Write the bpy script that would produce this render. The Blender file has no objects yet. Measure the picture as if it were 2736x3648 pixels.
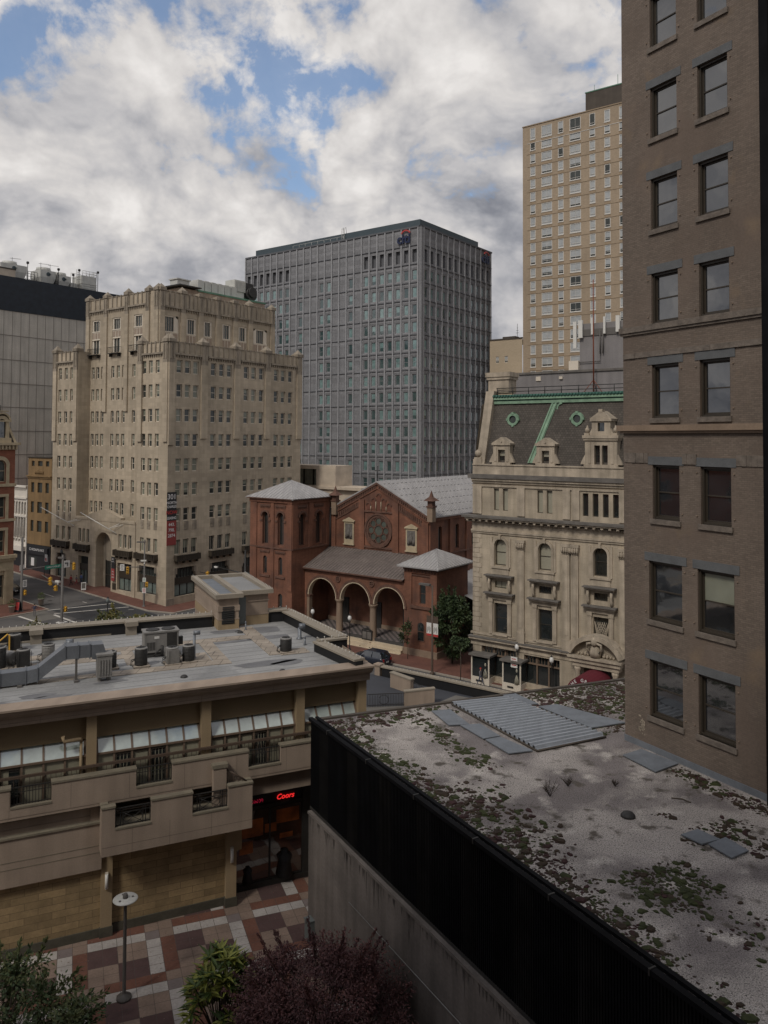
import bpy, bmesh, math, random
from math import sin, cos, pi, radians, sqrt, hypot
from mathutils import Vector, Matrix
random.seed(7)
SC = bpy.context.scene
COL = SC.collection

# ------------------------------------------------------------------ camera
H = 26.0
cam = bpy.data.cameras.new('camera')
cam.sensor_fit = 'VERTICAL'; cam.sensor_height = 36.0
cam.lens = 36.0 * 2850 / 3648
cam.shift_x = 0.0; cam.shift_y = -352 / 3648
cam.clip_start = 0.3; cam.clip_end = 6000
camo = bpy.data.objects.new('camera', cam); COL.objects.link(camo)
camo.matrix_world = Matrix.Translation((0, 0, H)) @ Matrix.Rotation(radians(91.88), 4, 'X') @ Matrix.Rotation(radians(0.25), 4, 'Z')
SC.camera = camo

# ------------------------------------------------------------------ sky, sun, exposure
SUN_EL, SUN_AZ = radians(46), radians(212)      # azimuth measured clockwise from +Y
SKY_STRENGTH = 0.15
w = bpy.data.worlds.new('World'); SC.world = w; w.use_nodes = True
nt = w.node_tree; nt.nodes.clear()
def wn(t, **k):
    n = nt.nodes.new(t)
    for a, b in k.items(): setattr(n, a, b)
    return n
def wl(a, b): nt.links.new(a, b)
def wmath(op, a, b=None):
    n = wn('ShaderNodeMath', operation=op)
    for i, x in enumerate((a, b)):
        if x is None: continue
        if isinstance(x, (int, float)): n.inputs[i].default_value = x
        else: wl(x, n.inputs[i])
    return n.outputs[0]
out = wn('ShaderNodeOutputWorld')
sky = wn('ShaderNodeTexSky', sky_type='NISHITA'); sky.sun_disc = False
sky.sun_elevation = SUN_EL; sky.sun_rotation = SUN_AZ; sky.altitude = 50; sky.dust_density = 1.5
bg1 = wn('ShaderNodeBackground'); bg1.inputs[1].default_value = SKY_STRENGTH
wl(sky.outputs[0], bg1.inputs[0])
tc = wn('ShaderNodeTexCoord')
sep = wn('ShaderNodeSeparateXYZ'); wl(tc.outputs['Generated'], sep.inputs[0])
zz = wmath('ADD', wmath('MAXIMUM', sep.outputs[2], -0.1), 0.75)
comb = wn('ShaderNodeCombineXYZ')
wl(wmath('DIVIDE', sep.outputs[0], zz), comb.inputs[0]); wl(wmath('DIVIDE', sep.outputs[1], zz), comb.inputs[1])
comb.inputs[2].default_value = 3.7
def wnoise(scale, detail, rough, off=(0, 0, 0), dist=0.0):
    mp = wn('ShaderNodeMapping'); mp.inputs['Location'].default_value = off
    wl(comb.outputs[0], mp.inputs[0])
    n = wn('ShaderNodeTexNoise'); n.inputs['Scale'].default_value = scale
    n.inputs['Detail'].default_value = detail; n.inputs['Roughness'].default_value = rough
    n.inputs['Distortion'].default_value = dist
    wl(mp.outputs[0], n.inputs[0]); return n.outputs[0]
def wramp(fac, stops):
    r = wn('ShaderNodeValToRGB'); wl(fac, r.inputs[0]); cr = r.color_ramp
    while len(cr.elements) < len(stops): cr.elements.new(0.5)
    for e, (p, c) in zip(cr.elements, stops): e.position = p; e.color = (*c, 1)
    return r.outputs[0]
COFF = globals().get('COFF', (8.9, 3.4, 1.5))
def wbillow(scale, off, detail=4.0, rough=0.55):
    """puffy lumps: inverted cellular distance on gently warped coordinates"""
    nz = wn('ShaderNodeTexNoise'); nz.inputs['Scale'].default_value = 2.2; nz.inputs['Detail'].default_value = 5
    mp = wn('ShaderNodeMapping'); mp.inputs['Location'].default_value = off; wl(comb.outputs[0], mp.inputs[0]); wl(mp.outputs[0], nz.inputs[0])
    mx = wn('ShaderNodeVectorMath', operation='MULTIPLY_ADD'); wl(nz.outputs[1], mx.inputs[0]); mx.inputs[1].default_value = (0.34, 0.34, 0.34); wl(mp.outputs[0], mx.inputs[2])
    v = wn('ShaderNodeTexVoronoi', feature='F1', voronoi_dimensions='2D'); v.inputs['Scale'].default_value = scale; v.inputs['Detail'].default_value = detail
    v.inputs['Roughness'].default_value = rough; v.normalize = True
    wl(mx.outputs[0], v.inputs['Vector']); return wmath('SUBTRACT', 1.0, v.outputs['Distance'])
LDIR = (-0.02, 0.05, 0)
OFB = tuple(a + 1.7 for a in COFF)
p0 = wbillow(8.0, OFB); p1 = wbillow(8.0, tuple(a + b for a, b in zip(OFB, LDIR)))
big = wnoise(4.0, 4, 0.5, COFF, 0.0); fine = wnoise(13.0, 9, 0.66, (7.1, 2.2, COFF[2]), 0.2)
lowz = wmath('SUBTRACT', 0.42, wmath('MINIMUM', sep.outputs[2], 0.42))       # distance toward the horizon
c0 = wmath('ADD', wmath('ADD', wmath('MULTIPLY', big, 0.44), wmath('MULTIPLY', fine, 0.40)), wmath('MULTIPLY', wmath('SUBTRACT', p0, 0.62), 0.40))
cover = wmath('ADD', c0, wmath('MULTIPLY', lowz, 0.5))
mask = wramp(cover, [(0.0, (0, 0, 0)), (0.385, (0.10, 0.10, 0.10)), (0.415, (0.60, 0.60, 0.60)), (0.455, (1, 1, 1))])
relief = wmath('ADD', wmath('MULTIPLY', wmath('SUBTRACT', p0, p1), 0.8), wmath('MULTIPLY', wmath('SUBTRACT', p0, 0.66), 0.34))
wisp = wmath('MULTIPLY', wmath('SUBTRACT', fine, 0.5), 0.50)
thick = wmath('MULTIPLY', wmath('SUBTRACT', wnoise(1.9, 4, 0.55, (1.3 + COFF[0], 7.3, 0.2)), 0.5), 0.65)
shade = wmath('SUBTRACT', wmath('ADD', wmath('ADD', wmath('ADD', 0.60, relief), thick), wisp), wmath('MULTIPLY', lowz, 0.52))
ccol = wramp(shade, [(0.14, (0.19, 0.20, 0.235)), (0.34, (0.34, 0.345, 0.375)), (0.52, (0.52, 0.51, 0.52)), (0.68, (0.67, 0.645, 0.63)), (0.88, (0.84, 0.81, 0.785))])
bg2 = wn('ShaderNodeBackground'); bg2.inputs[1].default_value = 1.0; wl(ccol, bg2.inputs[0])
mixs = wn('ShaderNodeMixShader'); wl(mask, mixs.inputs[0]); wl(bg1.outputs[0], mixs.inputs[1]); wl(bg2.outputs[0], mixs.inputs[2])
wl(mixs.outputs[0], out.inputs[0])

sun = bpy.data.lights.new('sun', 'SUN'); sun.energy = 1.5; sun.angle = radians(10); sun.color = (1.0, 0.95, 0.87)
suno = bpy.data.objects.new('sun', sun); COL.objects.link(suno)
sd = Vector((sin(SUN_AZ) * cos(SUN_EL), cos(SUN_AZ) * cos(SUN_EL), sin(SUN_EL)))
suno.rotation_euler = sd.to_track_quat('Z', 'Y').to_euler(); suno.location = (0, 0, 150)
SC.view_settings.view_transform = 'Standard'; SC.view_settings.look = 'None'
SC.view_settings.exposure = 0.0; SC.view_settings.gamma = 1.0
SC.cycles.max_bounces = 6; SC.cycles.diffuse_bounces = 2; SC.cycles.glossy_bounces = 3

# ------------------------------------------------------------------ materials
MATS = {}
def mat(name, col, rough=0.85, var=0.12, scale=0.5, grain=0.08, gscale=9.0, streak=0.0, brick=None, mortar=None,
        bump=0.0, metal=0.0, spec=0.4, emit=0.0, patch=None, rib=None, speck=None):
    m = bpy.data.materials.new(name); m.use_nodes = True; MATS[name] = m
    t = m.node_tree; N = t.nodes; Lk = t.links
    b = N['Principled BSDF']
    b.inputs['Roughness'].default_value = rough; b.inputs['Metallic'].default_value = metal
    b.inputs['Specular IOR Level'].default_value = spec
    if emit:
        b.inputs['Emission Color'].default_value = (*col, 1); b.inputs['Emission Strength'].default_value = emit
    uv = N.new('ShaderNodeTexCoord').outputs['UV']
    def noise(sc, det, mapsc=(1, 1, 1), loc=(0, 0, 0)):
        mp = N.new('ShaderNodeMapping'); mp.inputs['Scale'].default_value = mapsc; mp.inputs['Location'].default_value = loc
        Lk.new(uv, mp.inputs[0])
        n = N.new('ShaderNodeTexNoise'); n.inputs['Scale'].default_value = sc; n.inputs['Detail'].default_value = det
        Lk.new(mp.outputs[0], n.inputs[0]); return n.outputs[0]
    def rng(x, lo, hi, a=0.3, c=0.7):
        r = N.new('ShaderNodeMapRange'); r.inputs[1].default_value = a; r.inputs[2].default_value = c
        r.inputs[3].default_value = lo; r.inputs[4].default_value = hi; Lk.new(x, r.inputs[0]); return r.outputs[0]
    def mul(a, c):
        n = N.new('ShaderNodeMath'); n.operation = 'MULTIPLY'; Lk.new(a, n.inputs[0]); Lk.new(c, n.inputs[1]); return n.outputs[0]
    cur = None; hgt = None
    if brick:
        bw, bh, ms, vary = brick
        br = N.new('ShaderNodeTexBrick'); br.inputs['Scale'].default_value = 1.0
        br.inputs['Brick Width'].default_value = bw; br.inputs['Row Height'].default_value = bh
        br.inputs['Mortar Size'].default_value = ms; br.inputs['Mortar Smooth'].default_value = 0.2
        br.inputs['Color1'].default_value = (*[c * (1 - vary) for c in col], 1)
        br.inputs['Color2'].default_value = (*[min(1, c * (1 + vary)) for c in col], 1)
        br.inputs['Mortar'].default_value = (*(mortar or [c * 0.7 for c in col]), 1); br.inputs['Bias'].default_value = 0.0
        Lk.new(uv, br.inputs[0]); cur = br.outputs[0]; hgt = br.outputs[1]
    else:
        rgb = N.new('ShaderNodeRGB'); rgb.outputs[0].default_value = (*col, 1); cur = rgb.outputs[0]
    for pc, psc, plo, phi in ([] if not patch else [patch] if not isinstance(patch, list) else patch):
        r = rng(noise(psc, 6, loc=(3 + psc, 8, 1)), 0, 1, plo, phi)
        mx = N.new('ShaderNodeMixRGB'); Lk.new(r, mx.inputs[0]); Lk.new(cur, mx.inputs[1]); mx.inputs[2].default_value = (*pc, 1); cur = mx.outputs[0]
    if speck:
        sc_, sss, slo, shi = speck
        r = rng(noise(sss, 3, loc=(1, 4, 2)), 0, 1, slo, shi)
        mx = N.new('ShaderNodeMixRGB'); Lk.new(r, mx.inputs[0]); Lk.new(cur, mx.inputs[1]); mx.inputs[2].default_value = (*sc_, 1); cur = mx.outputs[0]
    f = None
    if var: f = rng(noise(scale, 4), 1 - var, 1 + var)
    if grain:
        g = rng(noise(gscale, 3), 1 - grain, 1 + grain); f = mul(f, g) if f else g
    if streak:
        s = rng(noise(1.0, 5, (1.6, 0.10, 1)), 1 - streak, 1 + streak * 0.5); f = mul(f, s) if f else s
    if f is not None:
        mx = N.new('ShaderNodeVectorMath'); mx.operation = 'SCALE'; Lk.new(cur, mx.inputs[0]); Lk.new(f, mx.inputs['Scale']); cur = mx.outputs[0]
    Lk.new(cur, b.inputs['Base Color'])
    if rib:
        wv = N.new('ShaderNodeTexWave'); wv.bands_direction = 'X'; wv.inputs['Scale'].default_value = rib; Lk.new(uv, wv.inputs[0])
        bp = N.new('ShaderNodeBump'); bp.inputs['Strength'].default_value = 0.6; bp.inputs['Distance'].default_value = 0.05
        Lk.new(wv.outputs[1], bp.inputs['Height']); Lk.new(bp.outputs[0], b.inputs['Normal'])
    elif bump:
        bp = N.new('ShaderNodeBump'); bp.inputs['Strength'].default_value = bump; bp.inputs['Distance'].default_value = 0.02
        if hgt is not None:
            bp.invert = True; Lk.new(hgt, bp.inputs['Height'])
        else: Lk.new(noise(gscale, 4), bp.inputs['Height'])
        Lk.new(bp.outputs[0], b.inputs['Normal'])
    return m
def glass(name, col, rough=0.04, spec=1.0, ior=1.7, var=0.25, warp=0.12):
    m = mat(name, col, rough=rough, var=var, scale=0.9, grain=0, spec=spec)
    t = m.node_tree; b = t.nodes['Principled BSDF']; b.inputs['IOR'].default_value = ior
    if warp:      # slightly wavy old panes
        n = t.nodes.new('ShaderNodeTexNoise'); n.inputs['Scale'].default_value = 1.6; n.inputs['Detail'].default_value = 1
        t.links.new(t.nodes.new('ShaderNodeTexCoord').outputs['UV'], n.inputs[0])
        bp = t.nodes.new('ShaderNodeBump'); bp.inputs['Strength'].default_value = warp; bp.inputs['Distance'].default_value = 0.05
        t.links.new(n.outputs[0], bp.inputs['Height']); t.links.new(bp.outputs[0], b.inputs['Normal'])
    return m

# ------------------------------------------------------------------ mesh kit
OFF = {}
class MB:
    def __init__(s): s.v = []; s.f = []; s.m = []; s.sm = []
    def pt(s, p): s.v.append((float(p[0]), float(p[1]), float(p[2]))); return len(s.v) - 1
    def poly(s, pts, m=0, smooth=False):
        s.f.append([s.pt(p) for p in pts]); s.m.append(m); s.sm.append(smooth)
    def face(s, idx, m=0, smooth=False): s.f.append(list(idx)); s.m.append(m); s.sm.append(smooth)
    def hexa(s, c, m=0, skip=()):
        i = [s.pt(p) for p in c]      # 0-3 bottom ring, 4-7 top ring
        for k, q in enumerate(((3, 2, 1, 0), (4, 5, 6, 7), (0, 1, 5, 4), (1, 2, 6, 5), (2, 3, 7, 6), (3, 0, 4, 7))):
            if k in skip: continue
            s.f.append([i[j] for j in q]); s.m.append(m); s.sm.append(False)
    def bx(s, F, u0, u1, v0, v1, w0, w1, m=0, skip=()):
        s.hexa([F(u0, v0, w1), F(u1, v0, w1), F(u1, v0, w0), F(u0, v0, w0), F(u0, v1, w1), F(u1, v1, w1), F(u1, v1, w0), F(u0, v1, w0)], m, skip)
    def prism(s, F, poly, w0, w1, m=0, me=None, back=False):
        a = [F(u, v, w1) for u, v in poly]; b = [F(u, v, w0) for u, v in poly]
        s.poly(a, m)
        if back: s.poly(b[::-1], m)
        n = len(poly)
        for i in range(n): s.poly([a[i], b[i], b[(i + 1) % n], a[(i + 1) % n]], m if me is None else me)
    def tube(s, pts, r, n=8, m=0, r1=None, cap=True):
        pts = [Vector(p) for p in pts]; rings = []
        for k, p in enumerate(pts):
            d = (pts[min(k + 1, len(pts) - 1)] - pts[max(k - 1, 0)]).normalized()
            a = d.cross(Vector((0, 0, 1)) if abs(d.z) < 0.9 else Vector((1, 0, 0))).normalized(); c = d.cross(a)
            rr = r if r1 is None else r + (r1 - r) * k / (len(pts) - 1)
            rings.append([s.pt(p + (a * cos(2 * pi * j / n) + c * sin(2 * pi * j / n)) * rr) for j in range(n)])
        for k in range(len(rings) - 1):
            for j in range(n): s.face((rings[k][j], rings[k][(j + 1) % n], rings[k + 1][(j + 1) % n], rings[k + 1][j]), m, True)
        if cap: s.face(rings[0][::-1], m); s.face(rings[-1], m)
    def lathe(s, c, prof, n=16, m=0, smooth=True):
        rings = [[s.pt((c[0] + r * cos(2 * pi * j / n), c[1] + r * sin(2 * pi * j / n), c[2] + z)) for j in range(n)] for r, z in prof]
        for k in range(len(rings) - 1):
            for j in range(n): s.face((rings[k][j], rings[k][(j + 1) % n], rings[k + 1][(j + 1) % n], rings[k + 1][j]), m, smooth)
        s.face(rings[0][::-1], m); s.face(rings[-1], m)
    def wall(s, F, u0, u1, v0, v1, ops=(), depth=0.25, m=0, mr=None, w=0.0, bottom=True):
        us = sorted({u0, u1, *[o[0] for o in ops], *[o[1] for o in ops]}); vs = sorted({v0, v1, *[o[2] for o in ops], *[o[3] for o in ops]})
        us = [u for u in us if u0 <= u <= u1]; vs = [v for v in vs if v0 <= v <= v1]
        for j in range(len(vs) - 1):
            vm = (vs[j] + vs[j + 1]) / 2; row = [o for o in ops if o[2] < vm < o[3]]
            run = None
            for i in range(len(us) - 1):
                um = (us[i] + us[i + 1]) / 2
                hole = any(o[0] < um < o[1] for o in row)
                if not hole and run is None: run = us[i]
                if hole and run is not None: s.poly([F(run, vs[j], w), F(us[i], vs[j], w), F(us[i], vs[j + 1], w), F(run, vs[j + 1], w)], m); run = None
            if run is not None: s.poly([F(run, vs[j], w), F(us[-1], vs[j], w), F(us[-1], vs[j + 1], w), F(run, vs[j + 1], w)], m)
        mr = m if mr is None else mr
        for o in ops:
            a, b, c, d = o[:4]; dp = o[4] if len(o) > 4 else depth
            for q in (((a, c), (a, d)), ((a, d), (b, d)), ((b, d), (b, c)), ((b, c), (a, c)))[:3 if c <= v0 + 1e-6 else 4]:
                s.poly([F(*q[0], w), F(*q[1], w), F(*q[1], w - dp), F(*q[0], w - dp)], mr)
    def arch(s, F, a, b, vt, w=0.0, depth=0.25, m=0, mr=None, n=12, vs=None):
        """fill the two corners above a round arch set in a square-headed opening a..b with top vt"""
        r = (b - a) / 2; c = (a + b) / 2; vs = vt - r if vs is None else vs; ry = vt - vs
        p = [(c - r * cos(pi * k / n), vs + ry * sin(pi * k / n)) for k in range(n + 1)]
        h = n // 2
        for k in range(h): s.poly([F(a, vt, w), F(*p[k], w), F(*p[k + 1], w)], m)
        for k in range(h, n): s.poly([F(b, vt, w), F(*p[k], w), F(*p[k + 1], w)], m)
        for k in range(n): s.poly([F(*p[k], w), F(*p[k + 1], w), F(*p[k + 1], w - depth), F(*p[k], w - depth)], m if mr is None else mr)
    def ring(s, F, cu, cv, r0, r1, w0, w1, m=0, n=24, a0=0.0, a1=2 * pi):
        full = abs(a1 - a0 - 2 * pi) < 1e-6
        for k in range(n):
            t0 = a0 + (a1 - a0) * k / n; t1 = a0 + (a1 - a0) * (k + 1) / n
            P = lambda r, t, w: F(cu + r * cos(t), cv + r * sin(t), w)
            s.poly([P(r0, t0, w1), P(r1, t0, w1), P(r1, t1, w1), P(r0, t1, w1)], m)
            s.poly([P(r1, t0, w0), P(r1, t0, w1), P(r1, t1, w1), P(r1, t1, w0)], m)
            if r0 > 0: s.poly([P(r0, t0, w0), P(r0, t0, w1), P(r0, t1, w1), P(r0, t1, w0)], m)
        if not full:
            for t in (a0, a1):
                P = lambda r, w: F(cu + r * cos(t), cv + r * sin(t), w)
                s.poly([P(r0, w0), P(r1, w0), P(r1, w1), P(r0, w1)], m)
    def add(s, o, M=None):
        b = len(s.v)
        s.v += [tuple(M @ Vector(p)) if M else p for p in o.v]
        s.f += [[i + b for i in f] for f in o.f]; s.m += o.m; s.sm += o.sm
def FR(o, ang, z=0.0):
    c, n = cos(radians(ang)), sin(radians(ang))
    def F(u, v, w=0.0): return (o[0] + u * c + w * n, o[1] + u * n - w * c, z + v)
    F.o = o; F.ang = ang
    return F
def sub(F, u, w, dang=0.0):
    p = F(u, 0, w); return FR((p[0], p[1]), F.ang + dang)
def root(name, loc, label, cat, group=None, rz=0.0):
    o = bpy.data.objects.new(name, None); COL.objects.link(o); o.location = loc; o.rotation_euler = (0, 0, rz)
    o.empty_display_size = 0.2
    o['label'] = label; o['category'] = cat
    if group: o['group'] = group
    OFF[o] = Vector(loc); return o
def obj(name, mb, mats, parent=None, label=None, world=True, kind=None, cat=None, group=None, smooth_all=False, loc=None):
    if not isinstance(mats, (list, tuple)): mats = [mats]
    off = OFF.get(parent, Vector((0, 0, 0))) if (parent is not None and world) else Vector((0, 0, 0))
    if loc is not None: off = Vector(loc)
    elif parent is None and kind is None and mb.v:
        xs, ys, zs = zip(*mb.v); off = Vector(((min(xs) + max(xs)) / 2, (min(ys) + max(ys)) / 2, min(zs))); loc = off
    me = bpy.data.meshes.new(name)
    me.from_pydata([(x - off.x, y - off.y, z - off.z) for x, y, z in mb.v], [], mb.f)
    for x in mats: me.materials.append(MATS[x] if isinstance(x, str) else x)
    me.polygons.foreach_set('material_index', mb.m); me.polygons.foreach_set('use_smooth', mb.sm)
    uvl = me.uv_layers.new(name='UVMap').data
    V = mb.v
    uvs = []
    for p in me.polygons:
        n = p.normal
        if abs(n.z) > 0.8:
            for vi in p.vertices: uvs += [V[vi][0], V[vi][1]]
        else:
            l = hypot(n.x, n.y); tx, ty = -n.y / l, n.x / l; k = 1 / max(0.3, l)
            for vi in p.vertices:
                q = V[vi]; uvs += [q[0] * tx + q[1] * ty, q[2] * k]
    uvl.foreach_set('uv', uvs)
    me.validate()
    o = bpy.data.objects.new(name, me); COL.objects.link(o)
    if parent is not None:
        o.parent = parent
        if parent in OFF: OFF[o] = OFF[parent]
    elif loc is not None: o.location = loc; OFF[o] = off
    if label: o['label'] = label
    if cat: o['category'] = cat
    if group: o['group'] = group
    if kind: o['kind'] = kind
    return o
def copy_tree(o, parent=None):
    c = o.copy(); COL.objects.link(c)
    if parent is not None: c.parent = parent
    for ch in list(o.children): copy_tree(ch, c)
    return c
def place(proto, loc, rz=0.0, label=None, used=set()):
    o = proto if proto.name not in used else None
    if o is None: o = copy_tree(proto)
    else: used.add(proto.name)
    o.location = loc; o.rotation_euler = (0, 0, rz)
    if label: o['label'] = label
    return o
def text_mb(body, size, F, u, v, w, depth=0.01, align='CENTER', bold=0.0, shear=0.0, xs=1.0, m=0):
    cu = bpy.data.curves.new('t', 'FONT'); cu.body = body; cu.size = size; cu.align_x = align; cu.align_y = 'CENTER'
    cu.extrude = depth / 2; cu.offset = bold; cu.shear = shear; cu.space_character = 1.0; cu.resolution_u = 3
    to = bpy.data.objects.new('t', cu); COL.objects.link(to)
    dg = bpy.context.evaluated_depsgraph_get()
    me = bpy.data.meshes.new_from_object(to.evaluated_get(dg))
    mb = MB()
    for vtx in me.vertices: mb.pt(F(u + vtx.co.x * xs, v + vtx.co.y, w + vtx.co.z))
    for p in me.polygons: mb.face(p.vertices, m)
    bpy.data.objects.remove(to); bpy.data.meshes.remove(me); bpy.data.curves.remove(cu)
    return mb

# window glazing set in an opening; returns (frame mesh, pane mesh)
def sash(F, a, b, c, d, dep, fw=0.07, rail=True, muntins=0, arch=False, blind=0.0, n=10, th=0.05, pidx=0):
    fr = MB(); pn = MB(); w0 = -dep; w1 = -dep + th
    top = d
    if arch:
        r = (b - a) / 2; cu = (a + b) / 2; sp = d - r
        fr.ring(F, cu, sp, r - fw, r, w0, w1, 0, n, 0, pi); top = sp
        pts = [(cu + r * cos(pi * k / n), sp + r * sin(pi * k / n)) for k in range(n + 1)]
        pn.poly([F(u, v, w0 + 0.012) for u, v in pts] + [F(a, c, w0 + 0.012), F(b, c, w0 + 0.012)], pidx)
    else:
        fr.bx(F, a, b, d - fw, d, w0, w1); pn_top = d
        vm = (c + d) / 2 if not blind else d - (d - c) * blind
        if blind and blind < 0.98:
            pn.poly([F(a, c, w0 + 0.012), F(b, c, w0 + 0.012), F(b, vm, w0 + 0.012), F(a, vm, w0 + 0.012)], 0)
        if blind: pn.poly([F(a, vm if blind < .98 else c, w0 + 0.012), F(b, vm if blind < .98 else c, w0 + 0.012), F(b, d, w0 + 0.012), F(a, d, w0 + 0.012)], 1)
        else: pn.poly([F(a, c, w0 + 0.012), F(b, c, w0 + 0.012), F(b, d, w0 + 0.012), F(a, d, w0 + 0.012)], 0)
    fr.bx(F, a, a + fw, c, top if arch else d - fw, w0, w1); fr.bx(F, b - fw, b, c, top if arch else d - fw, w0, w1)
    fr.bx(F, a + fw, b - fw, c, c + fw * 1.2, w0, w1)
    if rail:
        m_ = (c + d) / 2; fr.bx(F, a + fw, b - fw, m_ - fw * 0.4, m_ + fw * 0.4, w0, w1 + 0.015)
    for k in range(muntins):
        u = a + (b - a) * (k + 1) / (muntins + 1); fr.bx(F, u - 0.02, u + 0.02, c + fw * 1.2, d - fw if not arch else d - fw * 1.5, w0, w1 - 0.01)
    return fr, pn
CAMP = Vector((0, 0, H))
def windows(parent, specs, frame_mats, pane_mats, limit=100, panes=True, name='window'):
    """specs: (F, a, b, c, d, dep, kwargs). The nearest `limit` are parts (with a pane below each); the rest one stuff part."""
    specs = sorted(specs, key=lambda s: (Vector(s[0]((s[1] + s[2]) / 2, (s[3] + s[4]) / 2, 0)) - CAMP).length)
    rest = MB(); nf = len(frame_mats)
    for k, (F, a, b, c, d, dep, kw) in enumerate(specs):
        fr, pn = sash(F, a, b, c, d, dep, **kw)
        if k < limit:
            if panes:
                o = obj(name, fr, frame_mats, parent); obj('pane', pn, pane_mats, o)
            else:
                pn.m = [x + nf for x in pn.m]; fr.add(pn); obj(name, fr, list(frame_mats) + list(pane_mats), parent)
        else:
            pn.m = [x + nf for x in pn.m]; fr.add(pn); rest.add(fr)
    if rest.f: obj('window_rows', rest, list(frame_mats) + list(pane_mats), parent, kind='stuff')
# ------------------------------------------------------------------ palette
mat('limestone', (0.415, 0.345, 0.255), brick=(1.1, 0.62, 0.012, 0.09), mortar=(0.345, 0.285, 0.205), var=0.17, scale=0.12, streak=0.14, grain=0.05)
mat('limestone_trim', (0.285, 0.24, 0.185), var=0.25, scale=0.5, streak=0.35)
mat('cream_paint', (0.62, 0.55, 0.45), var=0.06); mat('white_frame', (0.60, 0.57, 0.52), var=0.05)
mat('concrete_panel', (0.47, 0.435, 0.38), var=0.1, scale=0.3, streak=0.14, gscale=5)
mat('panel_joint', (0.22, 0.20, 0.175), var=0.1)
mat('black_panel', (0.012, 0.017, 0.025), rough=0.5, var=0.3, scale=1.0)
mat('galvanised', (0.50, 0.49, 0.45), rough=0.5, var=0.1, streak=0.1)
mat('white_metal', (0.62, 0.60, 0.55), rough=0.5, var=0.06)
mat('tower_grey', (0.205, 0.203, 0.208), var=0.12, scale=0.25, grain=0.16, gscale=2.2, streak=0.1)
mat('tower_grey_light', (0.30, 0.297, 0.302), var=0.14, scale=0.8, grain=0.1)
mat('tower_grey_line', (0.118, 0.12, 0.128), var=0.05)
mat('slate_metal', (0.055, 0.075, 0.085), rough=0.5, var=0.08)
mat('tan_brick', (0.34, 0.262, 0.18), brick=(0.42, 0.16, 0.02, 0.09), mortar=(0.33, 0.26, 0.19), var=0.1, scale=0.15, streak=0.06)
mat('tan_brick_pale', (0.42, 0.33, 0.225), brick=(0.42, 0.16, 0.02, 0.06), mortar=(0.4, 0.33, 0.24), var=0.08, scale=0.15)
mat('tan_spandrel', (0.30, 0.225, 0.15), var=0.1)
mat('dark_brown_metal', (0.075, 0.062, 0.05), var=0.15, streak=0.1)
mat('church_brick', (0.180, 0.080, 0.047), brick=(0.42, 0.15, 0.02, 0.12), mortar=(0.2, 0.085, 0.055), var=0.2, scale=0.35, streak=0.22, patch=((0.13, 0.062, 0.042), 0.45, 0.5, 0.64))
mat('church_brick_dark', (0.15, 0.058, 0.036), brick=(0.42, 0.15, 0.02, 0.12), mortar=(0.12, 0.055, 0.04), var=0.15, scale=0.35)
mat('church_terracotta', (0.115, 0.06, 0.042), var=0.3, scale=1.5)
mat('brownstone', (0.235, 0.17, 0.12), var=0.15, scale=0.8)
mat('marble_step', (0.50, 0.41, 0.29), var=0.12, scale=0.8)
mat('lead_roof', (0.34, 0.325, 0.315), rough=0.55, var=0.12, scale=0.6, streak=0.18)
mat('lead_seam', (0.385, 0.37, 0.36), rough=0.5, var=0.1)
mat('slate_roof', (0.16, 0.13, 0.115), brick=(0.3, 0.2, 0.012, 0.16), mortar=(0.09, 0.075, 0.065), var=0.15)
mat('mansard_slate', (0.082, 0.070, 0.058), brick=(0.30, 0.24, 0.02, 0.2), mortar=(0.04, 0.034, 0.028), var=0.2, scale=0.4)
mat('grand_stone', (0.40, 0.335, 0.25), brick=(1.4, 0.62, 0.01, 0.035), mortar=(0.33, 0.275, 0.205), var=0.18, scale=0.5, streak=0.26)
mat('grand_trim', (0.40, 0.335, 0.255), var=0.2, scale=0.9, streak=0.32)
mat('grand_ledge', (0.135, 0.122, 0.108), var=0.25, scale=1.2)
mat('copper_green', (0.205, 0.315, 0.215), rough=0.7, var=0.22, scale=1.3, streak=0.2)
mat('copper_edge', (0.10, 0.20, 0.14), var=0.2); mat('copper_dark', (0.04, 0.11, 0.085), rough=0.7, var=0.3, scale=3)
mat('mech_grey', (0.215, 0.20, 0.195), var=0.1, streak=0.14)
mat('rust_steel', (0.19, 0.055, 0.03), var=0.3, scale=2)
mat('red_brick', (0.245, 0.085, 0.048), brick=(0.3, 0.09, 0.012, 0.12), mortar=(0.2, 0.1, 0.07), var=0.15, scale=0.6)
mat('buff_stone', (0.42, 0.345, 0.23), var=0.15, scale=1.0, streak=0.1)
mat('ochre_render', (0.225, 0.143, 0.066), var=0.14, scale=0.5, streak=0.16)
mat('white_iron', (0.62, 0.57, 0.5), var=0.08)
mat('pale_render', (0.50, 0.42, 0.33), var=0.14, scale=0.6)
mat('hotel_brick', (0.166, 0.130, 0.102), brick=(0.26, 0.088, 0.012, 0.14), mortar=(0.13, 0.10, 0.08), patch=[((0.150, 0.113, 0.088), 0.30, 0.50, 0.66), ((0.188, 0.138, 0.096), 0.55, 0.60, 0.72)], var=0.12, scale=0.35, streak=0.08, bump=0.35)
mat('bluestone', (0.115, 0.118, 0.12), var=0.14, scale=1.6, bump=0.3, gscale=14)
mat('rough_stone', (0.155, 0.128, 0.105), var=0.28, scale=2.5, bump=1.0, gscale=9)
mat('bronze_frame', (0.045, 0.036, 0.026), rough=0.5, var=0.12)
mat('stucco_pink', (0.315, 0.245, 0.188), var=0.11, scale=0.5, grain=0.07, gscale=16, streak=0.15)
mat('stucco_tan', (0.325, 0.24, 0.142), var=0.1, scale=0.5, grain=0.07, gscale=16, streak=0.13)
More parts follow.
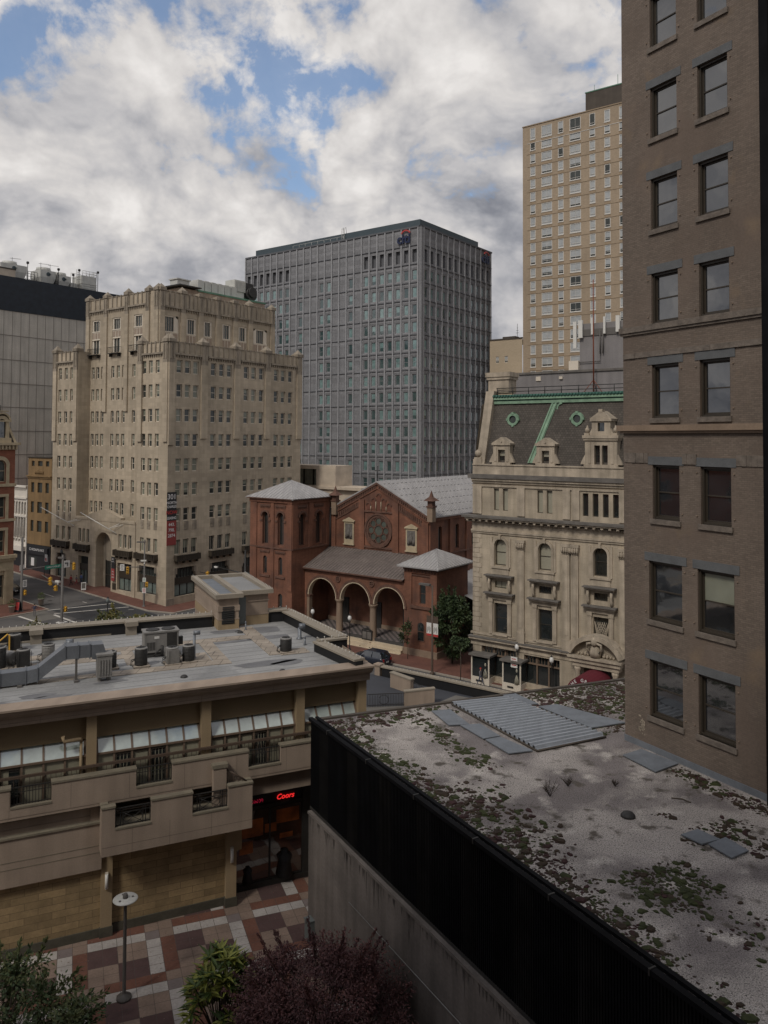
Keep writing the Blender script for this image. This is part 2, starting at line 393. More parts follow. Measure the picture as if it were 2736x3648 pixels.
mat('stucco_olive', (0.215, 0.157, 0.09), var=0.1, scale=0.4, grain=0.06, gscale=16)
mat('stucco_cap', (0.20, 0.172, 0.125), var=0.15, scale=1.2, streak=0.1)
mat('coping', (0.27, 0.232, 0.182), var=0.08, scale=0.7)
mat('sandstone_block', (0.275, 0.195, 0.102), brick=(1.3, 0.36, 0.012, 0.2), mortar=(0.14, 0.098, 0.052), var=0.16, scale=1.6, bump=0.2)
mat('stone_plinth', (0.075, 0.068, 0.05), var=0.2, scale=1.5)
mat('roof_membrane', (0.285, 0.28, 0.27), var=0.14, scale=0.35, patch=((0.235, 0.232, 0.225), 0.25, 0.52, 0.58), grain=0.1, gscale=6)
mat('roof_stain', (0.16, 0.158, 0.16), var=0.2, scale=0.8)
mat('roof_seam', (0.235, 0.232, 0.226), var=0.1)
mat('walk_pad', (0.31, 0.262, 0.21), var=0.2, scale=0.9, brick=(0.9, 1.0, 0.03, 0.12), mortar=(0.17, 0.14, 0.11))
mat('parapet_black', (0.012, 0.012, 0.013), rough=0.6, var=0.3)
mat('dark_metal', (0.03, 0.028, 0.026), rough=0.5, var=0.15)
mat('rail_brown', (0.085, 0.058, 0.042), rough=0.6, var=0.12)
mat('mullion', (0.17, 0.12, 0.085), rough=0.55, var=0.1)
mat('drain_iron', (0.055, 0.05, 0.047), var=.3, scale=8); mat('joint_dark', (0.17, 0.13, 0.098), var=.1); mat('blind', (0.33, 0.31, 0.24), rough=0.35, var=0.08, spec=0.5)
mat('blind_slats', (0.30, 0.28, 0.23), rough=0.4, var=0.1, rib=4.0)
mat('ac_grey', (0.215, 0.205, 0.19), rough=0.6, var=0.12, scale=2)
mat('ac_dark', (0.035, 0.033, 0.031), rough=0.6, var=0.2, scale=3)
mat('duct_metal', (0.165, 0.175, 0.19), rough=0.45, var=0.12, scale=1.2, metal=0.3)
mat('door_grey', (0.14, 0.155, 0.15), rough=0.6, var=0.06)
mat('black_rib', (0.006, 0.006, 0.007), rough=0.7, var=0.4, scale=0.8, spec=0.1, streak=0.4)
mat('old_concrete', (0.165, 0.142, 0.125), var=0.16, scale=0.6, streak=0.3, grain=0.1, gscale=7)
mat('gravel_roof', (0.345, 0.31, 0.282), var=0.16, scale=0.5, grain=0.55, gscale=24, patch=[((0.175, 0.152, 0.145), 0.30, 0.46, 0.58), ((0.09, 0.075, 0.06), 1.3, 0.58, 0.68), ((0.44, 0.40, 0.36), 0.8, 0.58, 0.70)], speck=((0.075, 0.066, 0.06), 15, 0.57, 0.66), bump=0.8)
mat('moss_green', (0.030, 0.036, 0.008), var=0.35, scale=3, grain=0.3, gscale=30)
mat('moss_brown', (0.034, 0.021, 0.011), var=0.35, scale=3, grain=0.3, gscale=30)
mat('moss_red', (0.036, 0.013, 0.012), var=0.35, scale=3, grain=0.3, gscale=30)
mat('zinc_sheet', (0.30, 0.32, 0.35), rough=0.45, var=0.15, scale=1.2, metal=0.2)
mat('slate_panel', (0.155, 0.168, 0.185), rough=0.6, var=0.14, scale=1.5)
mat('asphalt', (0.082, 0.078, 0.076), var=0.14, scale=0.25, grain=0.2, gscale=14, patch=((0.105, 0.098, 0.093), 0.18, 0.48, 0.56))
mat('asphalt_new', (0.040, 0.040, 0.042), var=0.14, scale=0.3, grain=0.2, gscale=14)
mat('asphalt_drive', (0.05, 0.052, 0.06), var=0.12, scale=0.4, grain=0.15, gscale=14)
mat('concrete_road', (0.14, 0.13, 0.115), var=0.14, scale=0.4, grain=0.1)
mat('road_paint', (0.55, 0.52, 0.47), var=0.12, scale=2)
mat('paver_brick', (0.15, 0.064, 0.046), brick=(0.24, 0.12, 0.012, 0.14), mortar=(0.11, 0.055, 0.04), var=0.16, scale=0.5)
mat('kerb_stone', (0.30, 0.26, 0.215), var=0.14)
mat('ground_city', (0.12, 0.11, 0.10), var=0.2, scale=0.05)
mat('tile_white', (0.40, 0.365, 0.335), var=0.16, scale=0.8, grain=.12); mat('tile_tan', (0.235, 0.17, 0.132), var=0.18, scale=0.8, grain=.12)
mat('tile_rust', (0.155, 0.07, 0.048), var=0.2, scale=0.8, grain=.12); mat('tile_maroon', (0.092, 0.054, 0.050), var=0.14, scale=1.5)
mat('tile_grey', (0.19, 0.155, 0.145), var=0.1, scale=1.5); mat('tile_joint', (0.10, 0.08, 0.068), var=0.1)
mat('signal_yellow', (0.60, 0.34, 0.05), rough=0.5, var=0.06)
mat('pole_grey', (0.115, 0.105, 0.095), rough=0.6, var=0.1); mat('pole_dark', (0.025, 0.024, 0.022), rough=0.5, var=0.1)
mat('sign_green', (0.02, 0.20, 0.13), rough=0.5, var=0.05); mat('sign_white', (0.66, 0.64, 0.60), rough=0.5, var=0.04)
mat('sign_red', (0.42, 0.04, 0.035), rough=0.6, var=0.06); mat('sign_black', (0.02, 0.02, 0.022), rough=0.6, var=0.06)
mat('banner_red', (0.26, 0.05, 0.045), rough=0.8, var=0.06); mat('banner_text', (0.62, 0.60, 0.58), rough=0.8, var=0.03)
mat('logo_navy', (0.016, 0.024, 0.065), rough=0.5, var=0.05); mat('logo_red', (0.42, 0.05, 0.045), rough=0.5, var=0.05)
mat('awning_red', (0.11, 0.012, 0.02), rough=0.8, var=0.1)
mat('bark', (0.075, 0.058, 0.043), var=0.2, scale=4)
mat('globe', (0.7, 0.69, 0.66), rough=0.3, var=0.02)
glass('glass_dark', (0.018, 0.022, 0.022)); glass('glass_teal', (0.165, 0.255, 0.245), var=0.3); glass('glass_teal_dark', (0.05, 0.085, 0.084), var=0.3)
glass('glass_office', (0.045, 0.05, 0.045), ior=1.5, spec=.6); glass('glass_blind', (0.21, 0.215, 0.165), var=0.12, spec=0.6, ior=1.5)
glass('glass_hotel', (0.02, 0.022, 0.025), ior=1.85, warp=.05); glass('glass_pale', (0.36, 0.37, 0.365), spec=0.6, ior=1.5, var=0.12)
glass('glass_green', (0.15, 0.185, 0.165), var=0.2); glass('glass_curtain', (0.285, 0.265, 0.195), var=0.14, spec=.6, ior=1.5); glass('rose_glass', (0.075, 0.085, 0.07), var=0.3, ior=1.5, spec=.5); glass('glass_amber', (0.035, 0.012, 0.006), var=0.5); mat('bar_glow', (0.22, 0.06, 0.014), emit=0.02, rough=.3, var=.9, scale=.9)
glass('skylight', (0.42, 0.48, 0.455), rough=0.06, spec=0.9)
mat('louvre', (0.022, 0.021, 0.02), var=0.15)

# ------------------------------------------------------------------ the street frame: s north along the street, e east of its kerb line
G0 = Vector((9.32, 88.23)); ND = Vector((-.803, .596)); ED = Vector((.596, .803))
AL, AR = -36.6, 53.4
def gz(s): return 0.05 * max(0.0, min(s, 150) - 50)
def ST(s, e, z=0.0, follow=True):
    p = G0 + ND * s + ED * e; return (p.x, p.y, z + (gz(s) if follow else 0))
def strip(mb, s0, s1, e0, e1, z, m=0):
    ss = sorted({s0, s1, *[x for x in (50, 150) if s0 < x < s1]})
    for a, b in zip(ss, ss[1:]): mb.poly([ST(a, e0, z), ST(a, e1, z), ST(b, e1, z), ST(b, e0, z)], m)
def slab(mb, s0, s1, e0, e1, z0, z1, m=0):
    ss = sorted({s0, s1, *[x for x in (50, 150) if s0 < x < s1]})
    for a, b in zip(ss, ss[1:]):
        mb.hexa([ST(a, e0, z0), ST(a, e1, z0), ST(b, e1, z0), ST(b, e0, z0), ST(a, e0, z1), ST(a, e1, z1), ST(b, e1, z1), ST(b, e0, z1)], m)
mb = MB(); strip(mb, -2500, 3500, -2500, 3500, -0.03); obj('ground', mb, 'ground_city', kind='structure')
mb = MB(); strip(mb, -70, 150, -10.5, -0.85, -0.02); obj('charles_street', mb, 'asphalt', kind='structure')
mb = MB(); strip(mb, 39, 51, -0.85, 160, -0.02); strip(mb, 50, 64.5, -90, -10.5, -0.02); obj('saratoga_street', mb, 'asphalt', kind='structure')
mb = MB(); strip(mb, 46, 64.4, -10.4, -1.0, -0.016); obj('new_asphalt', mb, 'asphalt_new', kind='structure')
mb = MB(); mb.poly([ST(60, -15.2, -0.012), ST(60, -11.4, -0.012), ST(65.2, -11.4, -0.012), ST(65.2, -15.2, -0.012)]); obj('concrete_crossing', mb, 'concrete_road', kind='structure')
mb = MB()
def line(p, q, wd=0.16):
    a = Vector(ST(*p, -0.006)); b = Vector(ST(*q, -0.006)); d = (b - a).normalized(); n = Vector((-d.y, d.x, 0)) * wd
    mb.poly([a - n, b - n, b + n, a + n])
line((64.9, -10.8), (62.1, -1.4)); line((62.5, -11.2), (58.8, -1.2)); line((64.5, -15.4), (57.8, -15.2), .2); line((62.0, -11.5), (55.5, -11.7), .2)
line((66.1, -4.3), (65.2, -4.2), .08); line((57.5, -2.2), (57.0, -1.6), .08)
for k in range(6): line((72 + 9 * k, -5.6), (75 + 9 * k, -5.6), .07)
obj('road_markings', mb, 'road_paint', kind='structure')
mb = MB()
slab(mb, 55.2, 150, -0.6, 4.0, -0.1, 0.12); slab(mb, 55.2, 90, 4.0, 60, -0.1, 0.116)
slab(mb, 51.3, 55.2, 1.2, 60, -0.1, 0.12)
slab(mb, -60, 34.6, -0.6, 9, -0.1, 0.12); slab(mb, 34.6, 38.6, 1.0, 60, -0.1, 0.12)
slab(mb, 65.2, 150, -16, -10.75, -0.1, 0.12); slab(mb, 65.2, 72.5, -60, -16, -0.1, 0.118)
obj('brick_pavement', mb, 'paver_brick', kind='structure')
mb = MB()
slab(mb, 55.2, 150, -0.85, -0.6, -0.1, 0.125); slab(mb, -60, 34.6, -0.85, -0.6, -0.1, 0.125)
slab(mb, 65.2, 150, -10.75, -10.5, -0.1, 0.125); slab(mb, 64.95, 65.2, -60, -10.5, -0.1, 0.125)
for s0, s1 in (((55.2, -0.85), (51.05, 1.2)), ((34.6, -0.85), (38.6, 1.0))):
    a, b = Vector(ST(*s0, 0)), Vector(ST(*s1, 0)); d = (b - a).normalized(); n = Vector((-d.y, d.x, 0)) * .12
    mb.hexa([a - n - Vector((0, 0, .1)), b - n - Vector((0, 0, .1)), b + n - Vector((0, 0, .1)), a + n - Vector((0, 0, .1)), a - n + Vector((0, 0, .125)), b - n + Vector((0, 0, .125)), b + n + Vector((0, 0, .125)), a + n + Vector((0, 0, .125))])
slab(mb, 51.05, 51.3, 1.2, 60, -0.1, 0.125); slab(mb, 38.6, 38.85, 1.0, 60, -0.1, 0.125)
obj('kerb', mb, 'kerb_stone', kind='structure')
# brick corner wedges beside the ramps
mb = MB()
for a, b, c in (((55.2, -0.6), (55.2, 1.2), (51.3, 1.2)), ((34.6, -0.6), (34.6, 1.0), (38.6, 1.0))):
    mb.poly([ST(*a, .121), ST(*b, .121), ST(*c, .121)])
obj('corner_pavement', mb, 'paver_brick', kind='structure')

for s_, e_, lab in ((66.5, -2.6, 'round manhole cover nearest the east kerb of the street'), (70.0, -7.4, 'round manhole cover in the far half of the street'), (60.2, -8.2, 'round manhole cover in the dark new asphalt'), (56.5, -3.4, 'round manhole cover at the right side of the crossing')):
    mb = MB(); c_ = Vector(ST(s_, e_, -.01)); mb.lathe(c_, [(.36, 0), (.36, .012), (.3, .016), (.29, .012)], 18); obj('manhole_cover', mb, 'drain_iron', None, lab, cat='manhole cover', group='manhole covers in the street')
# plaza of coloured square pavers in front of the stucco building
PT = FR((-8.24, 43.85), 21.0); TS = 0.71
PAT = ["TTRRRR", "GTWWWW", "WrMMTT", "WrMMTT", "WrTTMM", "WrTTMM"]
IDX = {'W': 0, 'T': 1, 'R': 2, 'r': 2, 'M': 3, 'G': 4}
mb = MB()
for i in range(-30, 24):
    for j in range(-24, 22):
        r_ = (j + 2) % 6; c_ = (i - (j + 2) // 6) % 6
        u, v = i * TS, j * TS; g = 0.012
        c = [PT(u + g, 0.004, v + g), PT(u + g, 0.004, v + TS - g), PT(u + TS - g, 0.004, v + TS - g), PT(u + TS - g, 0.004, v + g)]
        mb.poly(c, IDX[PAT[r_][c_]])
obj('plaza_paving', mb, ['tile_white', 'tile_tan', 'tile_rust', 'tile_maroon', 'tile_grey'], kind='structure')
mb = MB(); mb.poly([PT(-40, -0.004, -30), PT(-40, -0.004, 30), PT(40, -0.004, 30), PT(40, -0.004, -30)]); obj('plaza_bed', mb, 'tile_joint', kind='structure')
mb = MB(); slab(mb, -30, 9, -26, -9.3, -0.3, 1.5); obj('service_drive', mb, 'asphalt_drive', kind='structure')
mb = MB(); mb.poly([(4.8, 75.0, 1.51), (12, 70.5, 1.51), (13.5, 73.5, 1.51), (7.0, 77.6, 1.51)]); mb.poly([(-3, 70, 1.51), (4.8, 70, 1.51), (4.8, 74.8, 1.51), (-3, 74.0, 1.51)]); obj('terrace_paving', mb, 'concrete_road', kind='structure')
# ================================================================== limestone office building on the far corner
LC = (-33.21, 123.09); ML = FR(LC, AL); MR = FR(LC, AR)
DD = 2.4
B = root('limestone_office_building', (LC[0], LC[1], 0.2), 'beige limestone office building with stepped top and rows of triple windows at the far corner', 'building')
ROWS = [38.3, 34.5, 30.65, 26.75, 22.9, 19.1, 15.2]; WH = 2.05
wsp = []
def ws(F, a, b, c, d, dep, **k): wsp.append((F, a, b, c, d, dep, k)); return (a, b, c, d, dep)
def rb(): return random.choice([0, 0, 0.5, 0.5, 0.6, 0.75, 1.0, 1.0, 0.35])
RB = [[1.5, 3.15, 4.8], [8.45, 10.2, 11.9], [15.7, 17.45, 19.3], [22.95, 24.75, 26.6]]
mb = MB(); ops = []
for r in ROWS:
    for bay in RB:
        for u in bay: ops.append(ws(MR, u, u + 1.1, r - WH, r, 0.28, fw=.1, blind=rb()))
for bay in RB:
    for u in bay: ops.append(ws(MR, u, u + 1.1, 8.0, 10.3, 0.3, rail=False, muntins=1, blind=random.choice([0, 1, .6])))
GR = [(1.6, 5.9), (8.6, 12.9), (15.7, 19.9), (22.9, 27.2)]
for a, b in GR: ops.append((a, b, 1.5, 5.9, 0.6))
mb.wall(MR, 0, 30, -0.3, 41.0, ops)
# left front: two wings and the recessed centre
opl = []
RW = [-6.55, -4.9, -3.2]; LW = [-30.3, -28.45, -26.7]
for r in ROWS:
    for u in RW: opl.append(ws(ML, u, u + 0.95, r - WH, r, 0.28, fw=.1, blind=rb()))
for u in RW: opl.append(ws(ML, u, u + 0.95, 8.2, 10.4, 0.3, rail=False, muntins=1, blind=random.choice([0, 1])))
opl.append((-7.1, -2.4, 1.7, 6.0, 0.6))
mb.wall(ML, -7.6, 0, 0, 41.0, opl)
opl = []
for r in ROWS:
    for u in LW: opl.append(ws(ML, u, u + 0.95, r - WH, r, 0.28, fw=.1, blind=rb()))
for u in LW: opl.append(ws(ML, u, u + 0.95, 8.4, 10.7, 0.3, rail=False, muntins=1, blind=random.choice([0, 1])))
opl.append((-30.2, -27.0, 1.9, 6.0, 0.6))
mb.wall(ML, -31.8, -24.3, 0, 41.0, opl)
opc = []
CW = [[-24.0, -22.65, -21.2], [-18.3, -16.75, -15.25], [-12.45, -10.9, -9.4]]
for r in ROWS:
    for bay in CW:
        for u in bay: opc.append(ws(ML, u, u + 0.85, r - WH, r, 0.28, fw=.1, blind=rb()) if False else (u, u + 0.85, r - WH, r, 0.28))
MC = sub(ML, 0, -DD)
for r in ROWS:
    for bay in CW:
        for u in bay: ws(MC, u, u + 0.85, r - WH, r, 0.28, fw=.1, blind=rb())
TWU = [-22.9, -17.0, -11.1]; trim = MB()
for u in TWU: opc += [(u - 1.15, u + 1.15, 43.0, 46.5, 0.35), (u - 1.15, u + 1.15, 40.6, 42.95, 0.35)]
mb.wall(MC, -25.7, -5.66, 0, 50.0, opc)
mb.poly([MC(-5.66, 41, -0.01), MC(-5.66, 41, 0), MC(-5.66, 0, 0), MC(-5.66, 0, -0.01)])
# wing returns, wing roofs
for u in (-24.3, -7.6): mb.poly([ML(u, 0, 0), ML(u, 0, -DD), ML(u, 41, -DD), ML(u, 41, 0)])
mb.poly([ML(-31.8, 0, 0), ML(-31.8, 0, -28), ML(-31.8, 41, -28), ML(-31.8, 41, 0)])
mb.poly([ML(-31.8, 40.0, 0), ML(-31.8, 40, -30), ML(-24.3, 40, -30), ML(-24.3, 40, 0)]); mb.poly([ML(-7.6, 40.0, 0), ML(-7.6, 40, -30), ML(0, 40, -30), ML(0, 40, 0)]); mb.poly([ML(-24.3, 40.0, -2.5), ML(-24.3, 40, -30), ML(-7.6, 40, -30), ML(-7.6, 40, -2.5)])
mb.poly([ML(-31.8, 0, -30), ML(-31.8, 41, -30), ML(0, 41, -30), ML(0, 0, -30)])
# upper tower
MT = FR(MC(-5.66, 0)[:2], AR)
TR = [(0.35, 3.9), (5.6, 7.6), (9.3, 11.1), (13.5, 15.4), (17.3, 19.2), (20.9, 24.4)]
opt = []
for a, b in TR: opt.append((a, b, 41.5, 46.1, 0.35))
mb.wall(MT, 0, 26.4, 40, 50.0, opt)
mb.poly([MT(0, 49.2, 0), MT(26.4, 49.2, 0), MT(26.4, 49.2, -20), MT(0, 49.2, -20)])
mb.poly([MT(26.4, 40, 0), MT(26.4, 40, -20), MT(26.4, 50, -20), MT(26.4, 50, 0)]); mb.poly([MT(0, 40, -20), MT(26.4, 40, -20), MT(26.4, 50, -20), MT(0, 50, -20)])
wall301 = obj('wall', mb, ['limestone'], B)
# parapet crests, ledges, piers
tr = MB()
def pier(F, u, wd, zt, ztop, zdrop, pr=0.28):
    tr.bx(F, u - wd / 2, u + wd / 2, zdrop, zt - 3.2, 0, pr, 1); tr.bx(F, u - wd / 2, u + wd / 2, zt - 3.2, zt, 0, pr + .003)
    tr.bx(F, u - wd * .62, u + wd * .62, zt, zt + .5, -wd * .9, pr + .16)
    a = [F(u - wd * .55, zt + .5, pr + .1), F(u + wd * .55, zt + .5, pr + .1), F(u + wd * .55, zt + .5, -wd * .8), F(u - wd * .55, zt + .5, -wd * .8)]
    ap = F(u, ztop, (pr - wd * .7) / 2)
    for i in range(4): tr.poly([a[i], a[(i + 1) % 4], ap])
    for du in (-wd * .26, wd * .26): tr.bx(F, u + du - .12, u + du + .12, zt - 2.6, zt - .3, pr, pr + .1)
def crest(F, a, b, zl, zt):
    tr.bx(F, a, b, zl - .14, zl + .14, 0, 0.34)
    n = max(3, int((b - a) / 1.05))
    for k in range(n + 1):
        u = a + (b - a) * k / n; tr.bx(F, u - .11, u + .11, zl + .14, zt + .22, 0, .16)
    n = max(3, int((b - a) / .5))
    for k in range(n):
        u = a + (b - a) * (k + .5) / n; tr.bx(F, u - .1, u + .1, zl - .5, zl - .14, 0, .2)
    tr.bx(F, a, b, zt, zt + .12, -.35, .1)
us = [0.0, 6.95, 14.1, 21.3, 29.4]
for u in us: pier(MR, u + (0.45 if u == 0 else 0), 1.3 if u else 1.1, 41.0, 42.4, 26.0 if u else 25.0)
for a, b in zip(us, us[1:]): crest(MR, a + .8, b - .65, 39.2, 41.0)
for F, u in ((ML, -0.55), (ML, -6.95), (ML, -24.9), (ML, -31.2)): pier(F, u, 1.1, 41.0, 42.4, 25.5)
crest(ML, -6.4, -1.1, 39.3, 41); crest(ML, -30.6, -25.5, 39.3, 41)
for u in (-25.1, -19.9, -14.0, -8.4, -6.1): pier(MC, u, 0.9 if u > -25 else 1.0, 50.0, 51.2, 30.5 if -24 < u < -7 else 41.0)
for a, b in ((-24.5, -20.4), (-19.4, -14.5), (-13.5, -8.9)): crest(MC, a, b, 48.0, 50.0)
ut = [0.5, 4.75, 8.5, 12.35, 16.3, 20.0, 25.7]
for i, u in enumerate(ut): pier(MT, u, 1.0, 50.0, 51.2 if i in (0, 1, 5, 6) else 50.7, 41.0)
for a, b in zip(ut, ut[1:]): crest(MT, a + .55, b - .55, 47.5, 50.0)
# carved panels, base plinth, entrance block
for bay in RB:
    for u in bay:
        tr.bx(MR, u + .1, u + 1.0, 11.7, 13.1, 0, .05); tr.ring(MR, u + .55, 12.6, .16, .38, .05, .1, 0, 10); tr.bx(MR, u + .45, u + .65, 11.8, 12.9, .05, .11)
for u in RW + LW: tr.bx(ML, u + .1, u + .85, 11.8, 13.2, 0, .05); tr.ring(ML, u + .47, 12.6, .14, .32, .05, .1, 0, 10)
for a, b in ((0, 1.5), (6, 8.5), (13, 15.6), (20, 22.8), (27.3, 30)): tr.bx(MR, a, b, -.3, 1.4, 0, .1)
for (a, b) in GR:      # stepped heads of the ground floor openings
    for s, t in ((a, 1), (b, -1)):
        tr.bx(MR, *sorted((s, s + .5 * t)), 5.0, 5.9, -.5, .02); tr.bx(MR, *sorted((s, s + .22 * t)), 4.5, 5.0, -.5, .02)
for a, b in ((-7.1, -2.4), (-30.2, -27.0)):
    for s, t in ((a, 1), (b, -1)): tr.bx(ML, *sorted((s, s + .45 * t)), 5.1, 6.0, -.5, .02)
obj('parapet_trim', tr, ['limestone_trim', 'limestone'], B)
en = MB()
opE = [(-23.3, -22.5, 8.4, 10.7, .3), (-22.1, -21.3, 8.4, 10.7, .3), (-20.9, -20.1, 8.4, 10.7, .3), (-12.0, -11.15, 8.3, 10.5, .3), (-10.7, -9.85, 8.3, 10.5, .3), (-9.4, -8.55, 8.3, 10.5, .3)]
ME = sub(ML, 0, 0.12)
for o in opE: ws(ME, *o[:4], .3, rail=False, muntins=1, blind=random.choice([0, 1]))
opE += [(-23.2, -20.3, 1.5, 6.1, .6), (-12.2, -8.5, 1.5, 5.9, .6), (-18.2, -13.9, 0.4, 10.45, 1.6)]
en.wall(ME, -24.3, -7.62, 0, 12.3, opE)
en.arch(ME, -18.2, -13.9, 10.45, 0, 1.6, 0, None, 16)
en.prism(ME, [(-20.6, 12.3), (-11.4, 12.3), (-11.4, 13.1), (-13.2, 13.6), (-16.0, 14.35), (-18.8, 13.6), (-20.6, 13.1)], -.8, .06)
en.bx(ME, -24.3, -20.6, 12.3, 12.7, -.6, .1); en.bx(ME, -11.4, -7.62, 12.3, 12.7, -.6, .1)
en.bx(ME, -24.3, -24.28, 0, 12.3, -DD - .1, 0); en.bx(ME, -7.64, -7.62, 0, 12.3, -DD - .1, 0); en.bx(ME, -24.3, -7.62, 12.1, 12.29, -DD, -.01)
for k, rr in enumerate((2.35, 2.6, 2.9)): en.ring(ME, -16.05, 8.3, rr - .1, rr, 0, .06 - .015 * k, 0, 18, 0, pi)
obj('entrance_block', en, 'limestone', B)
dr = MB(); dr.poly([ME(-18.2, .4, -1.5), ME(-13.9, .4, -1.5), ME(-13.9, 10.5, -1.5), ME(-18.2, 10.5, -1.5)], 0)
dr.bx(ME, -17.2, -14.9, .4, 5.6, -1.5, -1.4, 1); dr.bx(ME, -17.3, -17.2, .4, 5.7, -1.5, -1.3, 2); dr.bx(ME, -14.9, -14.8, .4, 5.7, -1.5, -1.3, 2); dr.bx(ME, -17.2, -14.9, 3.2, 3.35, -1.4, -1.3, 2)
obj('door', dr, ['limestone_trim', 'glass_dark', 'bronze_frame'], B)
windows(B, wsp, ['cream_paint'], ['glass_office', 'glass_blind'], 100)
# ground floor shop windows
def shopwin(parent, F, a, b, z0, z1, dep, zt):
    m_ = MB(); m_.poly([F(a, z0, -dep), F(b, z0, -dep), F(b, z1, -dep), F(a, z1, -dep)], 1)
    m_.bx(F, a, b, zt - .1, zt + .95, -dep + .02, -dep + .22, 2); m_.bx(F, a, b, z0, z0 + .12, -dep, -dep + .1, 0)
    n = 3
    for k in range(n + 1): u = a + (b - a) * k / n; m_.bx(F, u - .05, u + .05, z0, zt, -dep, -dep + .1, 0)
    m_.poly([F(a + .3, zt + 1.0, -dep + .02), F(b - .3, zt + 1.0, -dep + .02), F(b - .3, z1, -dep + .02), F(a + .3, z1, -dep + .02)], 3)
    for k in range(7): u = a + .4 + (b - a - .8) * k / 6; m_.bx(F, u - .04, u + .04, zt + .95, z1, -dep + .02, -dep + .1, 0)
    obj('shop_window', m_, ['dark_metal', 'glass_green', 'bronze_frame', 'glass_office'], parent)
for a, b in GR: shopwin(B, MR, a, b, 1.5, 5.9, .55, 3.4)
shopwin(B, ML, -7.1, -2.4, 1.7, 6.0, .55, 3.6); shopwin(B, ML, -30.2, -27, 1.9, 6.0, .55, 3.9)
shopwin(B, ME, -23.2, -20.3, 1.5, 6.1, .55, 3.8); shopwin(B, ME, -12.2, -8.5, 1.5, 5.9, .55, 3.6)
# balconettes under the second-floor windows
def balconette(parent, F, a, b, z):
    m_ = MB(); m_.bx(F, a, b, z, z + .12, 0, .75); m_.bx(F, a, b, z + .85, z + .95, .62, .75)
    m_.bx(F, a, b, z + .12, z + .85, .66, .7)
    for k in range(int((b - a) / .42) + 1):
        u = a + .04 + (b - a - .08) * k / int((b - a) / .42); m_.bx(F, u - .05, u + .05, z + .12, z + .9, .68, .76)
    m_.bx(F, a, a + .06, z, z + .95, 0, .75); m_.bx(F, b - .06, b, z, z + .95, 0, .75)
    for k in range(4): u = a + .4 + (b - a - .8) * k / 3; m_.bx(F, u - .08, u + .08, z - .4, z, 0, .5)
    obj('balconette', m_, 'bronze_frame', parent)
for bay in RB: balconette(B, MR, bay[0] - .1, bay[2] + 1.35, 7.0)
balconette(B, ML, -7.2, -2.0, 7.1); balconette(B, ML, -30.9, -26.0, 7.3); balconette(B, ME, -23.8, -19.8, 7.2); balconette(B, ME, -12.5, -8.2, 7.1)
# big upper tower windows in cream surrounds, small iron balconies
def upwin(parent, F, a, b, z0, z1, wide):
    m_ = MB(); g = .3 if not wide else .85
    zs = z0 + (z1 - z0) * .42
    m_.bx(F, a, b, z0, zs, -.33, -.08); m_.bx(F, a, a + g, zs, z1 - (.5 if wide else 0), -.33, -.1); m_.bx(F, b - g, b, zs, z1 - (.5 if wide else 0), -.33, -.1)
    m_.bx(F, a + g * .6, b - g * .6, z1 - .22, z1, -.33, -.1); m_.bx(F, a, b, zs - .1, zs + .06, -.33, 0)
    if wide:
        for s, t in ((a, 1), (b, -1)): m_.prism(F, [(s, z1 - .5), (s + g * t, z1 - .5), (s + g * t, z1 - .05)], -.33, -.1)
    for k in range(3): u = a + (b - a) * (k + .5) / 3; m_.bx(F, u - (b - a) * .13, u + (b - a) * .13, z0 + .25, zs - .25, -.08, -.05, 2)
    for k in range(3 if wide else 2): u = a + g + (b - a - 2 * g) * (k + 1) / (4 if wide else 3); m_.bx(F, u - .03, u + .03, zs, z1 - .22, -.28, -.24)
    m_.poly([F(a, zs, -.3), F(b, zs, -.3), F(b, z1, -.3), F(a, z1, -.3)], 1)
    obj('bay_window', m_, ['cream_paint', 'glass_office', 'stucco_pink'], parent)
for i, (a, b) in enumerate(TR): upwin(B, MT, a, b, 41.5, 46.1, i in (0, 5))
for u in TWU:
    upwin(B, MC, u - 1.15, u + 1.15, 43.0, 46.5, False)
    m_ = MB(); m_.poly([MC(u - 1.15, 40.6, -.3), MC(u + 1.15, 40.6, -.3), MC(u + 1.15, 43.0, -.3), MC(u - 1.15, 43, -.3)], 1)
    for x, w_ in ((u - 1.15, .4), (u - .1, .1), (u + .75, .4)): m_.bx(MC, x, x + w_, 40.6, 42.95, -.32, -.12)
    obj('bay_window', m_, ['cream_paint', 'glass_office'], B)
    m_ = MB(); m_.bx(MC, u - 1.5, u + 1.5, 40.32, 40.4, 0, .75); m_.bx(MC, u - 1.5, u + 1.5, 41.36, 41.42, .7, .74)
    for k in range(13): x = u - 1.45 + .24 * k; m_.bx(MC, x - .014, x + .014, 40.4, 41.36, .7, .73)
    for x in (u - 1.5, u + 1.46): m_.bx(MC, x, x + .04, 41.36, 41.42, 0, .74); m_.bx(MC, x, x + .04, 40.4, 41.42, .7, .74)
    for x in (u - 1.2, u + 1.1): m_.bx(MC, x, x + .1, 39.8, 40.3, 0, .6)
    obj('iron_balcony', m_, 'dark_metal', B)
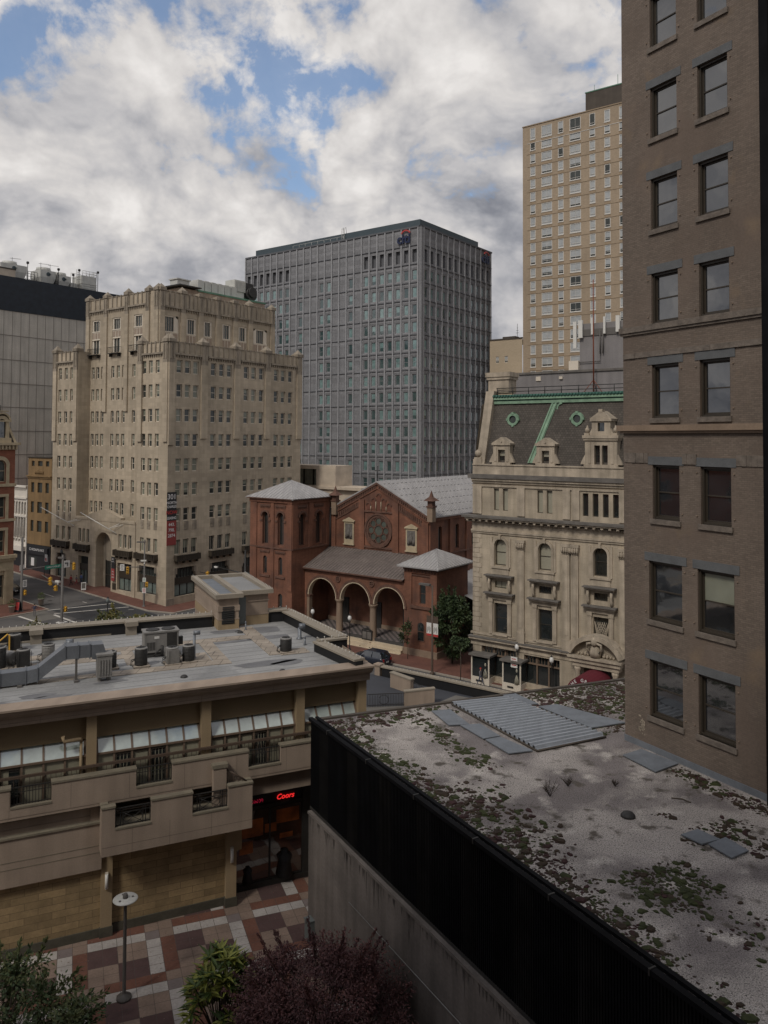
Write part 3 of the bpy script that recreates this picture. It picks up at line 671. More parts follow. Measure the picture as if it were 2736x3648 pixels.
# rooftop: pink penthouse with green edge, and plant
m_ = MB(); MP = sub(MT, 0, -5.5)
m_.bx(MP, 8.6, 29.2, 49, 52.3, -8, 0); m_.bx(MP, 9.2, 13.0, 52.3, 52.9, -6, -1)
obj('penthouse', m_, 'stucco_pink', B)
m_ = MB(); m_.bx(MP, 12.5, 29.4, 52.2, 52.5, -8, .12); obj('copper_edge', m_, 'copper_edge', B)
m_ = MB(); m_.bx(MP, 7.7, 12.6, 52.55, 52.75, -6, 1.0); obj('canopy_roof', m_, 'dark_metal', B)
def rooftop(name, mbx, mats, label, cat, group=None, parent=None):
    return obj(name, mbx, mats, None, label, True, None, cat, group)
m_ = MB()
for k in range(6):
    a = 13.6 + k * 1.6; m_.bx(MP, a, a + 1.45, 52.6, 54.6, -3.5, -1.2); m_.bx(MP, a + .2, a + 1.2, 54.6, 54.75, -3.2, -1.5)
obj('cooling_unit_row', m_, 'galvanised', None, 'row of pale box cooling units on the roof of the limestone building', cat='rooftop unit')
m_ = MB(); m_.bx(MP, 9.6, 12.3, 52.9, 54.2, -4, -2); m_.bx(MP, 9.4, 12.5, 54.2, 54.4, -4.2, -1.8); obj('roof_vent_box', m_, 'galvanised', None, 'flat topped grey vent box at the left end of the limestone building roof', cat='vent')
m_ = MB(); m_.bx(MP, 22.6, 25.4, 54.0, 56.2, -4, -1.4); m_.bx(MP, 22.8, 25.2, 52.56, 54, -3.6, -1.6, 1)
for k in range(8): m_.bx(MP, 22.7 + k * .35, 22.8 + k * .35, 54.05, 56.15, -1.4, -1.33)
m_.bx(MP, 25.4, 27.6, 53.2, 56.0, -4, -1.5, 2); m_.tube([MP(26.7, 53.9, -1.5), MP(26.7, 53.9, -.9)], 1.3, 16, 2); m_.tube([MP(26.7, 54.2, -.9), MP(26.7, 54.2, -.6)], 1.0, 16, 3)
obj('exhaust_fan', m_, ['galvanised', 'white_metal', 'dark_metal', 'ac_dark'], None, 'big dark round exhaust fan with ribbed metal hood on the limestone building roof', cat='exhaust fan')
# corner banner, flagpoles, entrance banners
b_ = MB(); b_.bx(MR, -.12, 1.68, 13.35, 17.75, .12, .16, 1); b_.bx(MR, -.12, 1.68, 9.6, 13.35, .12, .16, 0)
bn = obj('leasing_banner', b_, ['banner_red', 'sign_black'], None, 'tall black and red leasing banner hung on the corner of the limestone building', cat='banner')
for t_, sz, z, mm, xs in (('301', 1.0, 17.0, 'banner_text', 1), ('NORTH', .5, 16.1, 'banner_text', 1), ('CHARLES', .48, 15.5, 'banner_text', .8), ('NOW', .72, 14.6, 'sign_red', 1), ('LEASING', .5, 13.75, 'banner_text', .8), ('443.', .62, 12.75, 'banner_text', 1), ('798.', .62, 11.9, 'banner_text', 1), ('2874', .62, 11.05, 'banner_text', 1)):
    obj('lettering', text_mb(t_, sz * 1.12, MR, .78, z, .17, bold=.012, xs=xs), mm, bn)
for u, zt in ((-25.0, 12.4), (-13.2, 12.2)):
    m_ = MB(); base = Vector(ML(u + .8, 10.6 if u > -20 else 11.0, .3)); tip = Vector(ML(u - 5.0, zt + 1.6, 3.0))
    m_.tube([base, tip], .07, 6); m_.lathe(tip, [(.02, -.1), (.14, 0), (.02, .12)], 8)
    for du, dz in ((.6, 1.3), (1.6, 1.2)): m_.tube([base.lerp(tip, .22), Vector(ML(u + .9 + du, 10.9 + dz, .2))], .04, 6)
    fl = obj('flagpole', m_, 'white_metal', None, 'bare white flagpole slanting from the limestone building ' + ('to the right of' if u > -20 else 'to the left of') + ' the arched doorway', cat='flagpole', group='flagpoles on the limestone building')
for u, w_, z0, z1, lab in ((-12.95, .9, 2.9, 6.6, 'small black and red leasing banner beside the arched doorway'),):
    m_ = MB(); m_.bx(ME, u - .4, u + .5, 4.9, 6.8, .3, .34, 1); m_.bx(ME, u - .4, u + .5, 2.9, 4.9, .3, .34, 0)
    o = obj('doorway_banner', m_, ['banner_red', 'sign_black'], None, lab, cat='banner')
    for t_, sz, z in (('301', .42, 6.4), ('NORTH', .22, 6.0), ('443.', .3, 4.4), ('798.', .3, 3.95), ('2874', .3, 3.5)): obj('lettering', text_mb(t_, sz, ME, u + .05, z, .35), 'banner_text', o)
m_ = MB(); m_.bx(ME, -13.35, -12.45, 1.5, 2.5, .02, .1); obj('plaque', m_, 'bronze_frame', B)
# ================================================================== grey precast office tower
CC = (8.31, 180.0); QL = FR(CC, AL); QR = FR(CC, AR)
B = root('grey_office_tower', (CC[0], CC[1], 5), 'tall dark grey concrete office tower with small teal windows and a red arc logo', 'building')
mb = MB(); wsp = []; opL = []; opR = []
CWd = 2.333; NB = 24; ZT = [64.7 - 3.977 * k for k in range(13)]
def tw(F, a, z, ops, top=False):
    if top: ops.append((a, a + 1.2, 66.5, 69.45, .7)); return
    ops.append((a, a + 1.2, z - 2.35, z, .22)); wsp.append((F, a + .02, a + 1.18, z - 2.33, z - .02, .2, dict(fw=.09, rail=random.random() < .12, blind=random.choice([0, 0, 1, 1, 1, 0.6]), th=.04)))
for k in range(NB):
    a = -56.7 + CWd * k + .57
    right = k >= 17; left = k <= 6
    if right or left: tw(QL, a, 0, opL, True)
    for j, z in enumerate(ZT):
        if right or left or k in (8, 11, 12, 15): tw(QL, a, z, opL)
for k in range(12):
    a = 1.2 + 2.6 * k
    tw(QR, a, 0, opR, True)
    for z in ZT: tw(QR, a, z, opR)
mb.wall(QL, -56.9, 0, 5, 74.3, opL); mb.wall(QR, 0, 32.4, 5, 74.3, opR)
for o in opL:
    if o[3] > 69: mb.poly([QL(o[0], o[2], -.7), QL(o[1], o[2], -.7), QL(o[1], o[3], -.7), QL(o[0], o[3], -.7)], 1)
for o in opR:
    if o[3] > 69: mb.poly([QR(o[0], o[2], -.7), QR(o[1], o[2], -.7), QR(o[1], o[3], -.7), QR(o[0], o[3], -.7)], 1)
mb.poly([QL(-56.9, 74.2, 0), QL(0, 74.2, 0), QL(0, 74.2, -32), QL(-56.9, 74.2, -32)])
mb.poly([QL(-56.9, 5, 0), QL(-56.9, 5, -32), QL(-56.9, 74.3, -32), QL(-56.9, 74.3, 0)])
mb.poly([QR(32.4, 5, 0), QR(32.4, 5, -56), QR(32.4, 74.3, -56), QR(32.4, 74.3, 0)])
obj('wall', mb, ['tower_grey', 'tower_grey_line'], B)
# precast modelling: mullion fins, faceted spandrels, joints
fn = MB()
for k in range(NB + 1):
    u = -56.8 + CWd * k; fn.bx(QL, u - .16, u + .16, 5, 74.3, 0, .24, 2); 
for k in range(13):
    u = .75 + 2.6 * k; fn.bx(QR, u - .17, u + .17, 5, 74.3, 0, .24, 2)
fn.bx(QL, -.5, .2, 5, 74.3, .01, .22); fn.bx(QR, -.2, .5, 5, 74.3, .01, .22)
for z in [74.3, 70.3, 66.0] + [z + 1.0 for z in ZT[1:]]:
    fn.bx(QL, -56.9, 0, z - .06, z + .06, .0, .21, 1); fn.bx(QR, 0, 32.4, z - .06, z + .06, .0, .21, 1)
fn.bx(QL, -56.9, .25, 74.3, 74.65, -.6, .25, 1); fn.bx(QR, -.25, 32.5, 74.3, 74.65, -.6, .25, 1)
def facet(F, a, b, z0, z1):        # angled spandrel: leans out to a ridge
    zm = z1 - (z1 - z0) * .45; d = .1
    P = [F(a, z0, .01), F(b, z0, .01), F(b - .25, zm, d), F(a + .25, zm, d), F(b, z1, .01), F(a, z1, .01)]
    fn.poly([P[0], P[1], P[2], P[3]], 0); fn.poly([P[3], P[2], P[4], P[5]], 0); fn.poly([P[1], P[4], P[2]], 0); fn.poly([P[0], P[3], P[5]], 0)
for k in range(NB):
    u = -56.8 + CWd * k
    for z0, z1 in [(70.4, 74.2)] + ([] if (k >= 17 or k <= 6) else [(66.1, 70.2)]): facet(QL, u + .2, u + CWd - .2, z0 + 1.9, z1 - .1); facet(QL, u + .2, u + CWd - .2, z0 + .1, z0 + 1.8)
    for j, z in enumerate(ZT):
        if k >= 17 or k <= 6 or k in (8, 11, 12, 15): facet(QL, u + .2, u + CWd - .2, z - 3.0 + .02, z - 2.42) if z > 12 else None; facet(QL, u + .2, u + CWd - .2, z + .06, z + .9)
        else: facet(QL, u + .2, u + CWd - .2, z - 1.0, z + .9)
for k in range(12):
    u = .75 + 2.6 * k
    facet(QR, u + .2, u + 2.4, 72.3, 74.1); facet(QR, u + .2, u + 2.4, 70.4, 72.2)
    for z in ZT: facet(QR, u + .2, u + 2.4, z + .06, z + .9)
obj('precast_facing', fn, ['tower_grey', 'tower_grey_line', 'tower_grey_light'], B)
windows(B, wsp, ['tower_grey_light'], ['glass_teal_dark', 'glass_teal'], 100, panes=False)
m_ = MB(); m_.bx(QL, -56.2, -2.4, 74.2, 77.1, -29.8, -3); obj('plant_screen', m_, 'slate_metal', B)
m_ = MB()
for u in (-25.6, -24.8): m_.tube([QL(u, 74.7, -2.6), QL(u, 78.3, -2.6), QL(u, 78.7, -3.2), QL(u, 77.1, -3.5)], .06, 5)
for k in range(9): m_.tube([QL(-25.6, 74.9 + .4 * k, -2.6), QL(-24.8, 74.9 + .4 * k, -2.6)], .04, 5)
m_.tube([QL(-40, 75.6, -.4), QL(-23, 75.6, -.4)], .04, 5)
for k in range(9): m_.tube([QL(-40 + 2.1 * k, 74.6, -.4), QL(-40 + 2.1 * k, 75.6, -.4)], .04, 5)
obj('roof_ladder', m_, 'galvanised', B)
def citi(F, u):
    o = obj('logo_sign', text_mb('citi', 3.1, F, u, 72.0, .45, .25, bold=.07), 'logo_navy', B)
    m_ = MB(); m_.ring(F, u + .55, 72.55, 1.25, 1.55, .3, .55, 0, 14, radians(32), radians(148)); obj('logo_arc', m_, 'logo_red', o)
citi(QL, -4.6); citi(QR, 28.7)

# ================================================================== tan brick residential tower
HC = (33.06, 190.0); TH = FR(HC, AL)
B = root('tan_brick_tower', (HC[0], HC[1], 5), 'very tall tan brick apartment tower with white framed windows in long rows', 'building')
mb = MB(); ops = []; wsp = []
COLS = [(1.95, 1.35, 0), (4.85, 2.7, 1), (9.05, 1.35, 0), (11.95, 2.7, 1), (16.75, 1.35, 0), (20.25, 1.35, 0), (23.65, 1.35, 0), (27.0, 2.7, 1), (31.0, 1.35, 0)]
for j in range(20):
    z = 97.1 - 3.045 * (j - 1) if j else 100.35
    h = 2.15 if j else 2.8
    for u, wd, mu in COLS:
        ops.append((u, u + wd, z - h, z, .2)); wsp.append((TH, u, u + wd, z - h, z, .12, dict(fw=.13, rail=False, muntins=mu, blind=random.choice([1, 1, 1, 1, .7, .75, .6, 0]), th=.1)))
mb.wall(TH, 0, 36, 5, 101.0, ops)
mb.poly([TH(0, 5, 0), TH(0, 5, -22), TH(0, 101, -22), TH(0, 101, 0)]); mb.poly([TH(0, 101, 0), TH(36, 101, 0), TH(36, 101, -22), TH(0, 101, -22)])
mb.poly([TH(36, 5, 0), TH(36, 5, -22), TH(36, 101, -22), TH(36, 101, 0)])
obj('wall', mb, 'tan_brick', B)
m_ = MB()
for j in range(20):
    z = 97.1 - 3.045 * (j - 1) if j else 100.35
    h = 2.15 if j else 2.8
    m_.bx(TH, 1.2, 36, z - h - .82, z - h - .72, 0, .07, 1 if j else 0)
    for u, wd, mu in COLS:
        m_.bx(TH, u - .06, u + wd + .06, z - h - .1, z - h, 0, .12, 0)
        m_.bx(TH, u + .0, u + wd, z - h - .7, z - h - .12, 0, .03, 1)
        if mu: m_.bx(TH, u + .0, u + wd, z - h + .55, z - h + .62, -.1, -.02, 0)
        else: m_.bx(TH, u + .0, u + wd, z - h + .55, z - h + .62, -.1, -.02, 0)
obj('sills_and_bands', m_, ['white_frame', 'tan_spandrel'], B)
m_ = MB(); m_.bx(TH, -.1, 36.1, 101.0, 101.22, -22, .15); obj('copper_coping', m_, 'tan_spandrel', B)
windows(B, wsp, ['white_frame'], ['glass_office', 'glass_pale'], 100, panes=False)
m_ = MB(); m_.bx(TH, 13.8, 34, 101.3, 107.6, -16, -5); obj('rooftop_block', m_, 'dark_brown_metal', B)
m_ = MB(); m_.bx(TH, 13.7, 34.1, 107.6, 107.85, -16.1, -4.9)
m_.tube([TH(20.5, 107.8, -8), TH(20.5, 111.5, -8)], .06, 5); m_.tube([TH(14.8, 107.8, -8), TH(14.8, 110.5, -8)], .05, 5); obj('rooftop_edge', m_, 'copper_edge', B)
B = root('low_brick_annex', TH(-8, 5, 0), 'low pale tan brick block at the foot of the tall apartment tower', 'building')
mb = MB(); op2 = [(-7.2, -6.3, 44.6, 46.2, .2), (-4.8, -3.9, 44.6, 46.2, .2)]
mb.wall(TH, -8.8, -.02, 5, 50.2, op2, w=.3); mb.poly([TH(-8.8, 50, .3), TH(0, 50, .3), TH(0, 50, -10), TH(-8.8, 50, -10)]); obj('wall', mb, 'tan_brick_pale', B)
windows(B, [(sub(TH, 0, .3), *o[:4], .15, dict(muntins=1, rail=True, fw=.1, blind=.7)) for o in op2], ['cream_paint'], ['glass_office', 'glass_pale'], panes=True)
m_ = MB(); m_.bx(TH, -8.8, -.02, 50.2, 50.5, -.2, .45); m_.bx(TH, -6, -2.6, 50.5, 51.1, -3, -1); obj('coping', m_, 'dark_brown_metal', B)
m_ = MB(); m_.tube([TH(-2, 50.5, -1), TH(-2, 54, -1)], .05, 5)
for k in range(3): m_.tube([TH(-2.4 + .1 * k, 51.8 + .6 * k, -1), TH(-1.6 - .1 * k, 51.8 + .6 * k, -1)], .04, 5)
obj('antenna', m_, 'dark_metal', B)

# ================================================================== black-topped slab building behind, with cooling towers
so = ST(112, 0, 0, False); SL = FR(so[:2], AR)
B = root('panel_clad_building', SL(10, 5, 0), 'windowless grey panel building with a broad black band along its top', 'building')
mb = MB(); mb.poly([SL(-6.3, 3, 0), SL(60, 3, 0), SL(60, 51.7, 0), SL(-6.3, 51.7, 0)]); mb.poly([SL(-6.3, 3, 0), SL(-6.3, 3, -30), SL(-6.3, 51.7, -30), SL(-6.3, 51.7, 0)])
obj('wall', mb, 'concrete_panel', B)
m_ = MB()
for k in range(37): u = -6.3 + 1.8 * k + .4; m_.bx(SL, u - .045, u + .045, 3, 51.7, 0, .03)
for z in (46.75, 41.8, 37.0, 32.2, 27.4, 22.6, 17.8): m_.bx(SL, -6.3, 60, z - .07, z + .07, 0, .045)
obj('panel_joints', m_, 'panel_joint', B)
m_ = MB(); m_.bx(SL, -6.6, 60.2, 51.7, 58.7, -30, .12); obj('black_band', m_, 'black_panel', B)
m_ = MB(); m_.bx(SL, -6, 12.3, 58.7, 61.5, -12, -6.2); m_.bx(SL, -6.1, 12.4, 61.5, 61.75, -12.1, -6.1, 1); obj('parapet_house', m_, ['pale_render', 'bronze_frame'], B)
def cooler(u0, u1, z0, z1, lab, group='cooling towers on the panel building roof'):
    r_ = root('cooling_tower', SL((u0 + u1) / 2, z0 - 2, -8), lab, 'cooling tower', group)
    m_ = MB(); zm = z0 + (z1 - z0) * .45
    m_.bx(SL, u0, u1, zm, z1, -11, -7); m_.hexa([SL(u0 + .5, z0, -7.3), SL(u1 - .5, z0, -7.3), SL(u1 - .5, z0, -10.6), SL(u0 + .5, z0, -10.6), SL(u0, zm, -7), SL(u1, zm, -7), SL(u1, zm, -11), SL(u0, zm, -11)])
    obj('casing', m_, 'galvanised', r_)
    m_ = MB(); m_.lathe(SL((u0 + u1) / 2, z1, -9), [(1.7, 0), (1.5, .5), (1.5, .75)], 20); obj('fan_ring', m_, 'galvanised', r_)
    m_ = MB()
    for k in range(5): u = u0 + .4 + (u1 - u0 - .8) * k / 4; m_.bx(SL, u - .08, u + .08, 58.7, z0 + .05, -7.6, -7.4)
    m_.bx(SL, u0 + .3, u1 - .3, z0 - .9, z0 - .1, -7.8, -7.55)
    obj('stand', m_, 'dark_metal', r_)
    m_ = MB(); m_.lathe(SL((u0 + u1) / 2 + .3, z1 - .7, -6.9), [(.35, -.02), (.35, .02)], 12); m_.ring(SL, (u0 + u1) / 2, z1 - .8, .0, .45, -7, -6.9, 0, 14); obj('badge', m_, 'slate_metal', r_)
cooler(9.5, 15.3, 60.3, 62.9, 'large pale metal cooling tower at the left of the panel building roof')
cooler(18.4, 22.0, 60.1, 62.9, 'middle pale cooling tower with the black pipe to its right')
cooler(22.3, 25.6, 60.0, 62.4, 'narrow pale cooling tower just right of the black pipe')
r_ = root('cooling_tower', SL(30, 58.7, -8), 'tall stepped pale cooling tower with railings and ladder at the right end', 'cooling tower', 'cooling towers on the panel building roof')
m_ = MB(); m_.bx(SL, 28.5, 32.2, 58.7, 63.3, -11, -7); m_.bx(SL, 25.9, 28.5, 58.7, 61.2, -11, -7.4)
for z in (60.4, 60.9, 61.4): m_.bx(SL, 28.4, 32.3, z, z + .12, -11, -6.9)
obj('casing', m_, 'galvanised', r_)
m_ = MB()
def rail_run(pts, hgt, n):
    for p, q in zip(pts, pts[1:]):
        p, q = Vector(p), Vector(q)
        for h in (hgt, hgt * .5): m_.tube([p + Vector((0, 0, h)), q + Vector((0, 0, h))], .05, 5)
        for k in range(n + 1): c = p.lerp(q, k / n); m_.tube([c, c + Vector((0, 0, hgt))], .05, 5)
rail_run([SL(25.9, 61.2, -7.4), SL(28.5, 61.2, -7.4)], 2.2, 3); rail_run([SL(28.6, 63.3, -7), SL(32.2, 63.3, -7), SL(32.2, 63.3, -11)], 1.1, 4)
for u in (27.2, 27.8): m_.tube([SL(u, 58.8, -7.2), SL(u, 64.4, -7.2)], .06, 5)
for k in range(13): m_.tube([SL(27.2, 59 + .4 * k, -7.2), SL(27.8, 59 + .4 * k, -7.2)], .05, 5)
obj('railing', m_, 'galvanised', r_)
m_ = MB(); rail_run([SL(15.4, 58.8, -8), SL(18.2, 58.8, -8)], 3.4, 4); rail_run([SL(15.4, 60.8, -9), SL(18.2, 60.8, -9)], 1.1, 3)
for u, z in ((15.2, 63.4), (22.4, 63.2), (26.0, 62.6), (27.5, 63.9), (32.3, 64.2)):
    m_.tube([SL(u, 58.8, -6.6), SL(u, z, -6.6)], .07, 6); m_.lathe(SL(u, z, -6.6), [(.12, 0), (.3, .15), (.28, .5), (.1, .6)], 10)
m_.tube([SL(22.15, 58.7, -6.5), SL(22.15, 62.7, -6.5)], .14, 8)
for u in (19.0, 21.2, 12.5): m_.tube([SL(u, 62.6, -8), SL(u, 64.6, -8)], .04, 5); m_.tube([SL(u - .5, 64.3, -8), SL(u + 2.0, 64.5, -8)], .04, 5)
obj('pipework', m_, 'dark_metal', None, 'dark pipes, railings and floodlight posts between the cooling towers', cat='pipework')

# ================================================================== canopy pavilion glimpsed between office building and church
PC = (2.53, 97.92); PF = FR(PC, AL)
B = root('concrete_pavilion', PF(-46, 5, -40), 'pale concrete pavilion with an overhanging roof and dark glass behind the church tower', 'building')
m_ = MB(); m_.bx(PF, -58, -40.4, 20.3, 21.0, -40, -35); m_.bx(PF, -45.2, -40.4, 5, 20.3, -40, -35.02); m_.bx(PF, -40.4, -34, 5, 16.6, -40, -35.5); m_.bx(PF, -58, -34, 16.6, 17.1, -40.5, -34.6)
obj('wall', m_, 'pale_render', B)
m_ = MB(); m_.poly([PF(-58, 5, -38), PF(-45.2, 5, -38), PF(-45.2, 20.3, -38), PF(-58, 20.3, -38)])
obj('glazing', m_, 'glass_green', B)
m_ = MB()
for u in (-56, -53.5, -51, -48.5, -46.2): m_.bx(PF, u - .08, u + .08, 5, 20.3, -38, -37.8)
obj('mullions', m_, 'dark_metal', B)
# ================================================================== stone mansard building
GC = (9.32, 88.23); GF = FR(GC, AL)
B = root('mansard_stone_building', (GC[0], GC[1], 0), 'ornate cream stone building with slate mansard roof and green copper trim', 'building')
mb = MB(); ops = []; wsp = []
BAYS = [3.98, 9.12, 15.05, 20.3]
for i, u in enumerate(BAYS):
    ops += [(u - .7, u + .7, 12.6, 15.4, .45), (u - .7, u + .7, 10.2, 10.95, .3), (u - .77, u + .77, 5.4, 8.6, .45)]
    wsp += [(GF, u - .7, u + .7, 12.6, 15.4, .4, dict(arch=True, fw=.08, pidx=1 if i < 2 else 0)), (GF, u - .7, u + .7, 10.2, 10.95, .28, dict(rail=False, muntins=2 if i else 1, blind=0 if i else 1)), (GF, u - .77, u + .77, 5.4, 8.6, .4, dict(fw=.07, blind=0))]
ops += [(1.65, 5.8, 0.25, 3.8, .5), (6.72, 10.7, 0.25, 3.65, .5), (13.3, 16.3, 0.0, 3.9, 1.6), (18.4, 22.6, .25, 3.7, .5)]
mb.wall(GF, 0.6, 24, 0, 17.2, ops)
for u in BAYS: mb.arch(GF, u - .7, u + .7, 15.4, 0, .45, 0, None, 12)
opA = [(3.15, 3.77, 18.45, 20.8, .35), (4.22, 4.83, 18.45, 20.8, .35), (8.25, 8.88, 18.45, 20.8, .35), (9.3, 9.93, 18.45, 20.8, .35)] + [(13.2 + 1.04 * k, 13.8 + 1.04 * k, 18.42, 20.7, .35) for k in range(4)]
mb.wall(GF, 0.6, 24, 17.2, 21.8, opA, w=-.05)
for o in opA: wsp.append((sub(GF, 0, -.05), *o[:4], .3, dict(rail=False, fw=.05, blind=1 if o[0] < 12 else 0)))
mb.poly([GF(.6, 0, 0), GF(.6, 0, -14), GF(.6, 30, -14), GF(.6, 30, -2), GF(.6, 23, 0)])
obj('wall', mb, 'grand_stone', B)
tr = MB(); lg = MB()
# cornices
def corn(a, b, steps, mbx=tr):
    for z0, z1, w in steps: mbx.bx(GF, a, b, z0, z1, -.2, w)
corn(.3, 24, [(4.3, 4.5, .2), (4.5, 4.68, .45)]); corn(.35, 24, [(3.85, 4.3, .08), (5.0, 5.2, .1)])
corn(.45, 24, [(15.9, 16.1, .14), (16.1, 16.3, .24)]); corn(.5, 24, [(16.3, 17.1, .06)]); corn(.0, 24, [(17.1, 17.28, .3), (17.45, 17.62, .8)])
for k in range(30): u = .25 + .8 * k; tr.bx(GF, u - .13, u + .13, 17.26, 17.46, .1, .72)
for k in range(95): u = .5 + .25 * k; tr.bx(GF, u, u + .12, 17.12, 17.27, .3, .38)
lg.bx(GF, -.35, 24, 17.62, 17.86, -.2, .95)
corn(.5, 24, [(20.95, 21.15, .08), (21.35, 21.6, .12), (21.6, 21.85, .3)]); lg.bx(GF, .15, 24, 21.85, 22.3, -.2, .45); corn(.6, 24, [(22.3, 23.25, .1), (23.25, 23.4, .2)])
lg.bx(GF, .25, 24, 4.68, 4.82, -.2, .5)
for u, wd in ((1.15, 1.1), (6.4, .9), (11.5, .8), (12.5, .8), (17.4, .9)): tr.bx(GF, u - wd / 2, u + wd / 2, 18.0, 20.95, 0, .1)
# quoins at the left corner
for k in range(20):
    z = 5.3 + .53 * k; tr.bx(GF, .59, 1.7 if k % 2 else 1.4, z, z + .47, 0, .05)
# giant pilasters
for u in (6.42, 11.5, 12.4, 17.4, 22.0):
    tr.bx(GF, u - .38, u + .38, 5.95, 14.55, 0, .22); tr.bx(GF, u - .45, u + .45, 4.82, 5.95, 0, .3); tr.bx(GF, u - .2, u + .2, 6.4, 14.3, .22, .26)
    for k in range(3): tr.bx(GF, u - .4 - .06 * k, u + .4 + .06 * k, 14.55 + .33 * k, 14.85 + .33 * k, 0, .3 + .06 * k)
    for k in range(4): tr.lathe(GF(u - .36 + .24 * k, 14.8, .42), [(.02, -.2), (.12, 0), (.1, .3), (.04, .4)], 8)
# window surrounds
for u in BAYS:
    tr.ring(GF, u, 14.7, .72, .98, 0, .16, 0, 14, 0, pi); tr.bx(GF, u - .98, u - .72, 12.5, 14.7, 0, .16); tr.bx(GF, u + .72, u + .98, 12.5, 14.7, 0, .16)
    tr.bx(GF, u - 1.22, u - .98, 12.5, 15.6, 0, .1); tr.bx(GF, u + .98, u + 1.22, 12.5, 15.6, 0, .1); tr.bx(GF, u - .12, u + .12, 15.4, 15.9, 0, .3)
    tr.bx(GF, u - 1.1, u + 1.1, 12.3, 12.5, 0, .22); tr.bx(GF, u - 1.0, u + 1.0, 11.65, 12.3, 0, .1)
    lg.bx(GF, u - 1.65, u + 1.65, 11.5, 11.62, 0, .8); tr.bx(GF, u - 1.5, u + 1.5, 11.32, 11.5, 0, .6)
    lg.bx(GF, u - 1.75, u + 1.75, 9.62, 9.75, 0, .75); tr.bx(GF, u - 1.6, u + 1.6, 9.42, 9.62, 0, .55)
    for s in (-1, 1):
        x = u + s * 1.2; tr.bx(GF, x - .14, x + .14, 9.75, 11.32, 0, .2)
        tr.tube([GF(x, 11.2, .35), GF(x, 10.7, .42), GF(x, 10.2, .28), GF(x, 9.85, .22)], .15, 6)
        x = u + s * 1.1; tr.bx(GF, x - .22, x + .22, 5.3, 8.9, 0, .2); tr.bx(GF, x - .28, x + .28, 8.7, 9.1, 0, .28); tr.bx(GF, x - .1, x + .1, 5.6, 8.5, .2, .23)
    tr.bx(GF, u - 1.4, u + 1.4, 9.0, 9.42, 0, .2); tr.bx(GF, u - .9, u + .9, 5.2, 5.4, 0, .25)
# lattice grille in the bay over the entrance
for k in range(9):
    for s in (1, -1):
        a = -.75 + .19 * k; tr.tube([GF(15.05 + max(-.75, min(.75, a - .5 * s)), 5.5, -.2), GF(15.05 + max(-.75, min(.75, a + .5 * s)), 8.1, -.2)], .025, 4)
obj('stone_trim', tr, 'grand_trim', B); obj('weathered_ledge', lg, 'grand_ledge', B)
windows(B, wsp, ['bronze_frame'], ['glass_dark', 'blind'], 100)
# entrance with segmental pediment
en = MB(); c = 14.85
for u in (12.95, 16.75): en.lathe(GF(u, 0, .7), [(.36, 0), (.36, .4), (.28, .5), (.26, 3.2), (.36, 3.45), (.36, 3.7)], 14)
en.bx(GF, 12.5, 17.2, 3.75, 4.2, 0, 1.0); en.bx(GF, 12.3, 17.4, 4.2, 4.62, 0, 1.2); en.bx(GF, 12.1, 17.6, 4.62, 4.85, 0, 1.4)
en.ring(GF, c, 3.9, 2.65, 3.1, 0, 1.35, 0, 18, radians(24), radians(156)); en.ring(GF, c, 3.9, 0, 2.66, 0, .6, 0, 18, radians(22), radians(158))
en.lathe(GF(c, 4.9, .9), [(.5, 0), (.62, .5), (.42, 1.0), (.3, 1.2)], 10); en.lathe(GF(c, 6.0, 1.2), [(.2, 0), (.36, .3), (.28, .7), (.08, .95)], 10)
for s in (-1, 1):
    en.tube([GF(c + s * .3, 6.3, 1.3), GF(c + s * .7, 6.2, 1.3), GF(c + s * .75, 5.7, 1.3), GF(c + s * .45, 5.4, 1.2)], .13, 6)
    for k in range(4): en.lathe(GF(c + s * (.8 + .33 * k), 4.85, .75), [(.1, 0), (.2 - .03 * k, .2), (.1, .5 - .08 * k)], 7)
obj('entrance_portal', en, 'grand_trim', B)
m_ = MB(); m_.poly([GF(13.3, 0, -1.5), GF(16.3, 0, -1.5), GF(16.3, 3.9, -1.5), GF(13.3, 3.9, -1.5)]); obj('entrance_doors', m_, 'glass_dark', B)
# shopfronts: plate glass and the two projecting display boxes
def shop(a, b, z1, n):
    m_ = MB(); m_.poly([GF(a, .3, -.45), GF(b, .3, -.45), GF(b, z1, -.45), GF(a, z1, -.45)], 1)
    for k in range(n + 1): u = a + (b - a) * k / n; m_.bx(GF, max(a, u - .07), min(b, u + .07), .25, z1, -.45, -.3, 0)
    m_.bx(GF, a, b, z1 - .95, z1 - .82, -.45, -.28, 0); m_.bx(GF, a, b, .25, .7, -.45, -.25, 2)
    for k in range(n * 4): u = a + .15 + (b - a - .3) * k / (n * 4 - 1); m_.bx(GF, u - .03, u + .03, z1 - .82, z1, -.44, -.4, 0)
    obj('shopfront', m_, ['mullion', 'glass_dark', 'grand_trim'], B)
shop(1.65, 5.8, 3.8, 3); shop(6.72, 10.7, 3.65, 3); shop(18.4, 22.6, 3.7, 3)
def display(a, b):
    m_ = MB(); m_.bx(GF, a, b, 0, .75, -.3, 1.1, 0); m_.bx(GF, a - .2, b + .2, 2.95, 3.15, -.3, 1.35, 2)
    m_.bx(GF, a + .05, b - .05, .75, 2.95, -.3, 1.05, 1)
    for u in (a + .07, b - .07): m_.bx(GF, u - .07, u + .07, .75, 2.95, .98, 1.09, 0)
    m_.bx(GF, a + .6, a + 1.3, .25, .45, 1.1, 1.12, 3)
    m_.lathe(GF(b - .5, .8, .9), [(.36, 0), (.2, .7), (.12, 1.05), (.2, 1.3), (.14, 1.6)], 10, 4)
    o = obj('display_window', m_, ['cream_paint', 'glass_dark', 'grand_ledge', 'dark_metal', 'blind'], B)
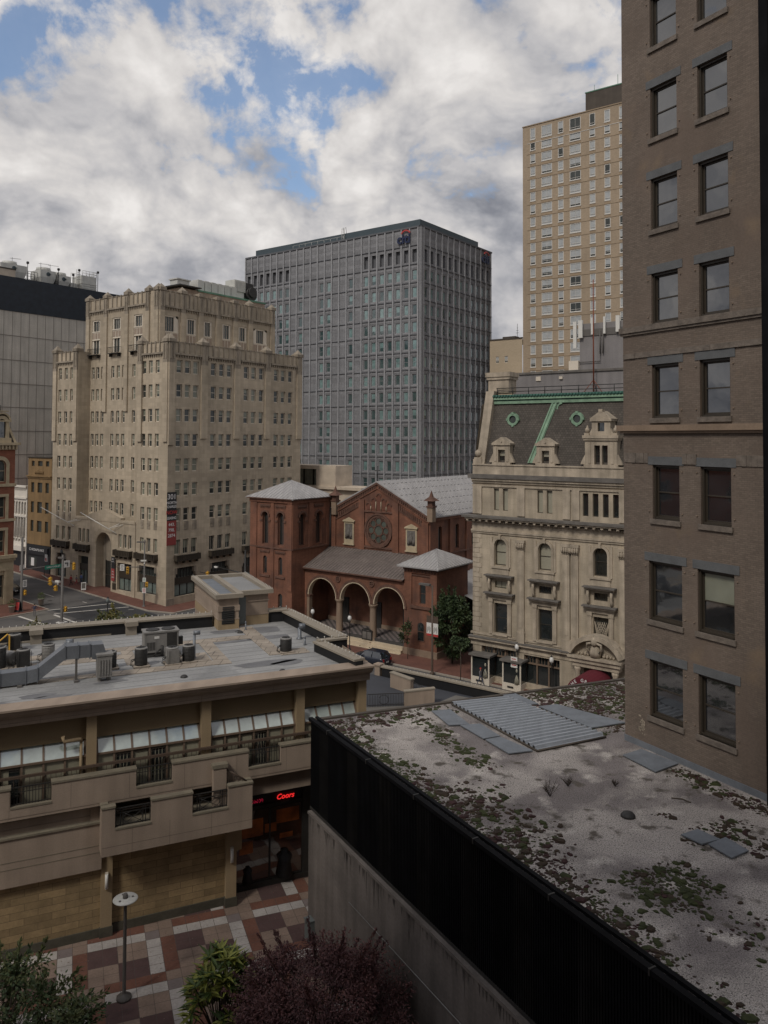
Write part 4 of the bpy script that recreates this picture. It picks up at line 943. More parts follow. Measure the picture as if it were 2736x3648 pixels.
display(1.0, 3.2); display(4.75, 6.9)
# awning
aw = MB(); n = 14; r0 = 1.55
P0 = lambda t, w: GF(14.85 + r0 * cos(t), 2.2 + r0 * .95 * sin(t), w)
for k in range(n):
    t0, t1 = pi * k / n, pi * (k + 1) / n
    aw.poly([P0(t0, .4), P0(t1, .4), P0(t1, 4.2), P0(t0, 4.2)], 0, True); aw.poly([GF(14.85, 2.2, 4.2), P0(t0, 4.2), P0(t1, 4.2)], 0)
ao = obj('entrance_awning', aw, 'awning_red', None, 'dark red barrel shaped entrance awning lettered in white under the stone pediment', cat='awning')
AWF = sub(GF, 14.85, 4.2)
def arc_text(parent, body, F, rad, cz, a0, a1, size, m):
    ch_ = [c for c in body]; k = len(ch_); mm = MB()
    for i, c in enumerate(ch_):
        if c == ' ': continue
        t = radians(a0 + (a1 - a0) * i / (k - 1))
        ct, st = cos(t - pi / 2), sin(t - pi / 2)
        F2 = lambda u, v, w, ct=ct, st=st, t=t: F(rad * cos(t) + u * ct - v * st, cz + rad * sin(t) + u * st + v * ct, w)
        mm.add(text_mb(c, size, F2, 0, 0, .02, .01, bold=.008))
    obj('lettering', mm, m, parent)
arc_text(ao, 'THE GRAND', AWF, 1.22, 2.2, 158, 22, .42, 'banner_text')
# mansard roof
MA = MB()
zb, zt, wt_ = 23.3, 30.1, -2.1
MA.poly([GF(1.9, zb, -.25), GF(24, zb, -.25), GF(24, zt, wt_), GF(1.9, zt, wt_)]); MA.poly([GF(1.9, zb, -.25), GF(1.9, zt, wt_), GF(1.9, zt, -12), GF(1.9, zb, -14)])
MA.poly([GF(1.9, 30.6, wt_), GF(24, 30.6, wt_), GF(24, 30.6, -12), GF(1.9, 30.6, -12)])
roof = obj('mansard_roof', MA, 'mansard_slate', B)
m_ = MB(); m_.hexa([GF(1.0, zb, .05), GF(2.0, zb, .05), GF(2.0, zb, -.7), GF(1.0, zb, -.7), GF(1.2, 31.4, wt_ + .3), GF(2.2, 31.4, wt_ + .3), GF(2.2, 31.4, wt_ - .8), GF(1.2, 31.4, wt_ - .8)])
m_.bx(GF, 1.15, 3.7, 31.2, 32.7, -4.2, -2.4); m_.bx(GF, 1.0, 3.85, 32.7, 33.0, -4.35, -2.25); m_.bx(GF, .9, 3.95, 33.0, 33.5, -4.4, -2.15)
obj('gable_coping', m_, 'grand_trim', roof)
m_ = MB(); m_.bx(GF, .65, 1.7, 23.4, 23.9, -.5, .1); m_.bx(GF, .75, 1.6, 23.9, 24.1, -.45, .05)
m_.lathe(GF(1.15, 24.1, -.2), [(.1, 0), (.3, .18), (.38, .42), (.33, .65), (.15, .8), (.03, .84)], 14); obj('ball_finial', m_, 'grand_trim', roof)
m_ = MB(); m_.bx(GF, 2.05, 24, 29.95, 30.25, wt_ - .2, wt_ + .25); m_.bx(GF, 2.05, 24, 30.4, 30.62, wt_ - .2, wt_ + .4)
def onslope(u, z, d=.08): t = (z - zb) / (zt - zb); return GF(u, z, -.25 + t * (wt_ + .25) + d)
a, b = (7.35, 23.6), (9.35, 30.0)
for off, hw, d in ((0, .34, .1), (-.2, .07, .2), (.2, .07, .2)):
    m_.hexa([onslope(a[0] + off - hw, a[1], 0), onslope(a[0] + off + hw, a[1], 0), onslope(a[0] + off + hw, a[1], d), onslope(a[0] + off - hw, a[1], d), onslope(b[0] + off - hw, b[1], 0), onslope(b[0] + off + hw, b[1], 0), onslope(b[0] + off + hw, b[1], d), onslope(b[0] + off - hw, b[1], d)])
m_.ring(sub(GF, 0, wt_ + .05), 10.2, 29.35, .45, .62, .0, .2, 0, 8, radians(90), radians(190))
obj('copper_flashing', m_, 'copper_green', roof)
m_ = MB(); m_.bx(GF, 2.05, 24, 30.25, 30.4, wt_ - .2, wt_ + .2); m_.bx(GF, 2.05, 24, 30.62, 30.95, wt_ - .3, wt_ + .3)
for k in range(62): m_.lathe(GF(2.2 + .35 * k, 30.62, wt_ + .38), [(.1, 0), (.15, .15), (.1, .32)], 6)
obj('copper_gutter', m_, 'copper_dark', roof)
m_ = MB()
for z in (31.3, 31.7): m_.tube([GF(2.3, z, wt_ - .1), GF(24, z, wt_ - .1)], .045, 5)
for k in range(12): m_.tube([GF(2.4 + 1.9 * k, 30.95, wt_ - .1), GF(2.4 + 1.9 * k, 31.75, wt_ - .1)], .05, 5)
obj('roof_railing', m_, 'dark_metal', roof)
for u in (4.72, 12.05, 19.3):
    m_ = MB(); Fz = sub(GF, 0, -1.6); m_.ring(Fz, u, 28.22, .42, .68, -.4, .3, 0, 20)
    for k in range(4): t = pi / 2 * k; m_.bx(Fz, u + .66 * cos(t) - .12, u + .66 * cos(t) + .12, 28.22 + .66 * sin(t) - .12, 28.22 + .66 * sin(t) + .12, -.2, .34)
    o = obj('round_dormer', m_, 'copper_green', roof)
    m_ = MB(); m_.poly([Fz(u + .43 * cos(2 * pi * k / 16), 28.22 + .43 * sin(2 * pi * k / 16), .12) for k in range(16)]); obj('pane', m_, 'glass_office', o)
def dormer(u, hw, zs, wide=False):
    m_ = MB(); w1 = .05
    m_.bx(GF, u - hw - .1, u + hw + .1, 23.3, 23.6, -1, w1 + .1)
    m_.bx(GF, u - hw, u - hw * .42, 23.6, zs, -1.2, w1); m_.bx(GF, u + hw * .42, u + hw, 23.6, zs, -1.2, w1); m_.bx(GF, u - hw * .42, u + hw * .42, zs - .5, zs, -1.2, w1 - .02)
    m_.bx(GF, u - hw - .12, u + hw + .12, zs, zs + .2, -1.6, w1 + .15)
    if not wide: m_.prism(GF, [(u - hw - .15, zs + .2), (u + hw + .15, zs + .2), (u, zs + .85)], -1.9, w1 + .12); m_.ring(GF, u, zs + .38, 0, .14, w1 + .12, w1 + .2, 0, 10)
    else: m_.bx(GF, u - hw * .06, u + hw * .06, 23.6, zs - .5, -.6, w1)
    for s in (-1, 1): m_.prism(GF, [(u + s * hw, 23.6), (u + s * (hw + .5), 23.6), (u + s * (hw + .42), 23.85), (u + s * hw, 24.6)], -.3, w1 - .03); m_.bx(GF, u + s * hw * .72 - .13, u + s * hw * .72 + .13, 23.7, zs - .2, w1, w1 + .06)
    o = obj('dormer', m_, 'grand_trim', roof)
    w = sub(GF, 0, -.3); f_, p_ = sash(w, u - hw * .42, u + hw * .42, 23.6, zs - .5, .1, fw=.06, rail=True, blind=.5 if not wide else 0, muntins=1 if wide else 0)
    f_.add(MB()); p_.m = [x + 1 for x in p_.m]; f_.add(p_); obj('window', f_, ['bronze_frame', 'glass_dark', 'blind'], roof)
dormer(4.1, 1.0, 25.45); dormer(9.2, 1.0, 25.4)
dormer(15.15, 1.65, 26.0, True)
m_ = MB(); u = 15.15
m_.bx(GF, u - 1.85, u + 1.85, 26.2, 26.5, -1.5, .3); m_.bx(GF, u - .95, u - .35, 26.5, 27.9, -1.8, 0); m_.bx(GF, u + .35, u + .95, 26.5, 27.9, -1.8, 0); m_.bx(GF, u - .35, u + .35, 26.5, 26.9, -1.4, -.02); m_.bx(GF, u - .35, u + .35, 27.75, 27.9, -1.8, -.02)
m_.poly([GF(u - .35, 26.9, -.3), GF(u + .35, 26.9, -.3), GF(u + .35, 27.75, -.3), GF(u - .35, 27.75, -.3)], 1)
m_.bx(GF, u - 1.1, u + 1.1, 27.9, 28.15, -2.2, .15); m_.prism(GF, [(u - 1.15, 28.15), (u + 1.15, 28.15), (u, 28.95)], -2.2, .12); m_.bx(GF, u - .2, u + .2, 28.8, 29.1, -.5, .15)
for s in (-1, 1):
    m_.prism(GF, [(u + s * .95, 26.5), (u + s * 1.35, 26.5), (u + s * .95, 27.2)], -.4, -.05)
    m_.bx(GF, u + s * 1.45 - .25, u + s * 1.45 + .25, 26.5, 26.75, -.4, .15); m_.lathe(GF(u + s * 1.45, 26.75, -.1), [(.1, 0), (.24, .15), (.24, .35), (.12, .5), (.05, .75)], 10)
obj('dormer_upper_stage', m_, ['grand_trim', 'glass_dark'], roof)
# rooftop plant behind the mansard
B2 = root('rooftop_plant_house', GF(10, 30.6, -9), 'grey rendered plant house on the roof behind the mansard', 'rooftop building')
m_ = MB(); m_.bx(GF, 1.4, 24, 30.6, 33.6, -13, -8); m_.bx(GF, 1.2, 24, 33.6, 33.85, -13.1, -7.85, 1)
m_.bx(GF, 4.3, 4.9, 33.0 - .2, 33.3, -8, -7.9, 2); m_.bx(GF, 7.2, 7.6, 32.9, 33.2, -8, -7.8, 2); m_.bx(GF, 14.8, 16.0, 31.0, 33.0, -8, -7.9, 3)
obj('wall', m_, ['mech_grey', 'grand_ledge', 'cream_paint', 'rust_steel'], B2)
m_ = MB(); m_.bx(GF, 7.0, 12.7, 33.85, 39.9, -19, -14.2); m_.bx(GF, 7.0, 12.7, 38.4, 39.2, -14.2, -14.1, 1)
m_.tube([GF(9.6, 36.2, -14), GF(9.6, 39, -14)], .08, 6, 1); m_.tube([GF(9.95, 36.2, -14), GF(9.95, 39, -14)], .08, 6, 1); m_.tube([GF(6.9, 35.3, -14), GF(9.6, 35.3, -14), GF(9.6, 36.3, -14)], .05, 5, 1)
m_.bx(GF, 5.8, 7.0, 34.0, 35.5, -14.5, -13.7, 2)
for z in (35.0, 36.5, 38.0, 39.5, 41.0): m_.tube([GF(12.8, z, -14), GF(14.0, z, -14)], .05, 5, 1)
for u in (12.8, 14.0): m_.tube([GF(u, 34, -14), GF(u, 41.3, -14)], .05, 5, 1)
obj('lift_tower', m_, ['mech_grey', 'pole_grey', 'cream_paint'], B2)
for i, (u, z0, z1, wd) in enumerate(((6.55, 37.0, 40.2, .42), (7.25, 38.2, 40.3, .5), (8.7, 38.5, 40.5, .25), (10.2, 38.5, 40.5, .25), (11.8, 38.6, 40.5, .45))):
    m_ = MB(); m_.bx(GF, u - wd / 2, u + wd / 2, z0, z1, -14.0, -13.75)
    obj('antenna_panel', m_, 'white_metal', None, ('lower left white antenna panel on the edge of the grey lift tower', 'wide white antenna panel at the left corner of the grey lift tower', 'left of two narrow white antenna panels on the lift tower', 'right of two narrow white antenna panels on the lift tower', 'white antenna panel behind the rusty mast')[i], cat='antenna', group='antenna panels on the lift tower')
m_ = MB(); m_.tube([GF(11.6, 30.6, -7), GF(11.6, 43.6, -7)], .09, 8, r1=.05)
for du, dw in ((-1.2, .3), (1.2, .3), (0, -1)): m_.tube([GF(11.6 + du, 31.0, -7 + dw), GF(11.6, 32.6, -7)], .04, 5)
obj('rusty_mast', m_, 'rust_steel', None, 'tall thin rusty red mast standing behind the mansard roof', cat='mast')
# ================================================================== red brick church
B = root('brick_church', (PC[0], PC[1], 0), 'red brick church with square corner tower, rose window and three arched porch', 'church')
# --- tall tower at the left
TF = sub(PF, -23.95, 2.54)            # front, u 0..7.75
TS_ = FR(TF(7.75, 0)[:2], AR)         # south side
TN = 7.75
mb = MB(); wsp = []
opf = []
for c in (2.8, 5.65): opf += [(c - .55, c + .55, 11.85, 16.2, .5), (c - .36, c + .36, 7.9, 10.3, .3), (c - .38, c + .38, 2.5, 5.5, .3)]
ops_ = []
for c in (1.95, 5.25): ops_ += [(c - .6, c + .6, 11.85, 16.05, .5)]
mb.wall(TF, 0, TN, 0, 17.5, opf); mb.wall(TS_, 0, TN, 0, 17.5, ops_)
mb.poly([TF(0, 0, 0), TF(0, 0, -TN), TF(0, 17.5, -TN), TF(0, 17.5, 0)])
for F, oo in ((TF, opf), (TS_, ops_)):
    for a, b, c, d, dp in oo:
        mb.arch(F, a, b, d, 0, dp, 0, None, 10); wsp.append((F, a, b, c, d, dp - .08, dict(arch=True, fw=.08, rail=False, muntins=1 if b - a > .9 else 0)))
tower = obj('tower', mb, 'church_brick', B)
m_ = MB()
for F in (TF, TS_):
    m_.bx(F, -.05, TN + .05, 11.35, 11.55, 0, .14, 1); m_.bx(F, -.1, TN + .1, 17.5, 17.95, -.3, .2, 0); m_.bx(F, -.35, TN + .35, 17.95, 18.1, -.5, .5, 1)
    for a, b in ((0, 1.25), (3.95, 4.5), (7.0, 7.75)) if F is TF else ((0, .9), (3.2, 3.95), (6.9, 7.75)):
        m_.bx(F, a, b, 11.55, 17.5, 0, .12, 0)
        if F is TF: m_.bx(F, a, b, 6.0, 11.35, 0, .12, 0)
    for c in ((2.8, 5.65) if F is TF else (1.95, 5.25)):
        m_.ring(F, c, 15.6, .62, .85, 0, .14, 2, 12, 0, pi); m_.bx(F, c - 1.0, c - .58, 14.9, 15.15, 0, .12, 2); m_.bx(F, c + .58, c + 1.0, 14.9, 15.15, 0, .12, 2)
        m_.bx(F, c - .95, c + .95, 16.95, 17.2, 0, .1, 2)
        for k in range(8): m_.bx(F, c - .9 + .24 * k, c - .8 + .24 * k, 16.75, 16.95, 0, .1, 2)
        if F is TF:
            m_.bx(F, c - .9, c + .9, 10.85, 11.05, 0, .1, 2)
            for k in range(8): m_.bx(F, c - .88 + .23 * k, c - .78 + .23 * k, 10.7, 10.85, 0, .1, 2)
            m_.bx(F, c - .9, c + .9, 7.5, 7.75, 0, .14, 2)
obj('tower_trim', m_, ['church_brick', 'church_terracotta', 'church_terracotta'], tower)
def hip(F, a, b, w0, w1, z, zt, oh, nseam, name, parent):
    m_ = MB(); c = [F(a - oh, z, w1 + oh), F(b + oh, z, w1 + oh), F(b + oh, z, w0 - oh), F(a - oh, z, w0 - oh)]
    ap = Vector(F((a + b) / 2, zt, (w0 + w1) / 2))
    for i in range(4):
        p, q = Vector(c[i]), Vector(c[(i + 1) % 4]); m_.poly([p, q, ap], 0)
        m_.poly([p, q, q - Vector((0, 0, .14)), p - Vector((0, 0, .14))], 0); m_.tube([p, ap], .05, 5, 1)
        for k in range(1, nseam):
            e = p.lerp(q, k / nseam); t = 1 - abs(2 * k / nseam - 1)
            top = (p.lerp(q, .5)).lerp(ap, t) + (e - p.lerp(q, .5)) - (e - p.lerp(q, .5)) * 0
            m_.tube([e + Vector((0, 0, .03)), top + Vector((0, 0, .03))], .03, 4, 1)
    m_.poly([(x, y, zz_ - .15) for x, y, zz_ in c], 0)
    return obj(name, m_, ['lead_roof', 'lead_seam'], parent)
hip(TF, 0, TN, -TN, 0, 18.1, 20.3, .5, 14, 'tower_roof', tower)
# --- gabled front wall and nave
GW = sub(PF, 0, -5.28); u0, u1, ur, ze, zr = -16.2, 0.12, -8.1, 16.3, 20.35
mb = MB()
mb.poly([GW(u0, 0, 0), GW(u1, 0, 0), GW(u1, ze, 0), GW(ur, zr, 0), GW(u0, ze, 0)])
NS = FR(GW(u1, 0)[:2], AR)
opn = [(2.2 + 4.25 * k, 3.1 + 4.25 * k, 11.5, 14.8, .35) for k in range(6)]
mb.wall(NS, 0, 28, 0, ze, opn)
for a, b, c, d, dp in opn: mb.arch(NS, a, b, d, 0, dp, 0, None, 8); wsp.append((NS, a, b, c, d, dp - .08, dict(arch=True, fw=.08, rail=False, muntins=0)))
mb.poly([GW(u0, 0, 0), GW(u0, 0, -28), GW(u0, ze, -28), GW(u0, ze, 0)])
mb.poly([GW(u0, 0, -28), GW(u1, 0, -28), GW(u1, ze, -28), GW(ur, zr, -28), GW(u0, ze, -28)])
nave = obj('nave', mb, 'church_brick', B)
m_ = MB()
for s, (ua, ub) in ((1, (ur, u1 + .5)), (-1, (ur, u0 - .5))):
    sl = (ze - zr) / (u1 - ur) if s == 1 else (ze - zr) / (ur - u0) * -1
    za, zb_ = zr + .12, zr + .12 - (zr - ze) / (u1 - ur) * abs(ub - ua)
    A0, A1, B1, B0 = GW(ua, za, .25), GW(ub, zb_, .25), GW(ub, zb_, -28.3), GW(ua, za, -28.3)
    m_.poly([A0, A1, B1, B0]); m_.poly([Vector(p) - Vector((0, 0, .18)) for p in (A0, A1, B1, B0)])
    m_.poly([A0, A1, Vector(A1) - Vector((0, 0, .18)), Vector(A0) - Vector((0, 0, .18))]); m_.poly([A1, B1, Vector(B1) - Vector((0, 0, .18)), Vector(A1) - Vector((0, 0, .18))])
    for k in range(56):
        w = -.1 - .5 * k; m_.tube([GW(ua, za + .03, w), GW(ub, zb_ + .03, w)], .03, 4, 1)
    for j in range(6):
        t = (j + .6) / 6.2
        for k in range(28): w = -.1 - .5 * (2 * k + j % 2); p = GW(ua + (ub - ua) * t, za + (zb_ - za) * t + .05, w); q = GW(ua + (ub - ua) * t, za + (zb_ - za) * t + .05, w - .5); m_.tube([p, q], .045, 4, 1)
obj('nave_roof', m_, ['lead_roof', 'lead_seam'], nave)
m_ = MB()
def rake(ua, ub, dz0, dz1, w1, mi):
    for a, b in ((ua, ub),):
        z = lambda u: zr - (zr - ze) / (u1 - ur) * abs(u - ur)
        m_.prism(GW, [(a, z(a) - dz1), (b, z(b) - dz1), (b, z(b) - dz0), (a, z(a) - dz0)], 0, w1, mi)
for s in (-1, 1):
    rake(ur, ur + s * 8.3, .0, .35, .22, 1)
    for k in range(26):
        u = ur + s * (.3 + .3 * k); z = zr - (zr - ze) / (u1 - ur) * abs(u - ur); m_.bx(GW, u - .09, u + .09, z - .8, z - .3, 0, .14, 1)
    rake(ur, ur + s * 8.0, .78, .95, .12, 0)
PLS = [(-16.2, -15.2), (-11.15, -10.2), (-5.5, -4.55), (-.9, .12)]
for a, b in PLS:
    z = zr - (zr - ze) / (u1 - ur) * max(abs(a - ur), abs(b - ur)); m_.bx(GW, a, b, 10.3, z - .95, 0, .2, 0)
z1_ = lambda u: zr - (zr - ze) / (u1 - ur) * abs(u - ur)
for a, b in ((-15.2, -11.15), (-4.55, -.9)):      # stepped corbel table under the rakes, blind arcade below
    for k in range(12):
        u = a + (b - a) * (k + .5) / 12; m_.bx(GW, u - .1, u + .1, z1_(u) - 1.75, z1_(u) - 1.2, 0, .13, 2)
    m_.prism(GW, [(a, z1_(a) - 1.95), (b, z1_(b) - 1.95), (b, z1_(b) - 1.75), (a, z1_(a) - 1.75)], 0, .1, 2)
    m_.bx(GW, a, b, 11.1, 11.3, 0, .2, 2)
    for k in range(9): u = a + (b - a) * (k + .5) / 9; m_.ring(GW, u, 10.75, .14, .22, 0, .12, 2, 6, 0, pi); m_.bx(GW, u - .22, u - .16, 10.2, 10.75, 0, .1, 2)
m_.bx(GW, -10.2, -5.5, 11.5, 11.75, 0, .16, 2); m_.bx(GW, -10.2, -5.5, 16.25, 16.45, 0, .16, 2)
for k in range(10): u = -10.2 + 4.7 * (k + .5) / 10; m_.ring(GW, u, 11.1, .15, .22, 0, .1, 2, 6, 0, pi); m_.bx(GW, u - .22, u - .16, 10.3, 11.1, 0, .09, 2)
for i, k in enumerate((-2, -1, 0, 1, 2)):
    u = -7.85 + k * .85; ht = 18.7 - abs(k) * .62; m_.bx(GW, u - .28, u + .28, 16.6, ht - .28, .0, .04, 3); m_.ring(GW, u, ht - .28, 0, .28, 0, .04, 3, 8, 0, pi); m_.ring(GW, u, ht - .28, .28, .42, 0, .14, 2, 8, 0, pi)
    if k < 2: m_.tube([GW(u + .425, 16.5, .12), GW(u + .425, min(ht, 18.7 - abs(k + 1) * .62) - .35, .12)], .05, 6, 4)
m_.ring(GW, -7.85, 13.9, 2.05, 2.3, 0, .22, 2, 28); m_.ring(GW, -7.85, 13.9, 1.75, 2.05, 0, .12, 2, 28)
obj('gable_trim', m_, ['church_brick', 'church_terracotta', 'church_terracotta', 'church_brick_dark', 'marble_step'], nave)
rw = MB(); rg = MB()
rg.poly([GW(-7.85 + 1.75 * cos(2 * pi * k / 24), 13.9 + 1.75 * sin(2 * pi * k / 24), .03) for k in range(24)])
rw.ring(GW, -7.85, 13.9, .62, .74, .03, .12, 0, 16)
for k in range(8):
    t = 2 * pi * k / 8; rw.ring(GW, -7.85 + 1.22 * cos(t), 13.9 + 1.22 * sin(t), .42, .52, .03, .12, 0, 12)
    for j in (-1, 1): rw.ring(GW, -7.85 + 1.62 * cos(t + pi / 8), 13.9 + 1.62 * sin(t + pi / 8), 0, .2, .03, .11, 0, 8)
ro = obj('rose_window', rw, 'church_terracotta', nave); obj('pane', rg, 'rose_glass', ro)
for a, b, z0, z1 in ((-13.75, -12.05, 11.75, 14.75), (-3.4, -1.7, 11.65, 14.5)):
    m_ = MB(); m_.bx(GW, a, b, z0, z1, 0, .1); m_.bx(GW, a - .1, b + .1, z0 - .15, z0, 0, .2); m_.bx(GW, a - .15, b + .15, z1, z1 + .15, 0, .25); m_.prism(GW, [(a - .2, z1 + .15), (b + .2, z1 + .15), ((a + b) / 2, z1 + .6)], 0, .2)
    c = (a + b) / 2; m_.bx(GW, a + .2, b - .2, z0 + .65, z1 - .25, .1, .11, 1)
    m_.lathe(GW(c, z0 + 1.0, .1), [(.3, 0), (.34, .5), (.22, .9), (.13, 1.1), (.16, 1.3), (.05, 1.5)], 10, 1)
    for s in (-1, 1): m_.lathe(GW(c + s * .38, z0 + .8, .1), [(.2, 0), (.22, .4), (.08, .8)], 8, 1)
    obj('relief_panel', m_, ['buff_stone', 'grand_ledge'], nave)
for u in (.55, -15.3):
    m_ = MB(); m_.bx(GW, u - .4, u + .4, 15.6, 17.4, -.3, .5, 1); m_.bx(GW, u - .5, u + .5, 17.4, 17.6, -.4, .6, 0); m_.bx(GW, u - .36, u + .36, 17.6, 18.3, -.26, .46, 0)
    a = [GW(u - .75, 18.25, .85), GW(u + .75, 18.25, .85), GW(u + .75, 18.25, -.65), GW(u - .75, 18.25, -.65)]; b = [GW(u - .22, 18.75, .32), GW(u + .22, 18.75, .32), GW(u + .22, 18.75, -.12), GW(u - .22, 18.75, -.12)]
    m_.hexa(a + b, 0); ap = GW(u, 19.6, .1)
    for k in range(4): m_.poly([b[k], b[(k + 1) % 4], ap], 0)
    obj('pinnacle', m_, ['church_terracotta', 'brownstone'], nave)
m_ = MB(); m_.tube([GW(ur, zr + .1, 0), GW(ur, zr + 2.1, 0)], .07, 6); m_.tube([GW(ur - .45, zr + 1.5, 0), GW(ur + .45, zr + 1.5, 0)], .06, 6); obj('cross', m_, 'dark_metal', nave)
m_ = MB()
for k in range(7): a = 1.0 + 4.25 * k; m_.bx(NS, a - .5 if k else 0, a + .3, 0, 15.6, 0, .22)
m_.bx(NS, 0, 28, 15.6, 16.25, 0, .3); m_.bx(NS, 0, 28, 11.0, 11.2, 0, .25, 1)
obj('nave_side_trim', m_, ['church_brick', 'church_terracotta'], nave)
m_ = MB(); m_.poly([NS(1, 8.3, 0), NS(28, 8.3, 0), NS(28, 6.2, 6.0), NS(1, 6.2, 6.0)]); m_.poly([NS(1, 6.2, 6), NS(28, 6.2, 6), NS(28, 0, 5.8), NS(1, 0, 5.8)], 1); obj('side_aisle', m_, ['lead_roof', 'church_brick'], nave)
m_ = MB(); m_.tube([PF(-16.0, 16.5, -4.9), PF(-16.0, 9.3, -4.9)], .1, 6); obj('downpipe', m_, 'dark_metal', nave)
# --- porch arcade
m_ = MB(); AR_ = [(-15.5, -10.8), (-9.98, -5.28), (-4.55, .0)]
m_.wall(PF, -16.2, 0, 1.2, 8.9, [(a, b, 1.2, 7.72, .6) for a, b in AR_])
for a, b in AR_: m_.arch(PF, a, b, 7.72, 0, .6, 0, None, 20)
# open the piers between the arches below the spring
m_.f = [f for f in m_.f]
porch = None
mm = MB()
for z0, z1 in ((5.35, 8.9),):
    mm.wall(PF, -16.2, 0, z0, z1, [(a, b, z0, 7.72, .6) for a, b in AR_])
for a, b in AR_: mm.arch(PF, a, b, 7.72, 0, .6, 0, None, 20)
mm.wall(PF, -16.2, 0, 5.35, 8.9, [(a, b, 5.35, 7.72, .001) for a, b in AR_], w=-.6)
for a, b in AR_: mm.arch(PF, a, b, 7.72, -.6, .001, 0, None, 20)
mm.bx(PF, -16.2, -15.5, 1.2, 5.35, -.6, 0)
for a, b in ((-10.8, -9.98), (-5.28, -4.55)): mm.poly([PF(a, 5.35, 0), PF(b, 5.35, 0), PF(b, 5.35, -.6), PF(a, 5.35, -.6)])
porch = obj('porch', mm, 'church_brick', B)
m_ = MB()
for a, b in AR_:
    c, r = (a + b) / 2, (b - a) / 2; sp = 7.72 - r
    m_.ring(PF, c, sp, r - .02, r + .14, -.62, .06, 0, 22, 0, pi); m_.ring(PF, c, sp, r + .14, r + .42, 0, .12, 1, 22, 0, pi)
for u in (-7.63 - 2.76, -7.63 + 2.72):
    m_.ring(PF, u, 7.95, .26, .4, 0, .14, 1, 14); m_.bx(PF, u - .04, u + .04, 7.6, 8.3, .02, .12, 1); m_.bx(PF, u - .3, u + .3, 7.91, 7.99, .02, .12, 1)
m_.bx(PF, -16.3, 0, 8.65, 8.92, 0, .2, 1); m_.bx(PF, -15.7, -15.3, 1.2, 5.1, -.5, .1, 2); m_.bx(PF, -15.8, -15.2, 5.1, 5.35, -.6, .15, 1)
obj('arch_moulding', m_, ['marble_step', 'church_terracotta', 'brownstone'], porch)
for u in (-10.39, -4.92):
    m_ = MB(); m_.lathe(PF(u, 0.15, -.3), [(.72, 0), (.72, .3), (.6, .42), (.66, .6), (.5, .75), (.47, 1.1), (.40, 4.6), (.42, 4.75), (.5, 4.9), (.58, 5.05), (.6, 5.2)], 18); obj('column', m_, 'brownstone', porch)
m_ = MB(); m_.poly([PF(-16.6, 8.95, .45), PF(.1, 8.95, .45), PF(.1, 11.25, -5.26), PF(-16.2, 11.25, -5.26)]); m_.bx(PF, -16.6, 0, 8.8, 8.96, -.1, .5, 1)
for k in range(33): u = -16.4 + .5 * k; m_.tube([PF(u, 9.0, .45), PF(max(u, -16.15), 11.3, -5.24)], .025, 4, 0)
obj('porch_roof', m_, ['slate_roof', 'church_terracotta'], porch)
m_ = MB(); m_.bx(PF, -16.2, 0, .1, 1.25, -5.3, -.05, 1)
for k in range(3): m_.bx(PF, -16.2, 0, .1, 1.25 - .37 * (k + 1) + .0, -.05 + .36 * k, -.05 + .36 * (k + 1), 0)
n = 34
for i in range(n):
    for j in range(12):
        if (i + j) % 2: a = -16.1 + 16 * i / n; w = -.2 - .41 * j; m_.poly([PF(a, 1.255, w), PF(a + 16 / n, 1.255, w), PF(a + 16 / n, 1.255, w - .41), PF(a, 1.255, w - .41)], 2)
obj('porch_steps', m_, ['marble_step', 'drain_iron', 'tile_grey'], porch)
m_ = MB(); m_.bx(PF, -16.1, -.05, 1.25, 9.2, -5.27, -4.7, 0); m_.bx(PF, -16.1, -.05, 1.25, 1.75, -4.7, -4.6, 2)
for u in (-13.1, -7.6, -2.6): m_.bx(PF, u - .75, u + .75, 1.25, 4.6, -4.7, -4.55, 1)
obj('porch_back_wall', m_, ['church_brick', 'dark_metal', 'brownstone'], porch)
# --- low tower at the right
m_ = MB(); mb = MB(); w_ = 7.15
mb.wall(PF, 0, 4.72, 0, 10.6, [(1.1, 3.8, 6.2, 9.9, .14)]); mb.wall(sub(PF, 0, -.14), 1.1, 3.8, 6.2, 9.9, [(2.2, 3.05, 6.3, 8.75, .2)]); mb.arch(sub(PF, 0, -.14), 2.2, 3.05, 8.75, 0, .2, 0, None, 8)
SR = FR(PF(4.72, 0)[:2], AR); mb.wall(SR, 0, w_, 0, 10.6, []); mb.poly([PF(0, 0, 0), PF(0, 0, -w_), PF(0, 10.6, -w_), PF(0, 10.6, 0)])
lt = obj('corner_turret', mb, 'church_brick', B)
wsp.append((sub(PF, 0, -.14), 2.2, 3.05, 6.3, 8.75, .18, dict(arch=True, rail=True, blind=0)))
wsp.append((PF, 2.0, 3.0, 1.9, 4.2, -.02, dict(arch=True, rail=True)))
m_.bx(PF, -.05, 4.77, 10.3, 10.6, 0, .15, 0); m_.bx(SR, 0, w_, 10.3, 10.6, 0, .15, 0); m_.bx(PF, 1.0, 3.9, 5.75, 6.05, 0, .2, 0); m_.bx(PF, 1.1, 3.8, 9.6, 9.75, -.14, -.02, 0)
for k in range(11): u = .1 + .42 * k; m_.bx(PF, u, u + .15, 10.05, 10.3, 0, .1, 0)
m_.bx(PF, -.15, 4.85, 0, .9, 0, .15, 1); m_.bx(SR, 0, w_, 0, .9, 0, .15, 1)
obj('turret_trim', m_, ['church_terracotta', 'brownstone'], lt)
hip(PF, 0, 4.72, -w_, 0, 10.75, 12.5, .65, 14, 'turret_roof', lt)
windows(B, wsp, ['church_terracotta'], ['glass_dark', 'glass_dark'], 100)

